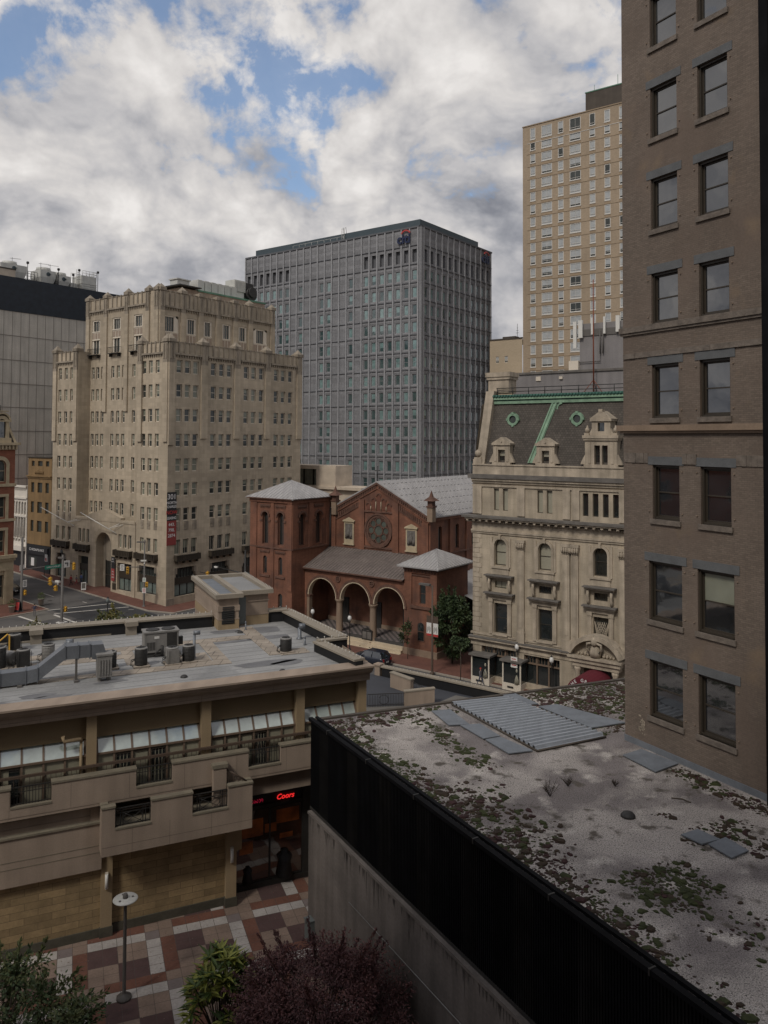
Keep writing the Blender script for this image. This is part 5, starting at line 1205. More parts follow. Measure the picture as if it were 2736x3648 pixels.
# ================================================================== buildings at the left edge
VC = (-55.76, 121.18); VF = FR(VC, AR)
B = root('victorian_corner_building', (VC[0], VC[1], 1), 'red brick and stone corner building with dormered mansard at the left edge', 'building')
mb = MB(); wsp = []; ops = [(-3.1 - 5 * k, -1.4 - 5 * k, z0, z1, .4) for k in range(3) for z0, z1 in ((19.4, 22.7), (14.1, 17.2), (9.0, 12.2), (2.2, 5.6))]
mb.wall(VF, -15, 0, 8.0, 24.2, [o for o in ops if o[2] > 8]); 
for o in ops: wsp.append((VF, *o[:4], .35, dict(fw=.1, arch=o[2] > 19, blind=0)))
for o in ops:
    if o[2] > 19: mb.arch(VF, o[0], o[1], o[3], 0, .4, 0, None, 10)
mb.poly([VF(0, 0, 0), VF(0, 0, -14), VF(0, 24.2, -14), VF(0, 24.2, 0)])
obj('wall', mb, 'red_brick', B)
m_ = MB(); m_.wall(VF, -15, .05, 0.8, 8.0, [o for o in ops if o[2] < 8], w=.05)
for z0, z1, w in ((7.6, 8.0, .3), (8.0, 8.5, .55), (13.5, 13.9, .2), (18.7, 19.15, .2), (24.2, 24.6, .3), (24.9, 25.3, .8)): m_.bx(VF, -15, .05 + w * .5, z0, z1, -.1, w)
for k in range(28): u = -14.8 + .54 * k; m_.bx(VF, u, u + .25, 24.35, 24.9, 0, .6)
for k in range(3):
    c = -2.25 - 5 * k; m_.ring(VF, c, 21.85, .85, 1.4, 0, .12, 0, 14, 0, pi); 
    for s in (-1, 1):
        m_.bx(VF, *sorted((c + s * .85, c + s * 1.35)), 19.1, 21.85, 0, .12); m_.bx(VF, *sorted((c + s * .85, c + s * 1.3)), 13.9, 17.5, 0, .12); m_.bx(VF, *sorted((c + s * .85, c + s * 1.3)), 8.5, 12.6, 0, .12); m_.bx(VF, *sorted((c + s * .8, c + s * 1.2)), 1.0, 6.2, .05, .25)
    m_.bx(VF, c - 1.3, c + 1.3, 17.2, 17.6, 0, .16); m_.bx(VF, c - 1.3, c + 1.3, 12.2, 12.6, 0, .16); m_.prism(VF, [(c - 1.5, 6.2), (c + 1.5, 6.2), (c, 7.1)], .05, .3)
obj('stone_dressings', m_, 'buff_stone', B)
m_ = MB(); m_.poly([VF(-15, 25.3, .2), VF(0, 25.3, .2), VF(-1.3, 29.6, -1.5), VF(-15, 29.6, -1.5)]); m_.poly([VF(0, 25.3, .2), VF(0, 25.3, -14), VF(-1.3, 29.6, -13), VF(-1.3, 29.6, -1.5)])
rf = obj('mansard_roof', m_, 'mansard_slate', B)
m_ = MB(); m_.hexa([VF(-.35, 25.3, .3), VF(.05, 25.3, .3), VF(.05, 25.3, -.1), VF(-.35, 25.3, -.1), VF(-1.5, 29.6, -1.2), VF(-1.2, 29.6, -1.2), VF(-1.2, 29.6, -1.5), VF(-1.5, 29.6, -1.5)])
c = -2.25; m_.bx(VF, c - 1.1, c - .6, 25.4, 28.2, -1, .3); m_.bx(VF, c + .6, c + 1.1, 25.4, 28.2, -1, .3); m_.bx(VF, c - 1.4, c + 1.4, 25.3, 26.0, -.5, .4); m_.ring(VF, c, 28.2, .6, 1.1, -1.2, .3, 0, 12, 0, pi); m_.ring(VF, c, 28.5, 1.05, 1.3, -1.6, .45, 0, 12, 0, pi); m_.bx(VF, c - 1.35, c + 1.35, 28.4, 28.6, .3, .45); m_.bx(VF, c - .9, c + .9, 29.9, 30.05, -1, .5)
m_.poly([VF(c - .6, 26, 0), VF(c + .6, 26, 0), VF(c + .6, 28.6, 0), VF(c - .6, 28.6, 0)], 1)
m_.tube([VF(c, 30, -.3), VF(c, 30.9, -.3)], .06, 5, 2)
obj('dormer', m_, ['buff_stone', 'glass_dark', 'dark_metal'], rf)
windows(B, wsp, ['buff_stone'], ['glass_office', 'glass_blind'])

yo = ST(86.4, 2.6, 0, False); YF = FR(yo[:2], AL)
B = root('ochre_building', (yo[0], yo[1], 1.8), 'narrow four storey ochre rendered building with black shopfront', 'building')
mb = MB(); wsp = []; ops = []
for u, wd in ((-7.05, 1.0), (-4.95, 1.55), (-2.35, 1.1)):
    ops += [(u, u + wd, 20.9, 21.85, .25)] + [(u, u + wd, z - (1.8 if z > 15 else 2.0), z, .3) for z in (17.95, 14.5, 11.1)]
for o in ops: wsp.append((YF, *o[:4], .25, dict(fw=.07, rail=o[2] < 20, blind=0)))
mb.wall(YF, -8.1, -.35, 6.8, 22.4, ops); obj('wall', mb, 'ochre_render', B)
mb = MB(); mb.bx(YF, -8.1, -.35, 1, 22.3, -14, -.32); obj('core', mb, 'ochre_render', B)
m_ = MB(); m_.bx(YF, -8.2, -.3, 22.4, 22.6, -1, .15); m_.bx(YF, -8.2, -.3, 19.0, 19.2, 0, .35, 1); m_.bx(YF, -8.15, -.32, 18.7, 19.0, 0, .15, 1)
for k in range(7): m_.lathe(YF(-5.6 + .42 * k, 19.5, .05), [(.08, 0), (.16, .2), (.13, .5), (.05, .7)], 7, 1)
obj('cornice', m_, ['bronze_frame', 'ochre_render'], B)
windows(B, wsp, ['bronze_frame'], ['glass_office', 'glass_dark'])
m_ = MB(); m_.bx(YF, -8.0, -.4, 1.7, 6.75, -.3, .1, 0); m_.bx(YF, -7.6, -.8, 5.1, 6.4, .1, .35, 0); m_.bx(YF, -7.2, -4.6, 2.8, 4.6, .1, .12, 1); m_.bx(YF, -6.4, -5.4, 3.0, 4.4, .12, .14, 2)
sh = obj('shopfront', m_, ['sign_black', 'glass_office', 'banner_text'], B)
obj('lettering', text_mb('CHESAPEAKE', .62, YF, -4.3, 5.95, .36, xs=1.35), 'banner_text', sh)
wh = YF
B = root('white_iron_building', wh(-10.5, 2.2, 0), 'white cast iron fronted building with tall narrow arched windows', 'building')
mb = MB(); ops = []; wsp = []
for k in range(5):
    u = -13.25 + .98 * k
    for z0, z1 in ((11.95, 14.3), (7.6, 11.3), (6.9, 7.4)): ops.append((u + .12, u + .86, z0, z1, .35))
for o in ops: wsp.append((wh, *o[:4], .3, dict(fw=.05, rail=True, arch=o[2] > 11)))
mb.wall(wh, -13.4, -8.2, 5.5, 16.9, ops)
for o in ops:
    if o[2] > 11: mb.arch(wh, o[0], o[1], o[3], 0, .3, 0, None, 8)
mb.bx(wh, -13.4, -8.15, 1, 16.5, -12, -.36)
obj('wall', mb, 'white_iron', B)
m_ = MB(); m_.bx(wh, -13.5, -8.12, 16.9, 17.25, -.3, .45); m_.bx(wh, -13.5, -8.12, 14.8, 15.1, 0, .3); m_.bx(wh, -13.4, -8.15, 11.5, 11.8, 0, .2); m_.bx(wh, -8.5, -8.12, 2, 16.9, 0, .15)
for k in range(14): m_.bx(wh, -13.3 + .37 * k, -13.15 + .37 * k, 16.55, 16.9, 0, .3)
for k in range(6): m_.tube([wh(-13.25 + .98 * k, 7.5, .06), wh(-13.25 + .98 * k, 14.3, .06)], .08, 6)
obj('cornice', m_, 'white_iron', B)
windows(B, wsp, ['white_iron'], ['glass_dark', 'glass_dark'])
m_ = MB(); m_.bx(wh, -13.4, -8.2, 1.8, 5.4, -.3, .05); m_.prism(wh, [(-13.4, 5.4), (-8.3, 5.4), (-8.3, 6.2), (-13.4, 6.2)], 0, .8, 1); obj('shopfront', m_, ['sign_black', 'white_iron'], B)
B = root('brick_back_building', wh(-14, 5, -14), 'dark red brick building seen behind the white iron front', 'building')
m_ = MB(); m_.bx(wh, -24, -6, 3, 21.8, -30, -13); m_.bx(wh, -24.1, -5.9, 21.8, 22.1, -30, -12.9, 1); obj('wall', m_, ['red_brick', 'dark_brown_metal'], B)
B = root('pale_gable_building', wh(-10.5, 5, -10), 'pale rendered building rising behind the white iron front', 'building')
m_ = MB(); m_.bx(wh, -13.2, -9.4, 3, 18.6, -12.9, -4); m_.prism(sub(wh, 0, -4), [(-13.2, 18.6), (-9.4, 18.6), (-9.4, 20.0), (-11.3, 20.0)], -8.8, 0); m_.bx(wh, -9.4, -8.3, 3, 19.4, -12.5, -3, 1); obj('wall', m_, ['pale_render', 'red_brick'], B)
# ================================================================== stucco building with roof plant (middle left)
T0 = (-8.14, 45.5); TF2 = FR(T0, 24.5); T = TF2
B = root('stucco_office_building', (T0[0], T0[1], 0), 'low tan stucco office building with flat roof, balconies and sloping glass canopies', 'building')
# body
def prism_plan(mb, pts, z0, z1, m=0, top=True):
    a = [T(u, z0, w) for u, w in pts]; b = [T(u, z1, w) for u, w in pts]; n = len(pts)
    for i in range(n): mb.poly([a[i], a[(i + 1) % n], b[(i + 1) % n], b[i]], m)
    if top: mb.poly(b, m)
mb = MB(); prism_plan(mb, [(-24, -1.6), (7.6, -1.6), (7.6, -4.4), (8.0, -4.4), (7.4, -14.6), (-24, -15.4)], 0, 12.2, 0, False)
mb.poly([T(5.0, 0, -1.6), T(7.9, 0, -1.6), T(7.9, 6, -1.6), T(5.0, 6, -1.6)])
obj('core_wall', mb, 'stucco_tan', B)
mb = MB()
mb.poly([T(-24, 12.3, .6), T(7.6, 12.3, .6), T(6.5, 12.3, -4.4), T(8.0, 12.3, -4.4), T(7.3, 12.3, -14.5), T(-24, 12.3, -15.2)])
rf = obj('flat_roof', mb, 'roof_membrane', B)
m_ = MB()
for k in range(17): w = .2 - .9 * k; m_.bx(T, -24, 7.1 if w > -4.4 or w < -13 else 7.3, 12.3, 12.309, w - .04, w + .04)
obj('roof_seams', m_, 'roof_seam', rf)
m_ = MB()
def stain(u, w, a, b, rot=.1, n=22):
    pts = [(u + a * cos(2 * pi * k / n) * (1 + .16 * sin(3 * 2 * pi * k / n + u)), w + b * sin(2 * pi * k / n) * (1 + .16 * sin(2 * 2 * pi * k / n + w))) for k in range(n)]
    c_ = T(u, 12.312, w)
    m_ = MB()
    for k in range(n): m_.poly([c_, T(pts[k][0], 12.312, pts[k][1]), T(pts[(k + 1) % n][0], 12.312, pts[(k + 1) % n][1])])
    obj('puddle_stain', m_, 'roof_stain', rf)
stain(2.4, -3.1, 1.9, .55); stain(3.8, -2.7, 1.0, .5); stain(-10.4, -1.9, .9, .35); stain(-9.6, -1.4, .9, .3); stain(-6.5, -3.0, .9, .3); stain(4.5, -11.5, 1.6, 1.0); stain(4.6, -9.2, 1.5, .45); stain(1.9, -9.0, 1.6, .25); stain(2.0, -12.0, 1.0, .5); stain(-11.5, -11.2, 1.0, .8); stain(-12.2, -1.2, .6, .3)
m_ = MB(); zp = 12.335
def pad(pts): m_.poly([T(u, zp, w) for u, w in pts]); 
def padr(u0, u1, w0, w1, z=.0): m_.bx(T, u0, u1, 12.3, 12.335 + z, w0, w1)
padr(-24, 3.2, -10.4, -9.4); padr(3.2, 4.2, -12.7, -4.7, .003); padr(-.3, .6, -9.4, -3.9, .003); padr(-7, -.3, -4.9, -3.95); padr(-24, -7.2, -4.9, -4.2); padr(-24, -5.2, -8.6, -7.6); padr(-5.3, -4.6, -9.4, -6.0, .003); padr(3.9, 5.8, -5.6, -4.4, .006); padr(-2.2, -.4, -7.0, -5.0)
obj('walkway_pads', m_, 'walk_pad', rf)
# parapets with dark inner faces and pale copings
def para(pts, z0, z1, th, name='parapet'):
    m_ = MB()
    for (p, q) in zip(pts, pts[1:]):
        a, b = Vector(T(p[0], 0, p[1])), Vector(T(q[0], 0, q[1])); d = (b - a).normalized(); n = Vector((-d.y, d.x, 0)) * (th / 2)
        Z = lambda z: Vector((0, 0, z)); e = d * (th / 2 * .0)
        m_.hexa([a - n * .7 + Z(z0), b - n * .7 + Z(z0), b + n * .7 + Z(z0), a + n * .7 + Z(z0), a - n * .7 + Z(z1 - .12), b - n * .7 + Z(z1 - .12), b + n * .7 + Z(z1 - .12), a + n * .7 + Z(z1 - .12)], 0)
        m_.hexa([a - n + Z(z1 - .12), b - n + Z(z1 - .12), b + n + Z(z1 - .12), a + n + Z(z1 - .12), a - n + Z(z1), b - n + Z(z1), b + n + Z(z1), a + n + Z(z1)], 1)
        k = int((b - a).length / .42)
        for i in range(k + 1): c = a.lerp(b, i / k) + n * .2; m_.tube([c + Z(z1), c + Z(z1 + .11)], .018, 4, 2); m_.lathe(c + Z(z1 + .1), [(.02, 0), (.04, .03), (.02, .07)], 6, 2)
    return obj(name, m_, ['parapet_black', 'coping', 'white_metal'], B)
para([(-24, -15.3), (1.6, -14.2)], 12.3, 13.2, 1.0); para([(5.7, -13.9), (7.2, -13.8)], 12.3, 13.2, .9); para([(7.15, -13.9), (8.0, -4.5)], 12.3, 13.1, .95); para([(6.3, -4.4), (8.3, -4.4)], 12.3, 13.05, .5); para([(6.35, -4.5), (7.15, .6)], 12.3, 12.98, .75)
m_ = MB(); m_.bx(T, -24, 5.4, 12.32, 12.42, -14.3, -14.15); 
for u in (-10.2, -4.1): m_.bx(T, u - .35, u + .35, 12.3, 13.1, -14.2, -13.6); m_.bx(T, u - .42, u + .42, 12.95, 13.25, -14.3, -13.4)
obj('roof_scuppers', m_, 'coping', rf)
# cornice and frieze
m_ = MB()
m_.prism(FR(T(-24, 0, 0)[:2], 24.5 - 90), [(-.2, 11.62), (.35, 11.62), (.42, 12.0), (.62, 12.15), (.8, 12.3), (.85, 12.5), (.95, 12.55), (.95, 12.64), (-.2, 12.64)][::1], 0, -.01, 0) if False else None
PR = [(.05, 11.62), (.42, 11.62), (.46, 12.02), (.66, 12.12), (.82, 12.28), (.9, 12.46), (1.0, 12.5), (1.0, 12.6), (.0, 12.62)]
for (w0, z0), (w1, z1) in zip(PR, PR[1:]): m_.poly([T(-24, z0, w0), T(7.85 + max(0, w0) * .1, z0, w0), T(7.85 + max(0, w1) * .1, z1, w1), T(-24, z1, w1)])
m_.poly([T(7.85 + max(0, w) * .1, z, w) for w, z in PR]); m_.poly([T(7.85, 11.62, .05), T(7.85, 11.62, -5), T(7.95, 12.6, -5), T(7.95, 12.6, 0)])
m_.bx(T, -24, 7.0, 12.3, 12.61, -.2, .02)
obj('cornice', m_, 'stucco_pink', B)
# upper floor: piers, spandrels, sloped canopies and glass
m_ = MB()
PIERS = [(-13.6, -13.1), (-8.0, -7.5), (-2.05, -1.52), (3.42, 3.92), (7.3, 7.82)]
for a, b in PIERS: m_ = MB(); m_.bx(T, a, b, 0 if a > 7 else 7.2, 11.62, -1.6, .1); obj('pier', m_, 'stucco_tan', B)
m_ = MB(); m_.bx(T, -24, 7.4, 10.25, 11.62, -1.6, -.35); obj('spandrel', m_, 'stucco_olive', B)
BAYS = [(-13.1, -8.0, 5), (-7.5, -2.05, 6), (-1.52, 3.42, 6), (3.92, 7.3, 4), (-19, -13.6, 5)]
for bi, (a, b, n) in enumerate(BAYS):
    m_ = MB(); g_ = MB()
    for k in range(n + 1):
        u = a + (b - a) * k / n; u = min(max(u, a + .06), b - .06)
        m_.hexa([T(u - .05, 9.5, -.02), T(u + .05, 9.5, -.02), T(u + .05, 9.46, -.14), T(u - .05, 9.46, -.14), T(u - .05, 10.3, -.55), T(u + .05, 10.3, -.55), T(u + .05, 10.26, -.67), T(u - .05, 10.26, -.67)])
        m_.bx(T, u - .05, u + .05, 7.2, 9.5, -.2, -.06)
    m_.bx(T, a, b, 10.22, 10.36, -.75, -.5); m_.bx(T, a, b, 9.42, 9.52, -.2, -.02)
    cv = obj('glazed_canopy', m_, ['mullion'], B)
    g_.poly([T(a, 9.5, -.06), T(b, 9.5, -.06), T(b, 10.28, -.6), T(a, 10.28, -.6)]); obj('skylight_panes', g_, 'skylight', cv)
    g_ = MB(); h_ = MB()
    for k in range(n):
        u0, u1 = a + (b - a) * k / n + .05, a + (b - a) * (k + 1) / n - .05
        dark = [(0, 1, 0, 0, 0), (0, 3, 2, 3, 0, 0), (2, 2, 2, 3, 0, 0), (0, 0, 1, 0), (0, 2, 1, 0, 0)][bi][k] if bi < 5 else 0
        def q(x0, x1, mi, w=-.14): g_.poly([T(x0, 7.2, w), T(x1, 7.2, w), T(x1, 9.42, w), T(x0, 9.42, w)], mi)
        if dark == 0: q(u0, u1, 0)
        elif dark == 1: um = u0 + (u1 - u0) * .42; q(u0, um, 0); q(um, u1, 2)
        elif dark == 2: q(u0, u1, 1); [m_x for m_x in ()]
        else: q(u0, u1, 2)
        if dark in (2, 3):
            for j in range(9 if dark == 2 else 4): x = u0 + (u1 - u0) * (j + .3) / 9 * (1 if dark == 2 else 2.0); g_.bx(T, x, x + .035, 7.25, 9.3, -.16, -.135, 0)
        if dark: h_.bx(T, u0 - .03, u0 + .05, 7.2, 9.42, -.14, -.08); h_.bx(T, u1 - .05, u1 + .03, 7.2, 9.42, -.14, -.08); h_.bx(T, u0, u1, 9.28, 9.42, -.14, -.08)
    wn_ = obj('window_band', h_, 'bronze_frame', B); obj('panes', g_, ['glass_curtain', 'glass_curtain', 'glass_dark'], wn_)
# upper balcony: parapet with notches, railings and a long brown handrail
def notched(parent, F, u0, u1, zb, zt, notches, zn, w0, w1, capm=1, name='balcony_parapet', mats=('stucco_pink', 'stucco_cap')):
    m_ = MB(); xs = [u0] + [x for n_ in notches for x in n_] + [u1]
    for i in range(0, len(xs), 2): m_.bx(F, xs[i], xs[i + 1], zb, zt - .1, w0, w1, 0); m_.bx(F, xs[i] - .03, xs[i + 1] + .03, zt - .1, zt, w0 - .05, w1 + .05, 1)
    for a, b in notches: m_.bx(F, a, b, zb, zn - .1, w0, w1, 0); m_.bx(F, a, b, zn - .1, zn, w0 - .02, w1 + .03, 1)
    obj(name, m_, list(mats), parent)
notched(B, T, -24, 7.9, 7.2, 8.68, [(-11.55, -9.65), (-5.55, -3.68), (.47, 2.33), (5.6, 7.0)], 7.72, .25, .62)
m_ = MB(); m_.bx(T, -24, 7.9, 7.05, 7.2, -1.6, .6); m_.bx(T, -24, 7.9, 6.95, 7.05, -.3, .45, 1); obj('balcony_slab', m_, ['stucco_pink', 'stucco_cap'], B)
m_ = MB(); m_.bx(T, -24, 7.8, 8.92, 9.04, .1, .24)
for k in range(130): u = -23.9 + .245 * k; m_.bx(T, u - .012, u + .012, 8.3, 8.92, .15, .18)
obj('handrail', m_, 'rail_brown', B)
def railpanel(F, a, b, z0, z1, w, ovals, parent):
    m_ = MB(); m_.bx(F, a, b, z1 - .05, z1, w - .03, w + .03); m_.bx(F, a, b, z0 + .04, z0 + .08, w - .02, w + .02); m_.bx(F, a, b, z1 - .28, z1 - .25, w - .015, w + .015)
    n = max(4, int((b - a) / .14))
    if ovals:
        for x in (a + .02, a + .25, a + .38, b - .38, b - .25, b - .02): m_.bx(F, x - .02, x + .02, z0, z1, w - .02, w + .02)
        c = (a + b) / 2; r = (b - a) / 2 - .4
        for k in range(20):
            t0, t1 = 2 * pi * k / 20, 2 * pi * (k + 1) / 20; h = (z1 - z0 - .34) / 2; zc = z0 + .06 + h
            m_.tube([F(c + r * cos(t0), zc + h * sin(t0), w), F(c + r * cos(t1), zc + h * sin(t1), w)], .016, 4)
        m_.tube([F(c - r, z0 + .06, w), F(c + r, z1 - .28, w)], .014, 4); m_.tube([F(c + r, z0 + .06, w), F(c - r, z1 - .28, w)], .014, 4)
    else:
        for k in range(n + 1): x = a + (b - a) * k / n; m_.bx(F, x - .014, x + .014, z0, z1, w - .014, w + .014)
    obj('railing', m_, 'dark_metal', parent)
for a, b in [(-11.55, -9.65), (-5.55, -3.68), (.47, 2.33), (5.6, 7.0)]: railpanel(T, a + .03, b - .03, 7.72, 8.62, .45, False, B)
# lower projecting balcony over the plaza
notched(B, T, -7.3, .54, 4.95, 7.2, [(-6.65, -4.84), (-2.72, -.8)], 6.05, .95, 1.25, name='lower_balcony_parapet')
m_ = MB(); m_.bx(T, -7.3, .54, 4.7, 4.95, -.2, 1.25); m_.bx(T, -7.3, -7.0, 4.95, 7.1, -.2, .95); m_.bx(T, .24, .54, 4.95, 7.1, .3, .95); m_.bx(T, -7.35, -6.95, 7.1, 7.2, -.2, .95, 1); m_.bx(T, .2, .57, 7.1, 7.2, .3, .98, 1); m_.bx(T, -7.0, .24, 5.8, 5.92, -.6, .95, 1)
m_.bx(T, -1.55, -.85, 5.5, 8.1, .62, 1.0); m_.bx(T, -1.62, -.78, 8.1, 8.3, .55, 1.05, 1)
obj('lower_balcony', m_, ['stucco_pink', 'stucco_cap'], B)
railpanel(T, -6.62, -4.87, 6.05, 6.98, 1.08, True, B); railpanel(T, -2.69, -.83, 6.05, 6.98, 1.08, True, B)
m_ = MB(); a, b = Vector(T(-.85, 7.95, .8)), Vector(T(.25, 7.2, 1.05)); m_.tube([a, b], .05, 6); m_.tube([a - Vector((0, 0, .9)), b - Vector((0, 0, .5))], .03, 5)
for k in range(6): c = a.lerp(b, k / 5); m_.tube([c, c - Vector((0, 0, .9 - .08 * k))], .02, 4)
obj('stair_rail', m_, 'rail_brown', B)
# ground floor walls
m_ = MB(); m_.bx(T, -24, -7.18, 3.62, 6.1, -1.6, .22); m_.bx(T, -24, -7.18, 6.1, 7.05, -1.6, .08); m_.bx(T, -7.75, -7.2, 6.1, 7.05, 0, .14); m_.bx(T, -7.18, .3, 4.05, 4.7, -1.6, -.1); m_.bx(T, .3, 7.9, 5.9, 7.0, -1.6, .1); m_.bx(T, -24, 7.9, 6.4, 6.42, 0, .12)
for z in (4.85, 4.5): m_.bx(T, -24, -7.2, z, z + .025, 0, .235, 1)
m_.prism(FR(T(-24, 0, 0)[:2], 24.5), [(0, 0), (0, 0), (0, 0)], 0, 0) if False else None
m_.hexa([T(-24, 6.0, .3), T(-7.2, 6.0, .3), T(-7.2, 6.0, -.1), T(-24, 6.0, -.1), T(-24, 6.1, .3), T(-7.2, 6.1, .3), T(-7.2, 6.2, -.1), T(-24, 6.2, -.1)], 1)
obj('stucco_band', m_, ['stucco_pink', 'stucco_cap'], B)
m_ = MB(); m_.bx(T, -24, -7.18, .45, 3.62, -1.6, -.12); m_.bx(T, -6.6, -.58, .45, 4.05, -1.6, -.3); obj('sandstone_wall', m_, 'sandstone_block', B)
m_ = MB(); m_.bx(T, -24, -7.18, 0, .45, -1.6, -.05); m_.bx(T, -6.6, -.58, 0, .45, -1.6, -.22); m_.bx(T, -7.22, -6.56, 0, .5, -.5, .08); m_.bx(T, -.62, .04, 0, .5, -.5, .08); obj('plinth', m_, 'stone_plinth', B)
m_ = MB(); m_.bx(T, -7.18, -6.6, .5, 4.7, -.5, .02); obj('ground_pilaster', m_, 'stucco_tan', B); m_ = MB(); m_.bx(T, -.58, .0, .5, 4.7, -1.6, .02); m_.bx(T, 0, .3, 3.0, 4.7, -1.6, -.02); obj('ground_pilaster', m_, 'stucco_tan', B)
for u, z in ((-6.9, 2.9), (-.28, 2.85)):
    m_ = MB(); m_.bx(T, u - .08, u + .08, z - .42, z + .42, .02, .12); m_.tube([T(u, z - .36, .14), T(u, z + .36, .14)], .08, 10, 1); obj('wall_lamp', m_, ['cream_paint', 'globe'], B)
m_ = MB(); m_.tube([T(-8.25, 10.3, .0), T(-8.25, 7.2, .0)], .08, 8); m_.tube([T(-8.25, 10.3, 0), T(-8.3, 10.42, .1), T(-9.1, 10.45, .2), T(-9.15, 10.7, .2)], .1, 8); obj('downpipe', m_, 'stucco_tan', B)
m_ = MB()
for k in range(8): u = -22.4 + 4.05 * k; m_.bx(T, u, u + .02, 11.64, 12.0, .36, .452)
for k in range(11): u = -23 + 2.85 * k; m_.bx(T, u, u + .018, 7.22, 8.5 if not any(a < u < b for a, b in [(-11.6, -9.6), (-5.6, -3.6), (.4, 2.4), (5.6, 7.0)]) else 7.6, .6, .624)
for u in (-5.8, -3.9, -1.7): m_.bx(T, u, u + .018, 4.72, 5.95, 1.2, 1.254)
m_.bx(T, -7.28, .52, 5.14, 5.16, 1.2, 1.254); m_.bx(T, -24, 7.8, 11.78, 11.795, .3, .443)
obj('control_joints', m_, 'joint_dark', B, kind='stuff')
# bar front tucked under the balcony, with neon
BF_ = sub(T, 0, -1.3)
m_ = MB(); m_.bx(BF_, .1, 5.0, 0, 5.9, -.25, -.02, 0)
obj('bar_front_frame', m_, 'sign_black', B)
m_ = MB(); m_.poly([BF_(.3, .35, 0), BF_(4.3, .35, 0), BF_(4.3, 4.4, 0), BF_(.3, 4.4, 0)], 0)
for a, b, c, d, mi in ((2.7, 4.1, 3.4, 4.2, 1), (2.9, 3.7, 2.5, 2.8, 1), (.5, 1.9, 2.9, 3.9, 1), (2.0, 2.7, 3.0, 3.5, 1), (.5, 1.3, 2.0, 2.7, 1)): m_.poly([BF_(a, c, .006), BF_(b, c, .006), BF_(b, d, .006), BF_(a, d, .006)], mi)
for a, z0, z1, r_ in ((1.0, .4, 1.3, .3), (3.2, .4, 1.9, .5)): m_.lathe(BF_(a, z0, .05), [(r_, 0), (r_ * .7, (z1 - z0) * .5), (r_ * .9, (z1 - z0) * .75), (r_ * .4, (z1 - z0) * .85), (r_ * .45, (z1 - z0) * .95), (.02, z1 - z0)], 8, 2)
obj('bar_window', m_, ['glass_amber', 'bar_glow', 'sign_black'], B)
m_ = MB()
for u in (.25, 2.3, 4.3): m_.bx(BF_, u - .05, u + .05, .3, 4.6, -.02, .05)
m_.bx(BF_, .2, 4.35, .3, .4, -.02, .06); m_.bx(BF_, .2, 4.35, 4.5, 4.65, -.02, .06); m_.bx(BF_, .1, 5, 0, .3, -.02, .15); m_.bx(BF_, 4.3, 5, 0, 5.9, -.02, .1); obj('bar_mullions', m_, 'dark_metal', B)
mat('neon_red', (1.0, 0.03, 0.03), emit=0.85, var=0, grain=0); mat('neon_pink', (0.9, 0.03, 0.10), emit=0.25, var=0, grain=0); mat('dim_white', (.16, .15, .14), var=0)
m_ = MB(); m_.bx(BF_, 2.7, 3.7, 4.5, 5.2, -.02, .0); no = obj('beer_sign', m_, 'sign_black', None, 'glowing red script neon sign high in the dark bar window', cat='neon sign')
obj('lettering', text_mb('Coors', .42, BF_, 3.2, 4.95, .08, .02, bold=.006, shear=.25), 'neon_red', no); obj('small_lettering', text_mb('LIGHT', .18, BF_, 3.2, 4.66, .08, .01), 'dim_white', no)
m_ = MB(); m_.bx(BF_, .9, 1.9, 4.7, 5.15, -.02, .0); no = obj('neon_sign', m_, 'sign_black', None, 'dimmer pink red neon sign at the left of the bar window', cat='neon sign')
m_ = MB()
for k in range(6): c_ = 1.08 + .145 * k; m_.tube([BF_(c_ + .05 * cos(t * pi / 4 + k), 4.93 + .09 * sin(t * pi / 4 + k), .05) for t in range(7)], .014, 5)
obj('neon_tubes', m_, 'neon_pink', no)
# stair penthouse
PH = FR(T(1.76, 0, -12.66)[:2], 24.5)
B3 = B
m_ = MB(); m_.bx(PH, 0, 1.47, 12.3, 14.55, -3.0, 0); m_.bx(PH, 1.47, 3.87, 12.3, 14.55, -8.3, -.75); m_.bx(PH, 0, 1.47, 0, 14.55, -8.3, -3.0); m_.bx(PH, 1.47, 3.87, 0, 12.3, -8.3, -2.5)
m_.bx(PH, -.04, 1.51, 12.98, 13.05, -8.3, .05); m_.bx(PH, -.06, 1.53, 13.6, 14.0, -8.34, .06); m_.bx(PH, 2.2, 3.93, 13.0, 13.08, -1, -.7); m_.bx(PH, 2.2, 3.94, 14.0, 14.08, -1, -.69)
ph = obj('stair_penthouse', m_, 'stucco_pink', B)
m_ = MB(); m_.bx(PH, -.02, 1.49, 12.3, 12.98, -8.3, .03); m_.bx(PH, 2.22, 3.9, 12.3, 12.98, -1, -.72); obj('penthouse_base', m_, 'stucco_tan', ph)
m_ = MB()
PP = [(-.3, .3), (1.75, .3), (1.75, -.45), (4.2, -.45), (4.2, -8.6), (-.3, -8.6)]
def loop(F, pts, inset, z0, z1, mi):
    n = len(pts); 
    for i in range(n):
        (a, b), (c, d) = pts[i], pts[(i + 1) % n]; L = hypot(c - a, d - b); nx, ny = (d - b) / L, -(c - a) / L
        if True: nx, ny = -nx, -ny
        m_.hexa([F(a, z0, b), F(c, z0, d), F(c - nx * inset, z0, d - ny * inset), F(a - nx * inset, z0, b - ny * inset), F(a, z1, b), F(c, z1, d), F(c - nx * inset, z1, d - ny * inset), F(a - nx * inset, z1, b - ny * inset)], mi)
for a, b, c, d in ((-.3, 1.75, -.1, .3), (-.3, .12, -8.6, -.1), (.12, 4.2, -8.6, -8.2), (3.8, 4.2, -8.2, -.45), (1.75, 3.8, -.85, -.45), (1.35, 1.75, -8.2, -.1)): m_.bx(PH, a, b, 14.55, 14.85, c, d)
obj('penthouse_coping', m_, 'coping', ph)
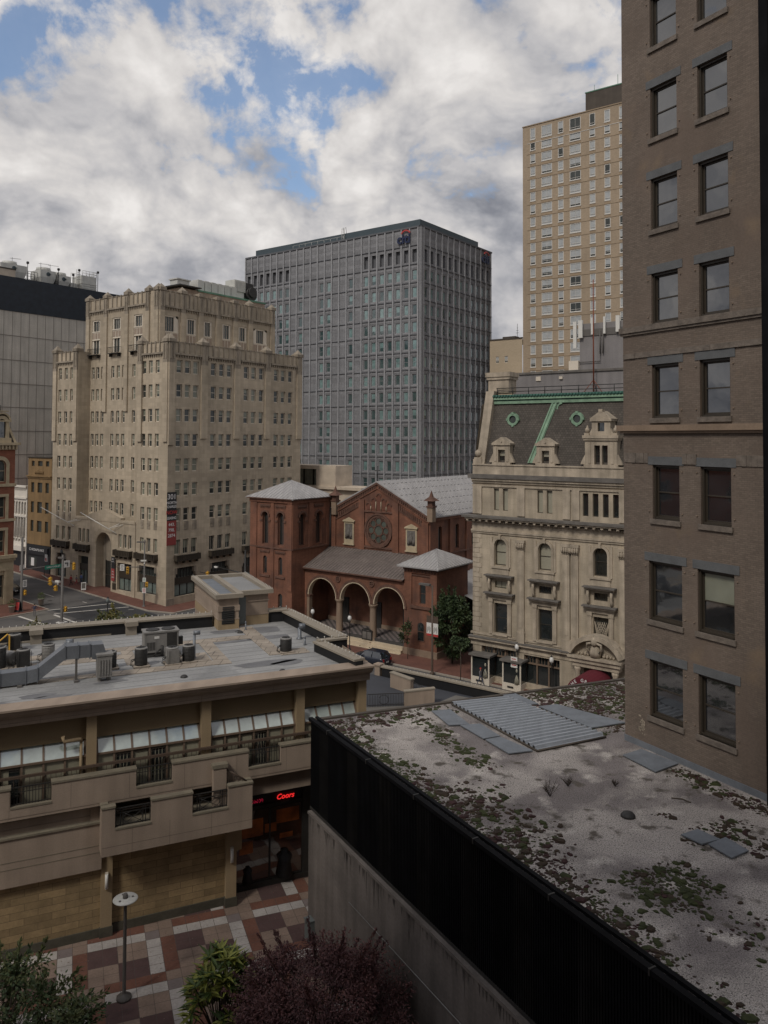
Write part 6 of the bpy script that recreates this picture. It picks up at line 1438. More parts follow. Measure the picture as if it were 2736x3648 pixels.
m_ = MB(); m_.poly([PH(.1, 14.58, -.1), PH(1.4, 14.58, -.1), PH(1.4, 14.58, -8.3), PH(.1, 14.58, -8.3)], 0); m_.poly([PH(1.7, 14.6, -.8), PH(3.9, 14.6, -.8), PH(3.9, 14.6, -8.3), PH(1.7, 14.6, -8.3)], 1); obj('penthouse_roof', m_, ['slate_panel', 'roof_seam'], ph)
m_ = MB()
for k in range(22): m_.tube([PH(-.2, 14.85, .1 - .4 * k), PH(-.2, 14.97, .1 - .4 * k)], .02, 4); m_.tube([PH(4.1, 14.85, -.5 - .37 * k), PH(4.1, 14.97, -.5 - .37 * k)], .02, 4)
obj('spikes', m_, 'white_metal', ph)
m_ = MB(); m_.bx(PH, .23, 1.16, 12.68, 14.0, .0, .04)
for k in range(9): z = 12.75 + .137 * k; m_.hexa([PH(.27, z, .1), PH(1.12, z, .1), PH(1.12, z + .03, .1), PH(.27, z + .03, .1), PH(.27, z + .08, .04), PH(1.12, z + .08, .04), PH(1.12, z + .11, .04), PH(.27, z + .11, .04)])
obj('louvre', m_, 'louvre', ph)
m_ = MB(); m_.bx(PH, 1.5, 2.17, 12.42, 14.38, -.75, -.68); d_ = obj('door', m_, 'door_grey', ph); m_ = MB(); m_.bx(PH, 2.02, 2.08, 13.2, 13.4, -.68, -.6); m_.bx(PH, 1.6, 2.1, 12.3, 12.42, -.7, -.3)

# ------------------------------------------------------------------ things standing on that roof
def mesh_local(name, mb, mats, parent): return obj(name, mb, mats, parent, world=False)
L0 = FR((0, 0), 0)
def condenser(name, dark, h, sq, label):
    r = root(name, (0, 0, 0), label, 'air conditioner', 'air conditioning units on the stucco building roof')
    m_ = MB(); m_.bx(L0, -.48, .48, 0, .1, -.48, .48); mesh_local('base_pad', m_, 'walk_pad', r)
    m_ = MB(); s = .36; z = .1
    if sq: m_.bx(L0, -s, s, z, z + h, -s, s)
    else: m_.lathe((0, 0, z), [(s, 0), (s, h)], 18)
    n = int(h / .085)
    for k in range(n):
        zz_ = z + .05 + k * (h - .08) / n
        if sq: m_.bx(L0, -s - .012, s + .012, zz_, zz_ + .045, -s - .012, s + .012)
        else: m_.lathe((0, 0, zz_), [(s, 0), (s + .022, .012), (s + .022, .035), (s, .05)], 18)
    for a in range(8):
        t = a * pi / 4 + .2; rr = s * (1.414 if sq and a % 2 else 1.0)
        m_.tube([(rr * cos(t), rr * sin(t), z), (rr * cos(t), rr * sin(t), z + h)], .018, 4)
    mesh_local('casing', m_, 'ac_dark' if dark else 'ac_grey', r)
    m_ = MB(); m_.lathe((0, 0, z + h), [(s + .02, 0), (s + .03, .05), (s - .06, .09)], 18)
    mesh_local('top_ring', m_, 'ac_grey', r)
    m_ = MB(); m_.lathe((0, 0, z + h + .02), [(s - .08, 0), (s - .08, .075)], 16)
    for a in range(6): t = a * pi / 3; m_.tube([(.06, 0, z + h + .11), (cos(t) * (s - .07), sin(t) * (s - .07), z + h + .1)], .012, 4)
    mesh_local('fan_grille', m_, 'ac_dark', r)
    m_ = MB(); m_.tube([(-s, -.1, .5), (-s - .22, -.12, .45), (-s - .28, -.12, .15), (-s - .1, -.2, .1)], .03, 6); m_.tube([(-s, .05, .4), (-s - .16, .05, .3), (-s - .2, .0, .12)], .025, 6); mesh_local('hose', m_, 'pole_dark', r)
    return r
def at_roof(o, u, w, rz=None): p = T(u, 12.3, w); o.location = p; o.rotation_euler = (0, 0, radians(24.5) if rz is None else rz)
SP = [(-4.55, -5.5, True, .95, False, 'tall dark condenser left of the big package unit, first in its row'), (-2.75, -5.25, False, .85, True, 'light grey square condenser in front of the big package unit'), (-1.75, -5.35, True, .85, False, 'dark condenser with the vent pipe rising behind it'),
      (-6.3, -5.75, True, .85, False, 'dark condenser half hidden behind the ribbed duct end'), (4.4, -5.1, True, .75, False, 'lone black condenser on the right of the roof'),
      (-9.6, -9.0, False, .85, False, 'silver and black condenser just behind the raised duct'), (-11.0, -8.1, True, .9, True, 'condenser with white feet left of the duct bend'), (-12.3, -8.2, True, 1.15, False, 'large dark condenser cut by the left edge of the roof view'), (-11.5, -12.4, True, .9, True, 'condenser beside the yellow gas pipe near the back parapet')]
for i, (u, w, dk, h, sq, lab) in enumerate(SP): at_roof(condenser('condenser_unit', dk, h, sq, lab), u, w)
# package unit
r = root('package_unit', (0, 0, 0), 'large grey twin-fan rooftop package unit, the biggest on the roof', 'air conditioner', 'air conditioning units on the stucco building roof')
m_ = MB(); m_.bx(L0, -1.05, 1.05, .25, 1.45, -.55, .55)
for u in (-1.0, -.35, .3, .98): m_.bx(L0, u - .03, u + .03, .25, 1.47, -.57, .57)
m_.bx(L0, -1.1, 1.1, 1.45, 1.55, -.6, .6); mesh_local('casing', m_, 'ac_grey', r)
m_ = MB()
for c in (-.48, .48): m_.lathe((c, 0, 1.55), [(.42, 0), (.42, .05), (.36, .06)], 18); m_.ring(L0, c, .8, 0, .001, 0, 0)
m_.bx(L0, .32, .95, .35, 1.38, .55, .575)
for k in range(6): m_.bx(L0, -.9 + .09 * k, -.86 + .09 * k, .4, .9, .55, .57)
m_.bx(L0, -1.0, 1.0, .1, .25, -.5, .5); mesh_local('fans_and_grilles', m_, 'ac_dark', r)
m_ = MB(); m_.bx(L0, -.45, -.15, 1.1, 1.25, .55, .575); mesh_local('data_plate', m_, 'sign_white', r)
m_ = MB(); m_.bx(L0, 1.15, 1.4, .5, 1.0, -.1, .15); m_.tube([(.0, -.8, .1), (0, -.8, .7)], .1, 8); m_.tube([(-.1, -.8, .5), (-.4, -.9, .3), (-.5, -.8, .1)], .05, 6); m_.bx(L0, -1.2, 1.2, 0, .1, -.7, .7); mesh_local('valves', m_, 'ac_dark', r)
at_roof(r, -3.05, -7.9)
# big duct run
r = root('ventilation_duct', T(-9, 12.3, -4), 'long grey square air duct stepping up across the roof to a ribbed end box', 'duct')
m_ = MB()
path = [(-16, 12.75, -4.3), (-10.9, 12.75, -4.5), (-10.3, 12.85, -4.4), (-8.9, 13.95, -4.2), (-7.6, 13.95, -4.1), (-6.9, 13.95, -4.0)]
hw, hh = .42, .36
for p, q in zip(path, path[1:]):
    (u0, z0, w0), (u1, z1, w1) = p, q
    m_.hexa([T(u0, z0 - hh, w0 + hw), T(u1, z1 - hh, w1 + hw), T(u1, z1 - hh, w1 - hw), T(u0, z0 - hh, w0 - hw), T(u0, z0 + hh, w0 + hw), T(u1, z1 + hh, w1 + hw), T(u1, z1 + hh, w1 - hw), T(u0, z0 + hh, w0 - hw)])
for u, z, w in path[1:5] + [(-12.2, 12.75, -4.45), (-8.2, 13.95, -4.15), (-13.6, 12.75, -4.4)]: m_.bx(T, u - .03, u + .03, z - hh - .05, z + hh + .05, w - hw - .05, w + hw + .05)
m_.hexa([T(-7.5, 13.55, -3.5), T(-6.55, 13.3, -3.5), T(-6.55, 13.3, -4.45), T(-7.5, 13.55, -4.45), T(-7.5, 14.32, -3.5), T(-6.9, 14.32, -3.5), T(-6.9, 14.32, -4.45), T(-7.5, 14.32, -4.45)])
obj('duct', m_, 'duct_metal', r)
m_ = MB(); m_.bx(T, -7.25, -6.45, 12.55, 13.75, -3.9, -3.1); 
for k in range(5): u = -7.15 + .15 * k; m_.bx(T, u, u + .07, 12.7, 13.55, -3.1, -3.05)
m_.bx(T, -7.3, -6.4, 13.75, 13.85, -3.95, -3.05); m_.bx(T, -7.2, -7.0, 12.3, 12.55, -3.7, -3.3); m_.bx(T, -6.7, -6.5, 12.3, 12.55, -3.7, -3.3); obj('ribbed_end_box', m_, 'ac_grey', r)
m_ = MB()
for u, w, zt_ in ((-8.3, -3.85, 13.6), (-11.2, -4.1, 12.4)): m_.bx(T, u - .06, u + .06, 12.3, zt_, w - .06, w + .06); m_.bx(T, u - .12, u + .12, 12.3, 12.4, w - .3, w + .3)
obj('duct_leg', m_, 'pole_grey', r)
# small vents, pipes
def vent(u, w, h, rad, hood, lab):
    r_ = root('roof_vent', T(u, 12.3, w), lab, 'vent', 'small vents and pipes on the stucco building roof'); m_ = MB()
    m_.lathe(T(u, 12.3, w), [(rad * 1.8, 0), (rad * 1.6, .06), (rad, .14), (rad, h)], 12); obj('stack', m_, 'duct_metal', r_)
    m_ = MB()
    if hood: m_.tube([T(u - .05, 12.3 + h + .1, w), T(u + .35, 12.3 + h + .1, w + .1)], rad * 1.5, 12)
    else: m_.lathe(T(u, 12.3 + h, w), [(rad * 1.3, 0), (rad * 1.3, .08), (.02, .14)], 10)
    obj('cap', m_, 'duct_metal', r_)
vent(6.3, -8.0, .75, .13, True, 'shiny hooded vent near the right parapet of the roof'); vent(-1.3, -5.9, 1.5, .09, True, 'tall thin vent pipe beside a dark condenser'); vent(-8.5, -9.5, .75, .18, True, 'round topped vent box behind the middle of the long duct')
vent(3.55, -11.9, .5, .05, False, 'thin pipe stub in front of the penthouse corner'); vent(6.1, -6.3, .45, .06, False, 'short pipe just left of the right parapet inner corner')
r_ = root('duct_blower', T(-11.6, 12.3, -8.9), 'round grey blower drum among the condensers at far left', 'blower'); m_ = MB(); m_.tube([T(-11.85, 12.75, -9.2), T(-11.45, 12.75, -8.6)], .38, 16); m_.bx(T, -11.95, -11.3, 12.3, 12.45, -9.3, -8.6); obj('drum', m_, 'ac_grey', r_)
m_ = MB(); m_.tube([T(-13, 12.6, -11.7), T(-11.9, 13.5, -11.9), T(-11.8, 13.4, -11.9), T(-11.8, 12.35, -11.9), T(-11.4, 12.35, -11.6)], .05, 6); obj('gas_pipe', m_, 'signal_yellow', None, 'bent yellow gas pipe near the left end of the roof', cat='pipe')
for u, w, lab in ((2.9, -1.0, 'dark roof drain near the front edge, right'), (-2.6, -2.2, 'dark roof drain near the front edge, left'), (-3.9, -9.9, 'dark roof drain left of the big package unit'), (3.0, -11.3, 'dark roof drain beside the walkway in front of the penthouse')):
    m_ = MB(); m_.lathe(T(u, 12.3, w), [(.22, 0), (.2, .05), (.14, .12), (.05, .15)], 12); obj('roof_drain', m_, 'ac_dark', None, lab, cat='roof drain', group='roof drains on the stucco building')

# ------------------------------------------------------------------ low walls round the service drive
def lowwall(p, q, zt0, zt1, th, name, label, cap=True, z0=-.1):
    m_ = MB(); a, b = Vector((*p, 0)), Vector((*q, 0)); d = (b - a).normalized(); n = Vector((-d.y, d.x, 0)) * th / 2; Z = lambda z: Vector((0, 0, z))
    r_ = root(name, (p[0], p[1], 0), label, 'wall')
    m_.hexa([a - n + Z(z0), b - n + Z(z0), b + n + Z(z0), a + n + Z(z0), a - n + Z(zt0), b - n + Z(zt1), b + n + Z(zt1), a + n + Z(zt0)]); obj('wall', m_, 'stucco_pink', r_)
    m_ = MB(); n2 = n * 1.25; e = d * .06
    m_.hexa([a - n2 - e + Z(zt0), b - n2 + e + Z(zt1), b + n2 + e + Z(zt1), a + n2 - e + Z(zt0), a - n2 - e + Z(zt0 + .12), b - n2 + e + Z(zt1 + .12), b + n2 + e + Z(zt1 + .12), a + n2 - e + Z(zt0 + .12)]); obj('coping', m_, 'coping', r_)
    return r_
lowwall((1.98, 74.5), (4.76, 75.0), 2.78, 2.92, .4, 'terrace_wall', 'short tan wall in the foreground of the service drive with end pier'); lowwall((.9, 80.2), (2.83, 78.1), 2.87, 2.78, .45, 'stair_wall', 'tan wall block with pale coping in the middle of the service drive')
r_ = root('street_wall', ST(4, -9, 0), 'long low wall with pale spiked coping between service drive and street', 'wall')
m_ = MB(); slab(m_, -14, 4.9, -9.2, -8.8, -.1, 2.38); obj('wall', m_, 'parapet_black', r_)
m_ = MB(); slab(m_, -14, 5.0, -9.35, -8.65, 2.38, 2.52); 
obj('coping', m_, 'coping', r_)
m_ = MB()
for k in range(44): c = Vector(ST(4.8 - .42 * k, -9, 2.52)); m_.tube([c, c + Vector((0, 0, .12))], .018, 4)
obj('spikes', m_, 'white_metal', r_)
m_ = MB(); slab(m_, 5.1, 5.75, -9.35, -8.7, -.1, 2.5); slab(m_, 5.0, 5.85, -9.45, -8.6, 2.5, 2.65); obj('end_pier', m_, 'stucco_pink', r_)
r_ = root('metal_fence', (-1.3, 73.8, 1.5), 'black metal railing with round motif beside the terrace wall', 'railing')
FF = FR((-1.4, 74.0), 8, 1.5); m_ = MB()
for z in (.15, 1.15): m_.bx(FF, 0, 3.5, z, z + .05, -.03, .03)
for k in range(24): m_.bx(FF, .15 * k, .15 * k + .03, 0, 1.2, -.015, .015)
for k in range(16): t0, t1 = 2 * pi * k / 16, 2 * pi * (k + 1) / 16; m_.tube([FF(1.5 + .45 * cos(t0), .65 + .42 * sin(t0), .04), FF(1.5 + .45 * cos(t1), .65 + .42 * sin(t1), .04)], .025, 4)
obj('rails', m_, 'dark_metal', r_)
r_ = root('stair_railing', (3.0, 78, 1.5), 'short dark railing between the two tan wall blocks', 'railing'); FF = FR((2.95, 77.9), -50, 1.45); m_ = MB()
m_.tube([FF(0, 1.2, 0), FF(2.6, .9, 0)], .035, 5); m_.tube([FF(0, .3, 0), FF(2.6, .0, 0)], .03, 5)
for k in range(12): m_.tube([FF(.22 * k, .3 - .026 * k, 0), FF(.22 * k, 1.2 - .026 * k, 0)], .018, 4)
obj('rails', m_, 'dark_metal', r_)
# ================================================================== low roof with black ribbed parapet (foreground right)
mat('black_rib_worn', (0.010, 0.0095, 0.0095), rough=.65, var=.5, scale=.9, spec=.12, streak=.5)
mat('stain_dark', (0.085, 0.072, 0.063), var=.3, scale=4)
K0 = (-3.89, 43.0); K = FR(K0, -60.4); ZR = 10.95
B = root('gravel_roofed_building', (K0[0], K0[1], 0), 'low gravel roofed building with black ribbed parapet above a stained concrete wall', 'building')
m_ = MB(); m_.bx(K, 0, 40, 0, 6.2, -.9, 0, 0); m_.bx(K, -.04, 40, 6.2, 6.34, -.9, .05, 0); m_.poly([K(0, 0, -.9), K(0, 0, -21), K(0, 6.2, -21), K(0, 6.2, -.9)])
obj('concrete_wall', m_, 'old_concrete', B)
m_ = MB(); 
n = 330
for k in range(n):
    u0 = -.2 + 40.2 * k / n; u1 = -.2 + 40.2 * (k + 1) / n; um = (u0 + u1) / 2
    m_.poly([K(u0, 6.3, -.2), K(um - .02, 6.3, -.2), K(um - .02, 11.0, -.2), K(u0, 11.0, -.2)]); m_.bx(K, um - .02, um + .02, 6.3, 11.0, -.2, -.165); m_.poly([K(um + .02, 6.3, -.2), K(u1, 6.3, -.2), K(u1, 11.0, -.2), K(um + .02, 11.0, -.2)])
for k in range(len(m_.m)): m_.m[k] = 1 if (k // 70) % 3 == 1 else 0
m_.poly([K(-.2, 6.3, -.2), K(-.2, 6.3, -21), K(2.6, 11.0, -21), K(-.2, 11.0, -.2)])
m_.bx(K, -.25, 40, 10.98, 11.14, -.28, -.05); m_.bx(K, -.25, 40, 10.9, 11.12, -.62, -.45)
obj('ribbed_parapet', m_, ['black_rib', 'black_rib_worn'], B)
m_ = MB()
for k in range(9): m_.bx(K, 2.0 + 4.2 * k, 2.06 + 4.2 * k, 10.96, 11.16, -.3, -.03)
m_.bx(K, -.2, 40, 6.36, 6.5, -.19, -.15); obj('parapet_seams', m_, 'dark_metal', B)
m_ = MB(); random.seed(3)
for k in range(150):
    u = random.uniform(0, 24); wd = random.uniform(.03, .22); ln = random.uniform(.15, .7) * (1 + 1.2 * (random.random() < .2))
    m_.poly([K(u, 6.19, .006), K(u + wd, 6.19, .006), K(u + wd * .8, 6.19 - ln * .5, .006), K(u + wd * .55, 6.19 - ln, .006), K(u + wd * .3, 6.19 - ln * .6, .006)])
obj('water_stains', m_, 'stain_dark', B, kind='stuff')
m_ = MB()
random.seed(5)
for k in range(150):
    u = 8 + 17 * random.random() ** .8; m_.bx(K, u, u + random.uniform(.04, .12), 11.0, 11.03, -.42, -.32)
obj('gutter_debris', m_, 'tile_grey', B, kind='stuff')
m_ = MB(); m_.poly([K(-.1, ZR, -.3), K(40, ZR, -.3), K(40, ZR, -21.5), K(2.75, ZR, -21.5)])
rf = obj('gravel_roof', m_, 'gravel_roof', B)
m_ = MB(); a, b = Vector(K(-.15, 0, -.3)), Vector(K(2.75, 0, -21.5)); d = (b - a).normalized(); nn = Vector((-d.y, d.x, 0)) * .12
m_.hexa([a - nn + Vector((0, 0, 6)), b - nn + Vector((0, 0, 6)), b + nn + Vector((0, 0, 6)), a + nn + Vector((0, 0, 6)), a - nn + Vector((0, 0, 11.05)), b - nn + Vector((0, 0, 11.05)), b + nn + Vector((0, 0, 11.05)), a + nn + Vector((0, 0, 11.05))]); obj('far_edge_trim', m_, 'dark_brown_metal', B)
m_ = MB(); m_.bx(K, .35, .85, .05, 1.05, 0, .35); m_.bx(K, .32, .88, 1.05, 1.1, 0, .4); m_.tube([K(.9, .6, .1), K(1.0, .6, .1), K(1.0, .0, .1)], .04, 6); obj('electrical_box', m_, 'door_grey', B)
m_ = MB(); m_.tube([K(4.8, 4.0, .06), K(22, 4.12, .06)], .024, 6); obj('conduit', m_, 'ac_grey', B)
# sheets and boards lying on it
def quad_slab(name, pts, z, th, m, label, cat, group=None):
    r_ = MB(); a = [K(u, z, w) for u, w in pts]; b = [K(u, z + th, w) for u, w in pts]
    r_.hexa(a + b); return obj(name, r_, m, None, label, True, None, cat, group)
m_ = MB(); prof = []; NR = 20; C0, C1, C2, C3 = (1.35, -8.2), (2.1, -11.6), (9.25, -12.2), (9.0, -7.94)
for k in range(NR):
    for t, z in ((.0, 0), (.15, .14), (.45, .14), (.6, 0)): prof.append(((k + t) / NR, z))
prof.append((1, 0))
for (t0, z0), (t1, z1) in zip(prof, prof[1:]):
    L = lambda t: (C0[0] + (C3[0] - C0[0]) * t, C0[1] + (C3[1] - C0[1]) * t); R_ = lambda t: (C1[0] + (C2[0] - C1[0]) * t, C1[1] + (C2[1] - C1[1]) * t)
    m_.poly([K(L(t0)[0], ZR + .1 + z0, L(t0)[1]), K(R_(t0)[0], ZR + .1 + z0, R_(t0)[1]), K(R_(t1)[0], ZR + .1 + z1, R_(t1)[1]), K(L(t1)[0], ZR + .1 + z1, L(t1)[1])])
cs = obj('corrugated_sheet', m_, 'zinc_sheet', None, 'large ribbed grey metal sheet lying on the gravel roof', cat='metal sheet')
m_ = MB()
for a, b in ((C0, C3), (C3, C2), (C2, C1), (C1, C0)):
    pa, pb = Vector(K(a[0], ZR + .01, a[1])), Vector(K(b[0], ZR + .01, b[1])); m_.tube([pa + Vector((0, 0, .06)), pb + Vector((0, 0, .06))], .06, 4)
obj('timber_edge', m_, 'dark_brown_metal', cs)
g_ = 'grey boards lying on the gravel roof'
for pts, lab in (([(1.79, -6.56), (2.1, -7.6), (4.49, -7.17), (4.07, -6.15)], 'smooth grey board left of the ribbed sheet, nearest the far edge'), ([(4.36, -6.68), (4.70, -7.73), (6.6, -7.55), (6.5, -6.6)], 'grey board against the left long side of the ribbed sheet, middle of three'),
                 ([(6.65, -6.6), (6.72, -7.5), (8.9, -7.75), (8.61, -6.52)], 'grey board at the near left corner of the ribbed sheet'), ([(1.54, -11.71), (1.53, -12.56), (3.73, -12.53), (3.42, -11.6)], 'grey board at the far right corner of the ribbed sheet'),
                 ([(4.07, -12.25), (4.3, -13.4), (8.3, -14.6), (8.0, -12.45)], 'widest grey board, right of the ribbed sheet'), ([(11.39, -11.17), (11.32, -12.49), (13.37, -12.68), (13.52, -11.0)], 'grey board at the foot of the brown brick wall'),
                 ([(18.03, -7.3), (18.06, -8.2), (19.0, -8.3), (18.9, -7.4)], 'small grey board among moss on the right, farther of two'), ([(19.02, -7.6), (19.0, -8.6), (20.05, -8.5), (20.09, -7.5)], 'small grey board among moss on the right, nearer of two')):
    quad_slab('grey_board', pts, ZR + .05, .05, 'slate_panel', lab, 'board', g_)
m_ = MB(); m_.lathe(K(15.87, ZR, -6.78), [(.3, 0), (.28, .08), (.2, .16), (.08, .2)], 12); obj('roof_drain', m_, 'ac_dark', None, 'dark round drain strainer in the middle of the pale gravel', cat='roof drain')
# moss in clumps
random.seed(11)
def dens(u, w):
    d = 0.0; ed = -.6 - w
    if 0 < u < 23 and ed > 0: d += 1.0 * max(0, 1 - ed / (1.6 + 2.4 * math.exp(-((u - 14) / 4.5) ** 2))) * (.45 + .55 * min(1, abs(math.sin(u * .7)) + .4))
    if 19 < u < 40 and ed > 0: d += .55 * max(0, 1 - ed / 1.3)
    fe = u - .5 + w * .13
    if w > -12 and -.2 < u < 5: d += .55 * math.exp(-((u + .13 * w * -1 * 0 - 1.0) / 1.6) ** 2) * (1 if w > -6 else .8)
    if w < -11.3 and u < 9: d += .85 * (1 if u < 6.5 else .5)
    if 2.5 < u < 9.5 and -6.6 < w < -3.5: d += .5 * math.exp(-((w + 5.6 - .1 * u) / .8) ** 2)
    d += 1.0 * math.exp(-((u - 20.2) / 1.25) ** 4 - ((w + 4.3) / 1.5) ** 4)
    if u > 11.5 and w < -10.2: d += .75 * math.exp(-((w + 12.2) / .8) ** 2)
    d += .8 * math.exp(-((u - 18.6) / .8) ** 2 - ((w + 8.8) / 1.6) ** 2) + .7 * math.exp(-((u - 20.3) / .6) ** 2 - ((w + 9.6) / 1.2) ** 2)
    d += .35 * math.exp(-((u - 24) / 3) ** 2 - ((w + 4.5) / 2.2) ** 2) + .5 * math.exp(-((u - 16.5) / .5) ** 2 - ((w + 8.1) / .5) ** 2)
    d += .25 * math.exp(-((u - 11) / 1.5) ** 2 - ((w + 3.9) / 1.0) ** 2)
    return d
from mathutils import noise as mnoise
moss = MB(); cnt = 0
SHEETS = [(1.2, 9.2, -12.2, -7.9), (1.7, 4.5, -7.6, -6.2), (4.3, 8.9, -7.8, -6.5), (11.3, 13.5, -12.7, -11.0)]
for t in range(60000):
    u = random.uniform(-.1, 30); w = -random.uniform(.65, 21)
    if u < .1 - w * .132: continue
    if w < -12.6 and u > 9.7: continue
    if any(a < u < b and c < w < d for a, b, c, d in SHEETS): continue
    p = K(u, 0, w); nz = mnoise.noise(Vector((p[0] * .9, p[1] * .9, 3))) * .5 + .5; n2 = mnoise.noise(Vector((p[0] * 2.6, p[1] * 2.6, 8))) * .5 + .5; n3 = mnoise.noise(Vector((p[0] * 7, p[1] * 7, 2))) * .5 + .5
    d = dens(u, w)
    if d * (.3 + nz) * (.15 + 1.5 * n2) * (.3 + 1.4 * n3) < .15 + random.random() * .36: continue
    big = n2 > .52 and random.random() < .4
    r = random.uniform(.02, .07) * (random.uniform(1.8, 3.0) if big else 1); hgt = r * random.uniform(.3, .55)
    hue = nz * .5 + random.random() * .5 + (.1 if 16 < u < 18 else 0) - (.2 if 18 < u < 22.5 and w < -2.6 and w > -6 else 0) - (.2 if 3 < u < 9 and w > -6.8 else 0)
    mi = 0 if hue < .44 else (1 if hue < .66 else 2)
    n = 7; base = Vector((p[0], p[1], ZR)); ph_ = random.random() * 6
    rad = [r * (1 + .3 * sin(2 * (2 * pi * j / n) + ph_) + random.uniform(-.25, .25)) for j in range(n)]
    r0 = [moss.pt(base + Vector((cos(2 * pi * j / n) * rad[j], sin(2 * pi * j / n) * rad[j], 0))) for j in range(n)]
    r1 = [moss.pt(base + Vector((cos(2 * pi * j / n) * rad[j] * .8, sin(2 * pi * j / n) * rad[j] * .8, hgt * random.uniform(.5, 1.0)))) for j in range(n)]
    c = moss.pt(base + Vector((0, 0, hgt)))
    for j in range(n):
        k = (j + 1) % n; moss.face((r0[j], r0[k], r1[k], r1[j]), mi); moss.face((r1[j], r1[k], c), mi)
obj('roof_moss', moss, ['moss_green', 'moss_brown', 'moss_red'], None, 'clumps of green, brown and dark red moss growing on the gravel roof', kind='stuff', cat='moss')
for u, w, s, lab in ((12.98, -5.25, 1.0, 'larger dry branching weed growing on the pale gravel'), (12.6, -6.6, .7, 'smaller dry weed to the right of the larger one'), (13.6, -8.4, .45, 'faint low dry weed toward the brown brick wall')):
    m_ = MB(); b0 = Vector(K(u, ZR, w))
    for k in range(16):
        a = random.random() * 2 * pi; l = s * random.uniform(.4, .8); q = b0 + Vector((cos(a) * l * .45, sin(a) * l * .45, l * .6)); m_.tube([b0, q], .008, 3, 0, .005)
        for j in range(4): e = q + Vector((random.uniform(-.25, .25), random.uniform(-.25, .25), random.uniform(0, .3))) * s; m_.tube([b0.lerp(q, .5 + .15 * j), e], .006, 3, 0, .003)
    obj('dry_weed', m_, 'moss_brown', None, lab, cat='weed', group='dry weeds on the gravel roof')
m_ = MB(); m_.tube([K(15.6, ZR + .03, -9.6), K(15.9, ZR + .04, -9.9), K(16.3, ZR + .03, -9.95)], .025, 5); obj('fallen_twig', m_, 'bark', None, 'bent dark twig lying on the gravel', cat='twig')

# ================================================================== brown brick building at the right
BO = (12.21, 40.77); BF = FR(BO, -60.4)
B = root('brown_brick_building', (BO[0], BO[1], 10.95), 'tall brown brick building with paired sash windows and bluestone lintels at the right', 'building')
WR = [(45.45, 48.05, 0), (40.9, 43.45, 0), (36.35, 38.9, 0), (31.72, 34.2, 0), (27.1, 29.72, 0), (22.2, 24.83, 0), (17.3, 20.15, 1), (12.65, 15.38, 1), (50.0, 52.6, 0), (54.6, 57.1, 0)]
ops = []; wsp = []; tr = MB(); rs = MB()
CU = lambda lo: ((1.6, 3.58), (4.45, 6.38)) if lo else ((1.86, 3.47), (4.66, 6.27))
for z0, z1, lo in WR:
    for ci, (a, b) in enumerate(CU(lo) + ((9.2, 10.8),)):
        ops.append((a, b, z0, z1, .32)); wsp.append((BF, a + .1, b - .1, z0 + .1, z1 - .12, .3, dict(fw=.075, rail=True, blind=(.5 if (z0 in (17.3,) and ci == 1) else 0))))
        lt_ = MB(); lt_.bx(BF, a - .25, b + .27, z1, z1 + .4, -.02, .03); obj('lintel', lt_, 'bluestone', B)
        sl_ = MB(); sl_.bx(BF, a - .1, b + .1, z0 - .24, z0, -.25, .1); obj('sill', sl_, 'rough_stone', B)
mb = MB(); mb.wall(BF, 0, 14, ZR - .1, 60, ops); mb.poly([BF(0, ZR, 0), BF(0, ZR, -14), BF(0, 60, -14), BF(0, 60, 0)]); mb.poly([BF(0, 60, 0), BF(14, 60, 0), BF(14, 60, -14), BF(0, 60, -14)])
obj('wall', mb, 'hotel_brick', B)
r2 = MB()
for k in range(54): 
    u = .05 + .26 * k
    if not any(a - .3 < u < b + .2 for a, b in CU(0)): rs.bx(BF, u, u + .25, 24.9, 25.38, -.02, .03 + .05 * random.random())
    r2.bx(BF, u, u + .26, 30.12, 30.38, -.02, .06 + .025 * random.random())
obj('rough_stone_course', rs, 'rough_stone', B); obj('rough_stone_course', r2, 'rough_stone', B)
m_ = MB(); m_.bx(BF, -.15, 14, 31.42, 31.7, -.1, .16); m_.bx(BF, -.1, 14, 31.3, 31.42, -.1, .09); obj('string_course', m_, 'rough_stone', B)
m_ = MB(); m_.bx(BF, -.25, 14, 26.48, 26.76, -.1, .25); m_.bx(BF, -.12, 14, 26.36, 26.48, -.1, .14); obj('string_course', m_, 'brownstone', B)
m_ = MB(); m_.bx(BF, -.02, 14, ZR - .1, ZR + .3, 0, .04); obj('base_flashing', m_, 'slate_panel', B)
for (F, a, b, z0, z1, dp, kw) in wsp:       # outer casing round each sash
    m_ = MB(); m_.bx(BF, a - .1, a, z0 - .1, z1 + .12, -.32, -.12); m_.bx(BF, b, b + .1, z0 - .1, z1 + .12, -.32, -.12); m_.bx(BF, a, b, z1, z1 + .12, -.32, -.12); m_.bx(BF, a, b, z0 - .1, z0, -.32, -.1); obj('window_casing', m_, 'bronze_frame', B)
windows(B, wsp, ['bronze_frame'], ['glass_hotel', 'glass_blind'])
for z0, z1, lo in WR[:8]:
    for a, b in CU(lo):
        for u in (a - .18, b + .18):
            for z in (z0 + .35, z1 - .3): m_ = MB(); m_.lathe(BF(u, z, .04), [(.02, -.03), (.035, 0), (.02, .03)], 6); obj('wall_anchor', m_, 'brownstone', B)
m_ = MB(); m_.bx(BF, 8.08, 8.5, ZR - .1, 60, -.02, .35); obj('window_jamb_standin', m_, 'black_rib', B)  # dark strip standing in for the blurred window frame beside the camera
m_ = MB()
for k in range(26): u, z = 1.05 + random.gauss(0, .12), 12.0 + random.gauss(0, .22); m_.bx(BF, u, u + random.uniform(.04, .14), z, z + random.uniform(.04, .12), .0, .008)
obj('paint_splash', m_, 'grand_trim', B)

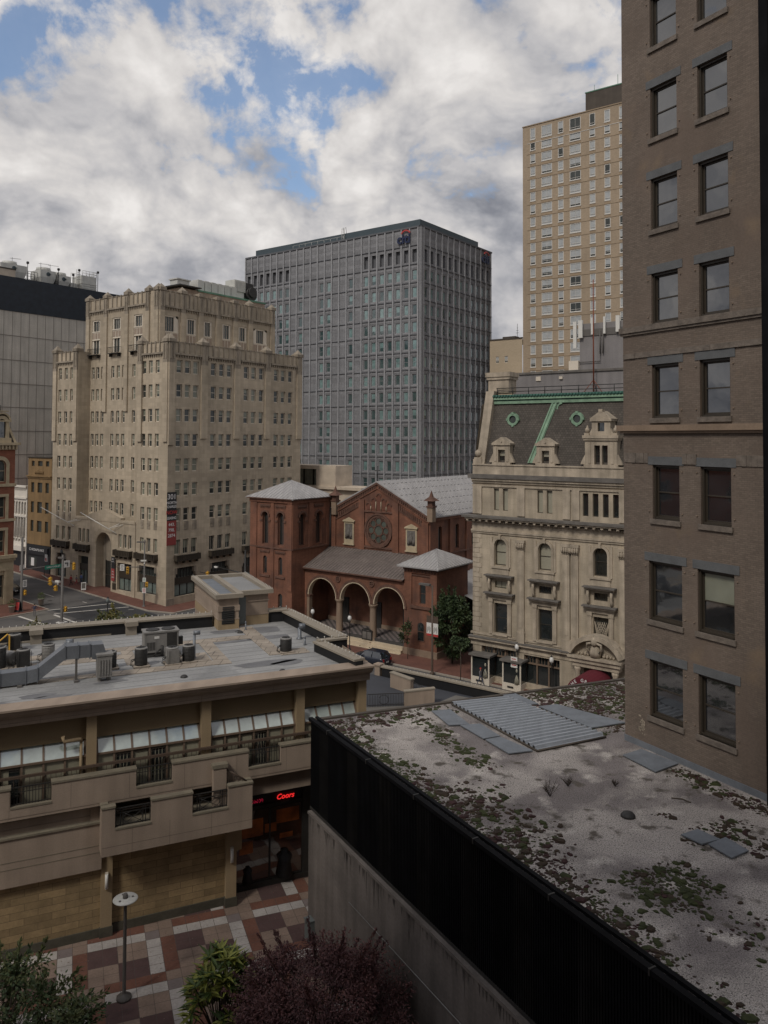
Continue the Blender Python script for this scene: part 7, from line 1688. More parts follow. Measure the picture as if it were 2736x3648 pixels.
# ================================================================== planting
def leafmesh(mbx, c, d, n_, l, wd, mi=0, fold=.25):
    d = d.normalized(); s = d.cross(n_).normalized() if d.cross(n_).length > .01 else Vector((1, 0, 0)); up = s.cross(d)
    a, b = c, c + d * l; m1 = c + d * l * .45 + s * wd / 2 + up * fold * wd; m2 = c + d * l * .45 - s * wd / 2 + up * fold * wd; mm = c + d * l * .5
    mbx.poly([a, m1, b, mm], mi); mbx.poly([a, mm, b, m2], mi)
def rnd(): 
    while True:
        v = Vector((random.uniform(-1, 1), random.uniform(-1, 1), random.uniform(-1, 1)))
        if .05 < v.length < 1: return v
mat('leaf_green', (0.058, 0.085, 0.032), rough=.6, var=.4, scale=2.5, grain=0); mat('leaf_olive', (0.095, 0.108, 0.038), rough=.6, var=.4, scale=2.5, grain=0)
mat('leaf_purple', (0.085, 0.036, 0.036), rough=.6, var=.4, scale=2.5, grain=0); mat('leaf_plum', (0.135, 0.058, 0.052), rough=.6, var=.4, scale=2.5, grain=0)
mat('leaf_lime', (0.24, 0.25, 0.05), rough=.5, var=.35, scale=3, grain=0); mat('leaf_mid', (0.07, 0.105, 0.025), rough=.5, var=.35, scale=3, grain=0)
mat('leaf_maple', (0.024, 0.042, 0.014), rough=.6, var=.4, scale=1.5, grain=0); mat('leaf_yellow', (0.15, 0.13, 0.028), rough=.6, var=.3, scale=2, grain=0)
def tree(name, base, h, crown, lobes, leaf, mats_, label, cat, nleaf, trunk_r=.12, shoots=None, group=None):
    """crown: (centre z, rx, ry, rz); clusters of leaves round limb ends, uneven outline"""
    r_ = root(name, base, label, cat, group); b0 = Vector(base); tm = MB(); lm = MB()
    cz, rx, ry, rz_ = crown; cc = b0 + Vector((0, 0, cz)); fork = b0 + Vector((0, 0, max(.4, cz - rz_ * .8)))
    tm.tube([b0, b0.lerp(fork, .5) + Vector((.05, .03, 0)), fork], trunk_r, 8, 0, trunk_r * .75)
    per = nleaf // lobes
    for k in range(lobes):
        v = rnd(); v = v.normalized() * (v.length ** .35); tip = cc + Vector((v.x * rx, v.y * ry, v.z * rz_))
        midp = fork.lerp(tip, .5) + Vector((0, 0, .12 * rz_)); tm.tube([fork, midp, tip], trunk_r * .4, 5, 0, trunk_r * .08)
        rr = random.uniform(.24, .42) * min(rx, rz_); mi = 0 if random.random() < .55 else 1
        for j in range(per):
            q = rnd(); p = tip + Vector((q.x, q.y, q.z * .7)) * rr; dd = (q + Vector((0, 0, -.25)) + rnd() * .6)
            leafmesh(lm, p, dd, Vector((0, 0, 1)) + rnd() * .7, leaf * random.uniform(.7, 1.3), leaf * .55, mi if random.random() < .8 else 1 - mi)
        if shoots and random.random() < shoots:
            e = tip + Vector((v.x * rx * .35, v.y * ry * .35, abs(v.z) * rz_ * .3 + rz_ * .2)); tm.tube([tip, e], .02, 4, 0, .008)
            for j in range(per // 3): t = random.random(); leafmesh(lm, tip.lerp(e, t) + rnd() * .06, (e - tip) + rnd() * (e - tip).length, rnd(), leaf * 1.1, leaf * .5, mi)
    obj('trunk', tm, 'bark', r_); obj('crown', lm, list(mats_), r_); return r_
random.seed(21)
tree('purple_leaved_tree', (-2.35, 32.6, 0), 5, (3.1, 3.4, 2.7, 2.2), 150, .115, ('leaf_purple', 'leaf_plum'), 'dark purple leaved ornamental tree against the concrete wall', 'tree', 48000, .1, .45)
tree('green_plaza_tree', (-15.2, 33.0, 0), 5, (2.5, 3.3, 2.2, 1.9), 60, .2, ('leaf_green', 'leaf_olive'), 'dark green loose tree at the bottom left of the plaza', 'tree', 7000, .08, .95)
tree('street_maple', (8.0, 93.6, .1), 9, (4.3, 2.1, 2.2, 3.3), 60, .32, ('leaf_maple', 'leaf_green'), 'dark green street tree between church and stone building', 'tree', 8000, .12, .5)
tree('street_sapling', (8.35, 87.0, .12), 5, (4.0, .9, .9, .9), 10, .26, ('leaf_maple', 'leaf_green'), 'thin sapling on the pavement in front of the larger tree', 'tree', 500, .05, .2)
tree('wall_shrub', (2.9, 95.4, .1), 3, (3.0, .9, .7, 1.2), 14, .26, ('leaf_maple', 'leaf_olive'), 'sparse green branches in front of the low church tower', 'shrub', 420, .04, .5)
tree('yellowing_street_tree', (-22.8, 70, 0), 11, (9.4, 2.2, 1.8, 1.5), 34, .22, ('leaf_yellow', 'leaf_olive'), 'yellow green tree top showing over the back parapet', 'tree', 4200, .14, .5)
tree('yellowing_street_tree', (-30.2, 70, 0), 11, (8.9, 1.4, 1.4, 1.1), 16, .2, ('leaf_yellow', 'leaf_olive'), 'thin yellowish tree top at far left over the back parapet', 'tree', 1100, .1, .5)
r_ = root('variegated_shrub', (-6.9, 34.9, 0), 'yellow green shrub with long drooping leaves beside the purple tree', 'shrub'); tm = MB(); lm = MB(); b0 = Vector((-6.9, 34.9, 0))
for k in range(60):
    v = rnd().normalized(); v.z = abs(v.z) * .8 + .1; tip = b0 + Vector((v.x * 1.3, v.y * 1.1, .8 + v.z * 3.5)); tm.tube([b0 + Vector((0, 0, .2)), b0.lerp(tip, .6) + Vector((0, 0, .2)), tip], .03, 5, 0, .012)
    for j in range(15):
        a = 2 * pi * j / 7 + random.random(); dn = random.uniform(-.6, .55); leafmesh(lm, tip + Vector((0, 0, .02 * j - .1)), Vector((cos(a), sin(a), dn)) + v * .4, Vector((0, 0, 1)), random.uniform(.5, .8), .16, 0 if random.random() < .55 else 1)
obj('stems', tm, 'bark', r_); obj('leaves', lm, ['leaf_lime', 'leaf_mid'], r_)
r_ = root('low_shrub', (-6.6, 33.4, 0), 'small mid green shrub below the yellow green one', 'shrub'); lm = MB(); b0 = Vector((-6.6, 33.4, 0)); tm = MB()
for k in range(24):
    v = rnd(); tip = b0 + Vector((v.x * 1.3, v.y * .8, .9 + v.z * .9)); tm.tube([b0, tip], .02, 4, 0, .008)
    for j in range(60): leafmesh(lm, tip + rnd() * .3, rnd(), Vector((0, 0, 1)), .14, .06, j % 2)
obj('stems', tm, 'bark', r_); obj('leaves', lm, ['leaf_mid', 'leaf_green'], r_)
r_ = root('white_flowering_plant', (-3.9, 37.5, 0), 'small white flecked plant behind the top of the purple tree', 'plant'); lm = MB(); b0 = Vector((-3.9, 37.2, 0))
for k in range(260): q = rnd(); leafmesh(lm, b0 + Vector((q.x * 1.1, q.y * .5, .5 + q.z * .5)), rnd(), Vector((0, 0, 1)), .16, .1, 0 if random.random() < .75 else 1)
m_ = MB(); m_.tube([b0, b0 + Vector((0, 0, .6))], .04, 5); obj('stems', m_, 'bark', r_); obj('leaves', lm, ['tile_white', 'leaf_green'], r_)

lm = MB()
for k in range(260):
    p_ = PT(random.uniform(-9, 5), .012, random.uniform(-6, 7)); leafmesh(lm, Vector(p_), Vector((random.uniform(-1, 1), random.uniform(-1, 1), .05)), Vector((0, 0, 1)), random.uniform(.05, .11), .05, k % 2)
obj('fallen_leaves', lm, ['leaf_plum', 'tile_tan'], None, 'scattered small fallen leaves on the plaza paving', kind='stuff', cat='leaves')
# ================================================================== plaza lamp
LP = (-11.95, 38.0); r_ = root('plaza_lamp', (*LP, 0), 'slim grey plaza lamp with flat round disc top', 'lamp')
m_ = MB(); m_.lathe((*LP, 0), [(.34, 0), (.34, .12), (.12, .2), (.085, .3), (.075, 4.35), (.12, 4.45)], 16); obj('post', m_, 'pole_grey', r_)
m_ = MB(); m_.lathe((*LP, 4.55), [(.0, -.02), (.54, -.03), (.57, 0), (.54, .03), (.15, .05)], 28); obj('disc', m_, 'galvanised', r_)
m_ = MB(); m_.lathe((*LP, 4.6), [(.12, 0), (.12, .12), (.09, .16), (.09, .2)], 12)
for a in (0.4, 2.2, 4.2): m_.lathe((LP[0] + .33 * cos(a), LP[1] + .33 * sin(a), 4.59), [(.06, 0), (.05, .03)], 8)
m_.lathe((*LP, 4.36), [(.1, 0), (.16, .08), (.16, .16)], 12); obj('lamp_cap', m_, 'pole_grey', r_)

# ================================================================== out of view: a brick building reflected in windows, and a block added for shade
B = root('plaza_brick_building', (-58, 40, 0), 'red brick building across the plaza, reflected in the brown brick building windows', 'building')
RF = FR((-44, 62), -80); m_ = MB(); op = [(2 + 4 * k, 3.6 + 4 * k, z, z + 2.2, .3) for k in range(10) for z in (3, 7, 11, 15, 19, 23)]
m_.wall(FR((-44, 20), 90), 0, 44, 0, 27, op); m_.poly([(-44, 20, 27), (-60, 20, 27), (-60, 64, 27), (-44, 64, 27)]); m_.poly([(-44, 64, 0), (-60, 64, 0), (-60, 64, 27), (-44, 64, 27)]); obj('wall', m_, 'red_brick', B)
windows(B, [(FR((-44, 20), 90), *o[:4], .25, dict(rail=True)) for o in op], ['cream_paint'], ['glass_office', 'glass_blind'], panes=False)
B = root('viewpoint_shade_block', (0, -2, 0), 'unseen tall brown brick block added behind the viewer to shade the plaza and near roof', 'building')  # unseen block, added and sized to keep sky and sun off the foreground
m_ = MB(); VB = FR((34, -2.0), 180); op = [(2 + 4 * k, 3.8 + 4 * k, 2.5 + 4 * j, 4.9 + 4 * j, .3) for k in range(17) for j in range(13)]
m_.wall(VB, 0, 74, 0, 56, op); m_.poly([(34, -2, 56), (-40, -2, 56), (-40, -20, 56), (34, -20, 56)]); obj('wall', m_, 'hotel_brick', B)
windows(B, [(VB, *o[:4], .25, dict(rail=True)) for o in op], ['bronze_frame'], ['glass_office', 'glass_blind'], panes=False)
# ================================================================== street furniture
def gl(p): # height of the pavement at a point
    v = Vector((p[0], p[1])) - G0; return gz(v.dot(ND))
def signal(F, u, z, w, facing=1, name='traffic_signal', label='', group='traffic signals at the junction', n=3):
    r_ = root(name, F(u, z, w), label, 'traffic light', group)
    m_ = MB(); h = .36 * n; m_.bx(F, u - .18, u + .18, z - h / 2, z + h / 2, w - .16, w + .12); m_.bx(F, u - .03, u + .03, z + h / 2, z + h / 2 + .14, w - .05, w + .03); obj('housing', m_, 'signal_yellow', r_)
    for k in range(n):
        zz_ = z + h / 2 - .18 - .36 * k; m_ = MB()
        m_.ring(F, u, zz_, .11, .14, w + .12, w + .32, 0, 12, radians(-30), radians(210)); m_.poly([F(u + .12 * cos(2 * pi * j / 12), zz_ + .12 * sin(2 * pi * j / 12), w + .13) for j in range(12)], 1)
        obj('lens_and_visor', m_, ['signal_yellow', 'sign_black'], r_)
    return r_
def sign(F, u, z, w, wd, ht, m, label, lines=(), name='street_sign', col='banner_text', group=None):
    m_ = MB(); m_.bx(F, u - wd / 2, u + wd / 2, z - ht / 2, z + ht / 2, w - .015, w + .015)
    o = obj(name, m_, m, None, label, cat='sign', group=group)
    if lines == 'bars':      # writing too small to read in the photograph
        b2 = MB()
        for k in range(4): b2.bx(F, u - wd * (.36 - .05 * (k % 2)), u + wd * (.36 - .07 * ((k + 1) % 2)), z + ht * (.3 - .19 * k) - ht * .04, z + ht * (.3 - .19 * k) + ht * .04, w + .015, w + .022)
        obj('lettering', b2, col, o); lines = ()
    for t_, s, dz in lines: obj('lettering', text_mb(t_, s, F, u, z + dz, w + .022, .008, bold=.004), col, o)
    return o
def pole(name, p, h, r, label, m='pole_grey', arms=(), cat='pole', top=None, z0=None):
    zb = gl(p) if z0 is None else z0; r_ = root(name, (p[0], p[1], zb), label, cat)
    m_ = MB(); m_.lathe((p[0], p[1], zb), [(r * 2.2, 0), (r * 2.1, .12), (r * 1.2, .25), (r, .4), (r * .75, h)], 12); obj('shaft', m_, m, r_)
    for a in arms:
        m_ = MB(); m_.tube(a, r * .55, 8, 0, r * .35); obj('arm', m_, m, r_)
    return r_
# 1: pole on the north-west corner, mast arm over the street
p1 = (-52.38, 116.63); A1 = FR(p1, AR)
pole('signal_mast', p1, 10.8, .2, 'thick grey signal mast by the corner shop with the long sign arm', arms=[[A1(0, 6.9, 0), A1(8.6, 6.85, 0)]], cat='signal mast')
sign(A1, 4.85, 6.75, .12, 2.7, .58, 'sign_green', 'green street name sign reading Saratoga St on the mast arm', [('SARATOGA ST', .34, 0)], group=None)
o = sign(A1, 7.05, 6.9, .14, .95, 1.05, 'sign_white', 'white left turn arrow sign on the mast arm')
m_ = MB(); m_.bx(A1, 7.1, 7.22, 6.55, 7.0, .16, .175); m_.bx(A1, 6.85, 7.22, 6.98, 7.1, .16, .175); m_.prism(A1, [(6.85, 6.88), (6.85, 7.2), (6.68, 7.04)], .16, .175); obj('arrow', m_, 'sign_black', o)
signal(A1, 8.2, 6.4, .15, label='yellow traffic signal at the free end of the Saratoga sign arm')
signal(A1, .45, 3.55, .1, n=2, label='small yellow pedestrian signal on the mast by the corner shop')
sign(A1, .35, 4.9, .25, .62, 1.0, 'sign_white', 'small white notice plate on the mast by the corner shop', 'bars', col='sign_black')
# 2: near pole with arm reaching north, camera and luminaire
p2 = (-44.6, 111.9); A2 = FR(p2, AL); A2R = FR(p2, AR)
pole('signal_mast', p2, 9.4, .19, 'tall grey signal mast nearest the stucco roof, with lamp on top', arms=[[A2(0, 5.3, 0), A2(-5.2, 6.45, 0)], [A2R(-.2, 9.35, 0), A2R(.4, 9.4, 0)]], cat='signal mast')
m_ = MB(); m_.bx(A2, -.95, .1, 9.2, 9.4, -.2, .2); obj('street_light_head', m_, 'pole_grey', None, 'flat grey street light head on top of the nearest signal mast', cat='street light')
signal(A2, -2.8, 5.8, .1, label='yellow traffic signal on the arm of the nearest mast, upper one'); signal(A2, -1.35, 5.0, .15, n=2, label='yellow traffic signal hanging lower on the arm of the nearest mast')
m_ = MB(); m_.bx(A2, -1.2, -.25, 5.9, 6.15, .1, .4); m_.bx(A2, -.75, -.6, 5.6, 5.9, .15, .3); obj('traffic_camera', m_, 'white_metal', None, 'white traffic camera on the nearest signal mast', cat='camera')
signal(A2R, .45, 2.2, .1, n=2, label='yellow pedestrian signal box low on the nearest signal mast')
m_ = MB(); m_.bx(A2R, -.55, .6, .02 + gl(p2), .14 + gl(p2), -.5, .5); obj('mast_footing', m_, 'sign_white', None, 'pale square footing at the base of the nearest signal mast', cat='footing')
# 3: pole on the limestone corner
p3 = (-36.4, 122.6); A3 = FR(p3, 0)
pole('signal_mast', p3, 10.2, .15, 'dark signal mast on the brick corner in front of the limestone building', m='pole_grey', arms=[[A3(0, 6.4, 0), A3(-4.3, 6.42, 0)]], cat='signal mast')
m_ = MB(); m_.bx(A3, -1.2, .1, 10.1, 10.3, -.2, .2); obj('street_light_head', m_, 'pole_grey', None, 'flat street light head in front of the limestone building', cat='street light')
sign(A3, -3.35, 6.35, .1, .65, .95, 'sign_white', 'white lane sign on the arm in front of the limestone building', 'bars', col='sign_black')
signal(A3, -2.5, 5.9, .12, label='yellow traffic signal on the arm in front of the limestone building')
m_ = MB(); m_.bx(A3, -.5, .35, 7.3, 7.5, .05, .3); m_.bx(A3, -.05, .1, 6.9, 7.3, .05, .2); obj('traffic_camera', m_, 'white_metal', None, 'white camera on the mast in front of the limestone building', cat='camera')
signal(A3, .42, 3.75, .1, n=2, label='yellow pedestrian signal on the mast in front of the limestone building')
sign(A3, .05, 4.5, .18, .5, .65, 'sign_white', 'small pale blue and white plate on the corner mast, upper', 'bars', col='sign_green'); sign(A3, .05, 2.9, .18, .6, .8, 'sign_white', 'small white notice on the corner mast, lower', 'bars', col='sign_red')
# 4: pole on the church side of the cross street
p4 = (ST(37.2, 2.2, 0)[0], ST(37.2, 2.2, 0)[1]); A4 = FR(p4, AL)
pole('signal_mast', p4, 10.5, .17, 'dark signal mast between the limestone building and the church', m='pole_dark', arms=[[A4(0, 6.0, 0), A4(-9.5, 6.5, 0)], [A4(0, 7.2, 0), A4(-6, 7.6, 0)]], cat='signal mast')
signal(A4, -7.6, 6.2, .15, label='yellow traffic signal just left of the North Charles street sign')
sign(A4, -3.4, 5.9, .12, 2.4, .5, 'sign_green', 'green street name sign reading N Charles St above the stair penthouse', [('N CHARLES ST', .28, 0)])
signal(A4, -5.3, 5.7, .1, n=1, label='small yellow signal head facing away beside the North Charles sign')
m_ = MB(); m_.bx(A4, -6.1, -5.5, 7.5, 7.7, .05, .3); obj('traffic_camera', m_, 'white_metal', None, 'small white camera on the upper arm near the church', cat='camera')
# 5: lamp with banners by the church, globe lamps
def acorn(p, h, label, m='pole_dark', group='globe lamp posts along the pavement', z0=.12, gm='globe'):
    zb = gl(p) + z0; r_ = root('globe_lamp', (p[0], p[1], zb), label, 'street lamp', group)
    m_ = MB(); m_.lathe((p[0], p[1], zb), [(.2, 0), (.19, .4), (.09, .6), (.06, .9), (.05, h - .3), (.12, h - .2), (.1, h)], 12); obj('post', m_, m, r_)
    m_ = MB(); m_.lathe((p[0], p[1], zb + h), [(.12, 0), (.22, .15), (.24, .35), (.15, .58), (.05, .66)], 14); obj('globe', m_, gm, r_)
    m_ = MB(); m_.lathe((p[0], p[1], zb + h + .6), [(.16, 0), (.08, .1), (.02, .22)], 10); obj('finial', m_, m, r_); return r_
p5 = (5.45, 89.3); A5 = FR(p5, AL)
pole('banner_lamp_post', p5, 9.7, .12, 'tall brown street light pole with red and white banners by the church', m='rail_brown', arms=[[A5(0, 9.7, 0), A5(-.9, 9.85, 0)]], cat='street light', z0=.12)
m_ = MB(); m_.bx(A5, -1.7, -.3, 9.75, 9.95, -.22, .22); obj('street_light_head', m_, 'pole_grey', None, 'flat street light head in front of the low church tower', cat='street light')
for s, lab in ((-1, 'left red and white banner on the church lamp post'), (1, 'right red and white banner on the church lamp post')):
    a, b = sorted((s * .12, s * .75)); m_ = MB(); m_.bx(A5, a, b, 4.5, 5.7, -.01, .01, 1); m_.bx(A5, a, b, 5.7, 6.4, -.01, .01, 0); m_.bx(A5, a, b, 4.25, 4.5, -.01, .01, 2); m_.bx(A5, min(a, 0), max(b, 0), 6.4, 6.46, -.03, .03, 0); m_.bx(A5, min(a, 0), max(b, 0), 4.2, 4.25, -.03, .03, 0)
    for k in range(5): u = a + .08 + .1 * k; m_.bx(A5, u, u + .05, 4.6 + .15 * (k % 3), 5.2 + .12 * (k % 2), .01, .016, 3)
    obj('lamp_post_banner', m_, ['rail_brown', 'sign_white', 'sign_red', 'grand_ledge'], None, lab, cat='banner', group='banners on the church lamp post')
acorn((14.0, 84.3), 4.0, 'globe lamp post in front of the shop windows of the stone building'); acorn((17.2, 82.3), 3.2, 'globe lamp beside the red awning')
q = ST(16.5, -.2, 0); acorn((q[0], q[1]), 3.9, 'globe lamp post in front of the first church porch column'); q = ST(22.5, -.2, 0); acorn((q[0], q[1]), 3.9, 'globe lamp post left of the church porch')
q = ST(81, 1.2, 0); acorn((q[0], q[1]), 4.6, 'dark globe lamp post against the left wing of the limestone building', gm='door_grey')
q = ST(47, -13, 0); acorn((q[0], q[1]), 4.3, 'dark lantern lamp whose top shows above the back parapet', gm='door_grey')
sign(FR((13.6, 84.0), AL), 0.2, 3.0, .3, .75, 1.1, 'sign_white', 'pale pink parking notice on the globe lamp post by the shop', 'bars', col='sign_red')
# 6: corner shop sign, planters, boards
sign(VF, 1.0, 6.4, .8, .8, .85, 'sign_white', 'small square white shop sign with red numeral 7 at the left edge', [('7', .75, 0)], col='sign_red')
def planter(p, label, hgt=.85, group='planters outside the corner shop'):
    zb = gl(p) + .12; r_ = root('planter', (p[0], p[1], zb), label, 'planter', group); m_ = MB(); m_.lathe((p[0], p[1], zb), [(.3, 0), (.42, hgt), (.46, hgt), (.46, hgt + .08), (.36, hgt + .02)], 14); obj('pot', m_, 'concrete_panel', r_)
    m_ = MB(); c = Vector((p[0], p[1], zb + hgt + .4))
    for k in range(220): v = rnd(); leafmesh(m_, c + v * .5, v + rnd() * .4, Vector((0, 0, 1)), .2, .1, k % 2)
    obj('foliage', m_, ['leaf_olive', 'leaf_mid'], r_)
planter((-53.3, 115.7), 'pale planter with small bush at the kerb, left of the sandwich board'); planter((-51.2, 120.6), 'dark planter with taller bush behind the standing man', .9)
def aboard(F, label, mm, group=None, h=1.25, wd=.75):
    m_ = MB(); m_.hexa([F(-wd / 2, .05, .35), F(wd / 2, .05, .35), F(wd / 2, .05, .3), F(-wd / 2, .05, .3), F(-wd / 2, h, .06), F(wd / 2, h, .06), F(wd / 2, h, .0), F(-wd / 2, h, .0)], 0)
    m_.hexa([F(-wd / 2, .05, -.3), F(wd / 2, .05, -.3), F(wd / 2, .05, -.35), F(-wd / 2, .05, -.35), F(-wd / 2, h, .0), F(wd / 2, h, .0), F(wd / 2, h, -.06), F(-wd / 2, h, -.06)], 0)
    m_.hexa([F(-wd / 2 + .1, .3, .31), F(wd / 2 - .1, .3, .31), F(wd / 2 - .1, .3, .3), F(-wd / 2 + .1, .3, .3), F(-wd / 2 + .1, h - .12, .1), F(wd / 2 - .1, h - .12, .1), F(wd / 2 - .1, h - .12, .08), F(-wd / 2 + .1, h - .12, .08)], 1)
    return obj('sandwich_board', m_, mm, None, label, cat='sandwich board', group=group)
def at(p, ang, dz=.12): return FR(p, ang, gl(p) + dz)
aboard(at((-52.6, 116.2), AL + 20), 'dark sandwich board with pale panel at the foot of the signal mast', ['sign_black', 'sign_red'], h=1.5); aboard(at((-48.9, 131.4), 20), 'white sandwich board on the brick pavement before the limestone building', ['sign_white', 'grand_ledge'])
m_ = MB(); NB_ = at((-2.0, 101.0), AL)
for u in (-.75, .75): m_.bx(NB_, u - .05, u + .05, 0, 2.0, -.05, .05); m_.bx(NB_, u - .06, u + .06, 0, .1, -.5, .5)
m_.bx(NB_, -.75, .75, .85, 1.9, -.06, .06); m_.prism(NB_, [(-.85, 2.0), (.85, 2.0), (0, 2.35)], -.08, .08)
for a, b in ((-.68, -.05), (.05, .68)): m_.bx(NB_, a, b, .95, 1.82, .06, .07, 1)
obj('church_notice_board', m_, ['pole_dark', 'grand_ledge'], None, 'dark framed double notice board standing before the church steps', cat='notice board')
q = ST(84.5, .2, 0); m_ = MB(); FQ = at((q[0], q[1]), AL); m_.tube([FQ(0, 0, 0), FQ(0, 4.2, 0)], .06, 6, 0); m_.bx(FQ, .05, .85, 2.9, 4.1, -.02, .02, 1); m_.bx(FQ, .2, .6, 3.0, 3.5, .02, .03, 2)
obj('pole_banner', m_, ['pole_grey', 'sign_white', 'sign_red'], None, 'white and red pole banner on the pavement beyond the limestone building', cat='banner')

# ================================================================== people
MATS_SK = mat('skin', (0.33, 0.19, 0.13), var=.05); mat('skin_dark', (0.12, 0.065, 0.045), var=.05)
for nme, c in (('cloth_red', (.34, .03, .035)), ('cloth_blue', (.10, .15, .32)), ('cloth_navy', (.035, .04, .07)), ('cloth_black', (.018, .017, .018)), ('cloth_grey', (.14, .13, .135)), ('cloth_white', (.5, .48, .46)), ('denim', (.06, .075, .11)), ('hair_dark', (.015, .011, .009)), ('shoe', (.02, .02, .02))): mat(nme, c, var=.12, scale=6, grain=0)
def person(p, face, top, legs, label, pose='stand', skin='skin', group=None, cap=None, hgt=1.74, dz=.12, bag=None):
    """one continuous skinned body; face: heading in degrees (local -Y looks that way)"""
    zb = gl(p) + dz; k = hgt / 1.74
    V = []; E = []; R = []
    def j(x, y, z, r, par=None):
        V.append((x * k, y * k, z * k)); R.append(r * k); i = len(V) - 1
        if par is not None: E.append((par, i))
        return i
    st = .26 if pose == 'walk' else .03
    pel = j(0, 0, .95, .15); wst = j(0, 0, 1.1, .135, pel); ch = j(0, -.01, 1.3, .165, wst); nk = j(0, 0, 1.47, .062, ch); hd = j(0, -.015, 1.57, .078, nk); h2 = j(0, -.02, 1.65, .088, hd)
    hands = []
    for s in (-1, 1):
        f = st * s; hp = j(s * .1, 0, .88, .095, pel); kn = j(s * .105, -f * .45 - .02, .49, .064, hp); an = j(s * .105, -f + (.1 if f < 0 else 0), .09 + (.06 if f < 0 and pose == 'walk' else 0), .042, kn); j(s * .115, -f - .15 + (.1 if f < 0 else 0), .04, .036, an)
        sh = j(s * .19, 0, 1.39, .066, ch)
        if pose == 'hips': el = j(s * .4, .06, 1.2, .048, sh); wr = j(s * .25, -.08, 1.02, .036, el); hv = (s * -.06, -.06, -.02)
        else: g = -f * .8; el = j(s * .25, -g * .4 + .03, 1.13, .048, sh); wr = j(s * .26, -g * .8 - .04, .89, .036, el); hv = (0, -.03, -.09)
        hn = j(V[wr][0] / k + hv[0], V[wr][1] / k + hv[1], V[wr][2] / k + hv[2], .038, wr); hands.append((Vector(V[hn]), Vector(hv).normalized(), s))
    me = bpy.data.meshes.new('sk'); me.from_pydata(V, E, []); o = bpy.data.objects.new('sk', me); COL.objects.link(o)
    md = o.modifiers.new('s', 'SKIN'); md.use_smooth_shade = True; md.branch_smoothing = .3
    for i, sv in enumerate(me.skin_vertices[0].data): sv.radius = (R[i] * (1.0 if i not in (1, 2) else 1.15), R[i] * (1 if i not in (0, 1, 2) else .8)); sv.use_root = (i == 0)
    o.modifiers.new('d', 'SUBSURF').levels = 1
    ev = bpy.data.meshes.new_from_object(o.evaluated_get(bpy.context.evaluated_depsgraph_get())); bpy.data.objects.remove(o)
    r_ = root('person', (p[0], p[1], zb), label, 'person', group, radians(face)); b_ = MB()
    for v in ev.vertices: b_.pt(v.co)
    for f in ev.polygons:
        c = f.center / k; m = 1 if c.z < .97 else 0
        if c.z < .085: m = 3
        if c.z > 1.455: m = 2
        if any((f.center - h[0]).length < .075 * k for h in hands): m = 2
        b_.face(f.vertices, m, True)
    for hp, hv, s in hands:          # five short bent fingers per hand
        side = hv.cross(Vector((0, 1, 0))); side = side.normalized() if side.length > .01 else Vector((1, 0, 0))
        for q_ in range(4): a = hp + side * (q_ - 1.5) * .018 * k; b_.tube([a, a + hv * (.06 + .008 * (1.5 - abs(q_ - 1.4))) * k, a + (hv * .085 + Vector((0, -.02, 0))) * k], .0085 * k, 5, 2, .006 * k)
        t_ = hp + side * -.03 * k; b_.tube([t_ - hv * .03 * k, t_ + (hv * .02 - side * .03) * k], .01 * k, 5, 2, .007 * k)
    hc = Vector(V[h2])
    for s in (-1, 1): b_.lathe(hc + Vector((s * .03, -.085, .0)) * k, [(.004, -.01), (.012, 0), (.004, .01)], 6, 3); b_.lathe(hc + Vector((s * .09, 0, -.02)) * k, [(.006, -.03), (.016, 0), (.006, .03)], 6, 2)
    b_.poly([hc + Vector((-.015, -.088, -.02)) * k, hc + Vector((.015, -.088, -.02)) * k, hc + Vector((0, -.115, -.035)) * k], 2); b_.bx(FR((hc.x, hc.y), 0, hc.z), -.025 * k, .025 * k, -.07 * k, -.06 * k, .07 * k, .088 * k, 1)
    obj('body', b_, [top, legs, skin, 'shoe'], r_, world=False)
    m_ = MB(); m_.lathe(hc + Vector((0, .02, -.03)) * k, [(.098 * k, 0), (.103 * k, .05 * k), (.088 * k, .11 * k), (.04 * k, .145 * k), (.005, .15 * k)], 12); obj('cap' if cap else 'hair', m_, cap or 'hair_dark', r_, world=False)
    if bag:
        m_ = MB(); m_.bx(L0, -.16, .16, 1.02 * k, 1.42 * k, -.3, -.12); obj('backpack', m_, bag, r_, world=False)
    return r_
person((-52.1, 134.3), -40, 'cloth_red', 'cloth_black', 'walker in red jacket and dark trousers near the arched doorway', 'walk')
person((-51.5, 135.2), 130, 'cloth_grey', 'cloth_red', 'small figure in grey top and red trousers beside the walker in blue', 'walk', hgt=1.5); person((-50.9, 135.7), 140, 'cloth_blue', 'denim', 'walker in blue top near the shop door of the limestone building', 'walk')
person((-49.6, 114.7), 10, 'cloth_navy', 'cloth_grey', 'person in dark top with hands on hips at the street corner', 'hips', dz=.0)
person((10.35, 85.6), 50, 'cloth_grey', 'denim', 'walker with red cap and grey top before the shop window', 'walk', cap='sign_red'); person((10.95, 85.95), 50, 'cloth_navy', 'denim', 'walker in navy jacket beside the one with a red cap', 'walk')

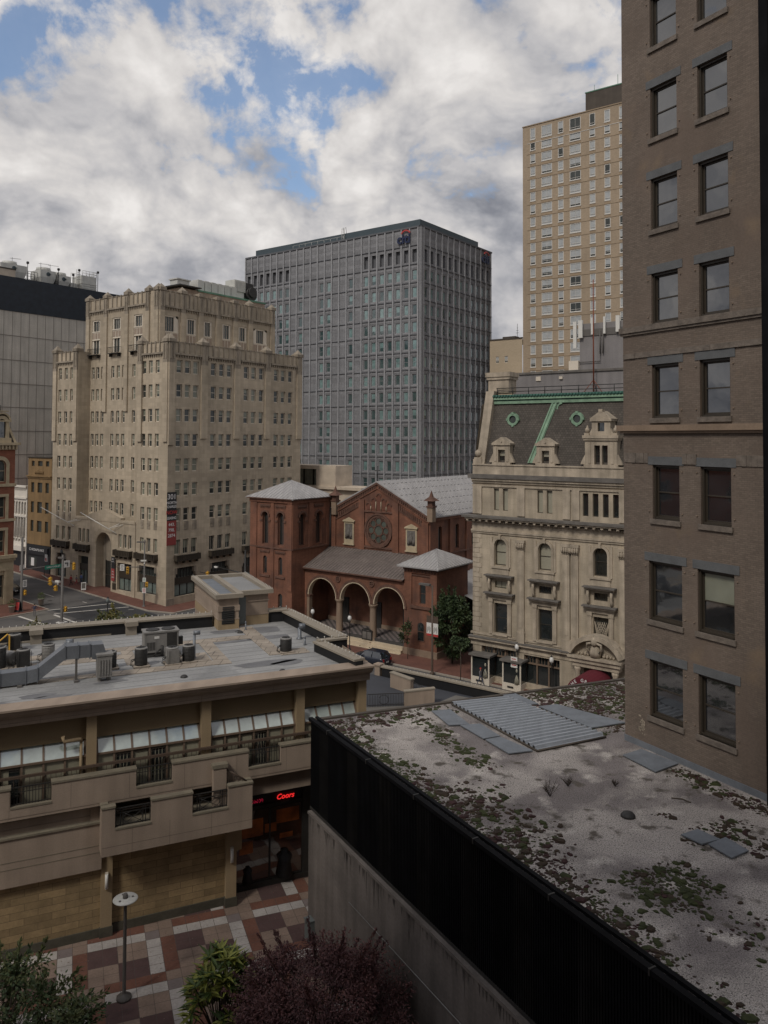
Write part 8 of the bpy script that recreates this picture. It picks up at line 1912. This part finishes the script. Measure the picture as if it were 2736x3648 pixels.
# ================================================================== cars
mat('car_black', (.012, .012, .014), rough=.25, var=0, grain=0, spec=.6); mat('car_navy', (.02, .024, .035), rough=.25, var=0, grain=0, spec=.6); mat('tyre', (.015, .015, .015), var=0); mat('rim', (.3, .3, .31), rough=.35, metal=.6, var=0); mat('tail_light', (.25, .01, .01), rough=.2, var=0); mat('head_light', (.55, .55, .53), rough=.1, var=0)
def car(p, ang, paint, label, name, L=4.6, Wd=1.82, Hh=1.7, suv=True):
    r_ = root(name, (p[0], p[1], p[2]), label, 'car', None, radians(ang)); hl, hw = L / 2, Wd / 2; b_ = MB()
    prof = [(-hl, .45, .62), (-hl + .08, .32, .95), (-hl + .9, .28, 1.02), (-hl + 1.35, .28, 1.06), (hl - .5, .28, 1.08), (hl - .06, .32, 1.0), (hl, .42, .7)]   # x, bottom, shoulder
    rings = []
    for x, zb, zt_ in prof:
        t = 1 if abs(x) < hl - .3 else .9; rings.append([b_.pt(q) for q in ((x, -hw * t * .92, zb), (x, -hw * t, zb + .2), (x, -hw * t, zt_ - .15), (x, -hw * t * .93, zt_), (x, hw * t * .93, zt_), (x, hw * t, zt_ - .15), (x, hw * t, zb + .2), (x, hw * t * .92, zb))])
    for a, b in zip(rings, rings[1:]):
        for q in range(8): b_.face((a[q], a[(q + 1) % 8], b[(q + 1) % 8], b[q]), 0, True)
    b_.face(rings[0]); b_.face(rings[-1][::-1])
    x0, x1, x2, x3 = -hl + 1.2, -hl + 1.9, hl - (.55 if suv else 1.3), hl - (.15 if suv else .6); rw_ = hw * .78
    b_.hexa([(x1, -rw_, Hh - .06), (x2, -rw_, Hh - .06), (x2, rw_, Hh - .06), (x1, rw_, Hh - .06), (x1 + .15, -rw_ * .9, Hh), (x2 - .1, -rw_ * .9, Hh), (x2 - .1, rw_ * .9, Hh), (x1 + .15, rw_ * .9, Hh)])
    for s in (-1, 1):
        for xa, xb in ((x0, x1), ((x1 + x2) / 2 - .1, (x1 + x2) / 2), (x3, x2)): b_.tube([(xa, s * hw * .92, 1.04), (xb, s * rw_, Hh - .04)], .05, 6)
    obj('body', b_, paint, r_, world=False)
    g_ = MB(); g_.poly([(x0, -hw * .9, 1.04), (x0, hw * .9, 1.04), (x1, rw_, Hh - .05), (x1, -rw_, Hh - .05)]); g_.poly([(x3, hw * .9, 1.04), (x3, -hw * .9, 1.04), (x2, -rw_, Hh - .05), (x2, rw_, Hh - .05)])
    for s in (-1, 1): g_.poly([(x0, s * hw * .91, 1.04), (x3, s * hw * .91, 1.04), (x2, s * rw_, Hh - .05), (x1, s * rw_, Hh - .05)])
    obj('windows', g_, 'glass_hotel', r_, world=False)
    for sx in (-hl + .85, hl - .9):
        for s in (-1, 1):
            m_ = MB(); m_.tube([(sx, s * (hw - .2), .33), (sx, s * (hw + .01), .33)], .33, 18); wl_ = obj('wheel', m_, 'tyre', r_, world=False); m_ = MB(); m_.tube([(sx, s * (hw - .02), .33), (sx, s * (hw + .025), .33)], .2, 12); obj('rim', m_, 'rim', wl_, world=False)
    for s in (-1, 1):
        m_ = MB(); m_.bx(L0, -hl - .02, -hl + .15, .68, .84, *sorted((-s * hw * .85, -s * hw * .5))); obj('headlight', m_, 'head_light', r_, world=False); m_ = MB(); m_.bx(L0, hl - .12, hl + .02, .7, 1.0, *sorted((-s * hw * .88, -s * hw * .66))); obj('taillight', m_, 'tail_light', r_, world=False)
        m_ = MB(); m_.bx(L0, x0 + .35, x0 + .5, 1.02, 1.16, *sorted((-s * hw, -s * (hw + .16)))); obj('mirror', m_, paint, r_, world=False)
    m_ = MB(); m_.bx(L0, hl, hl + .015, .55, .68, -.25, .25); obj('number_plate', m_, 'sign_white', r_, world=False)
q = ST(11.8, -1.95, 0); car((q[0], q[1], -.02), AL, 'car_navy', 'dark sport utility car parked at the kerb before the church', 'parked_suv')
q = ST(78.6, -9.3, -.02); car((q[0], q[1], q[2]), AL, 'car_black', 'black car at the kerb beside the corner shop at far left', 'parked_car', suv=False, Hh=1.5)
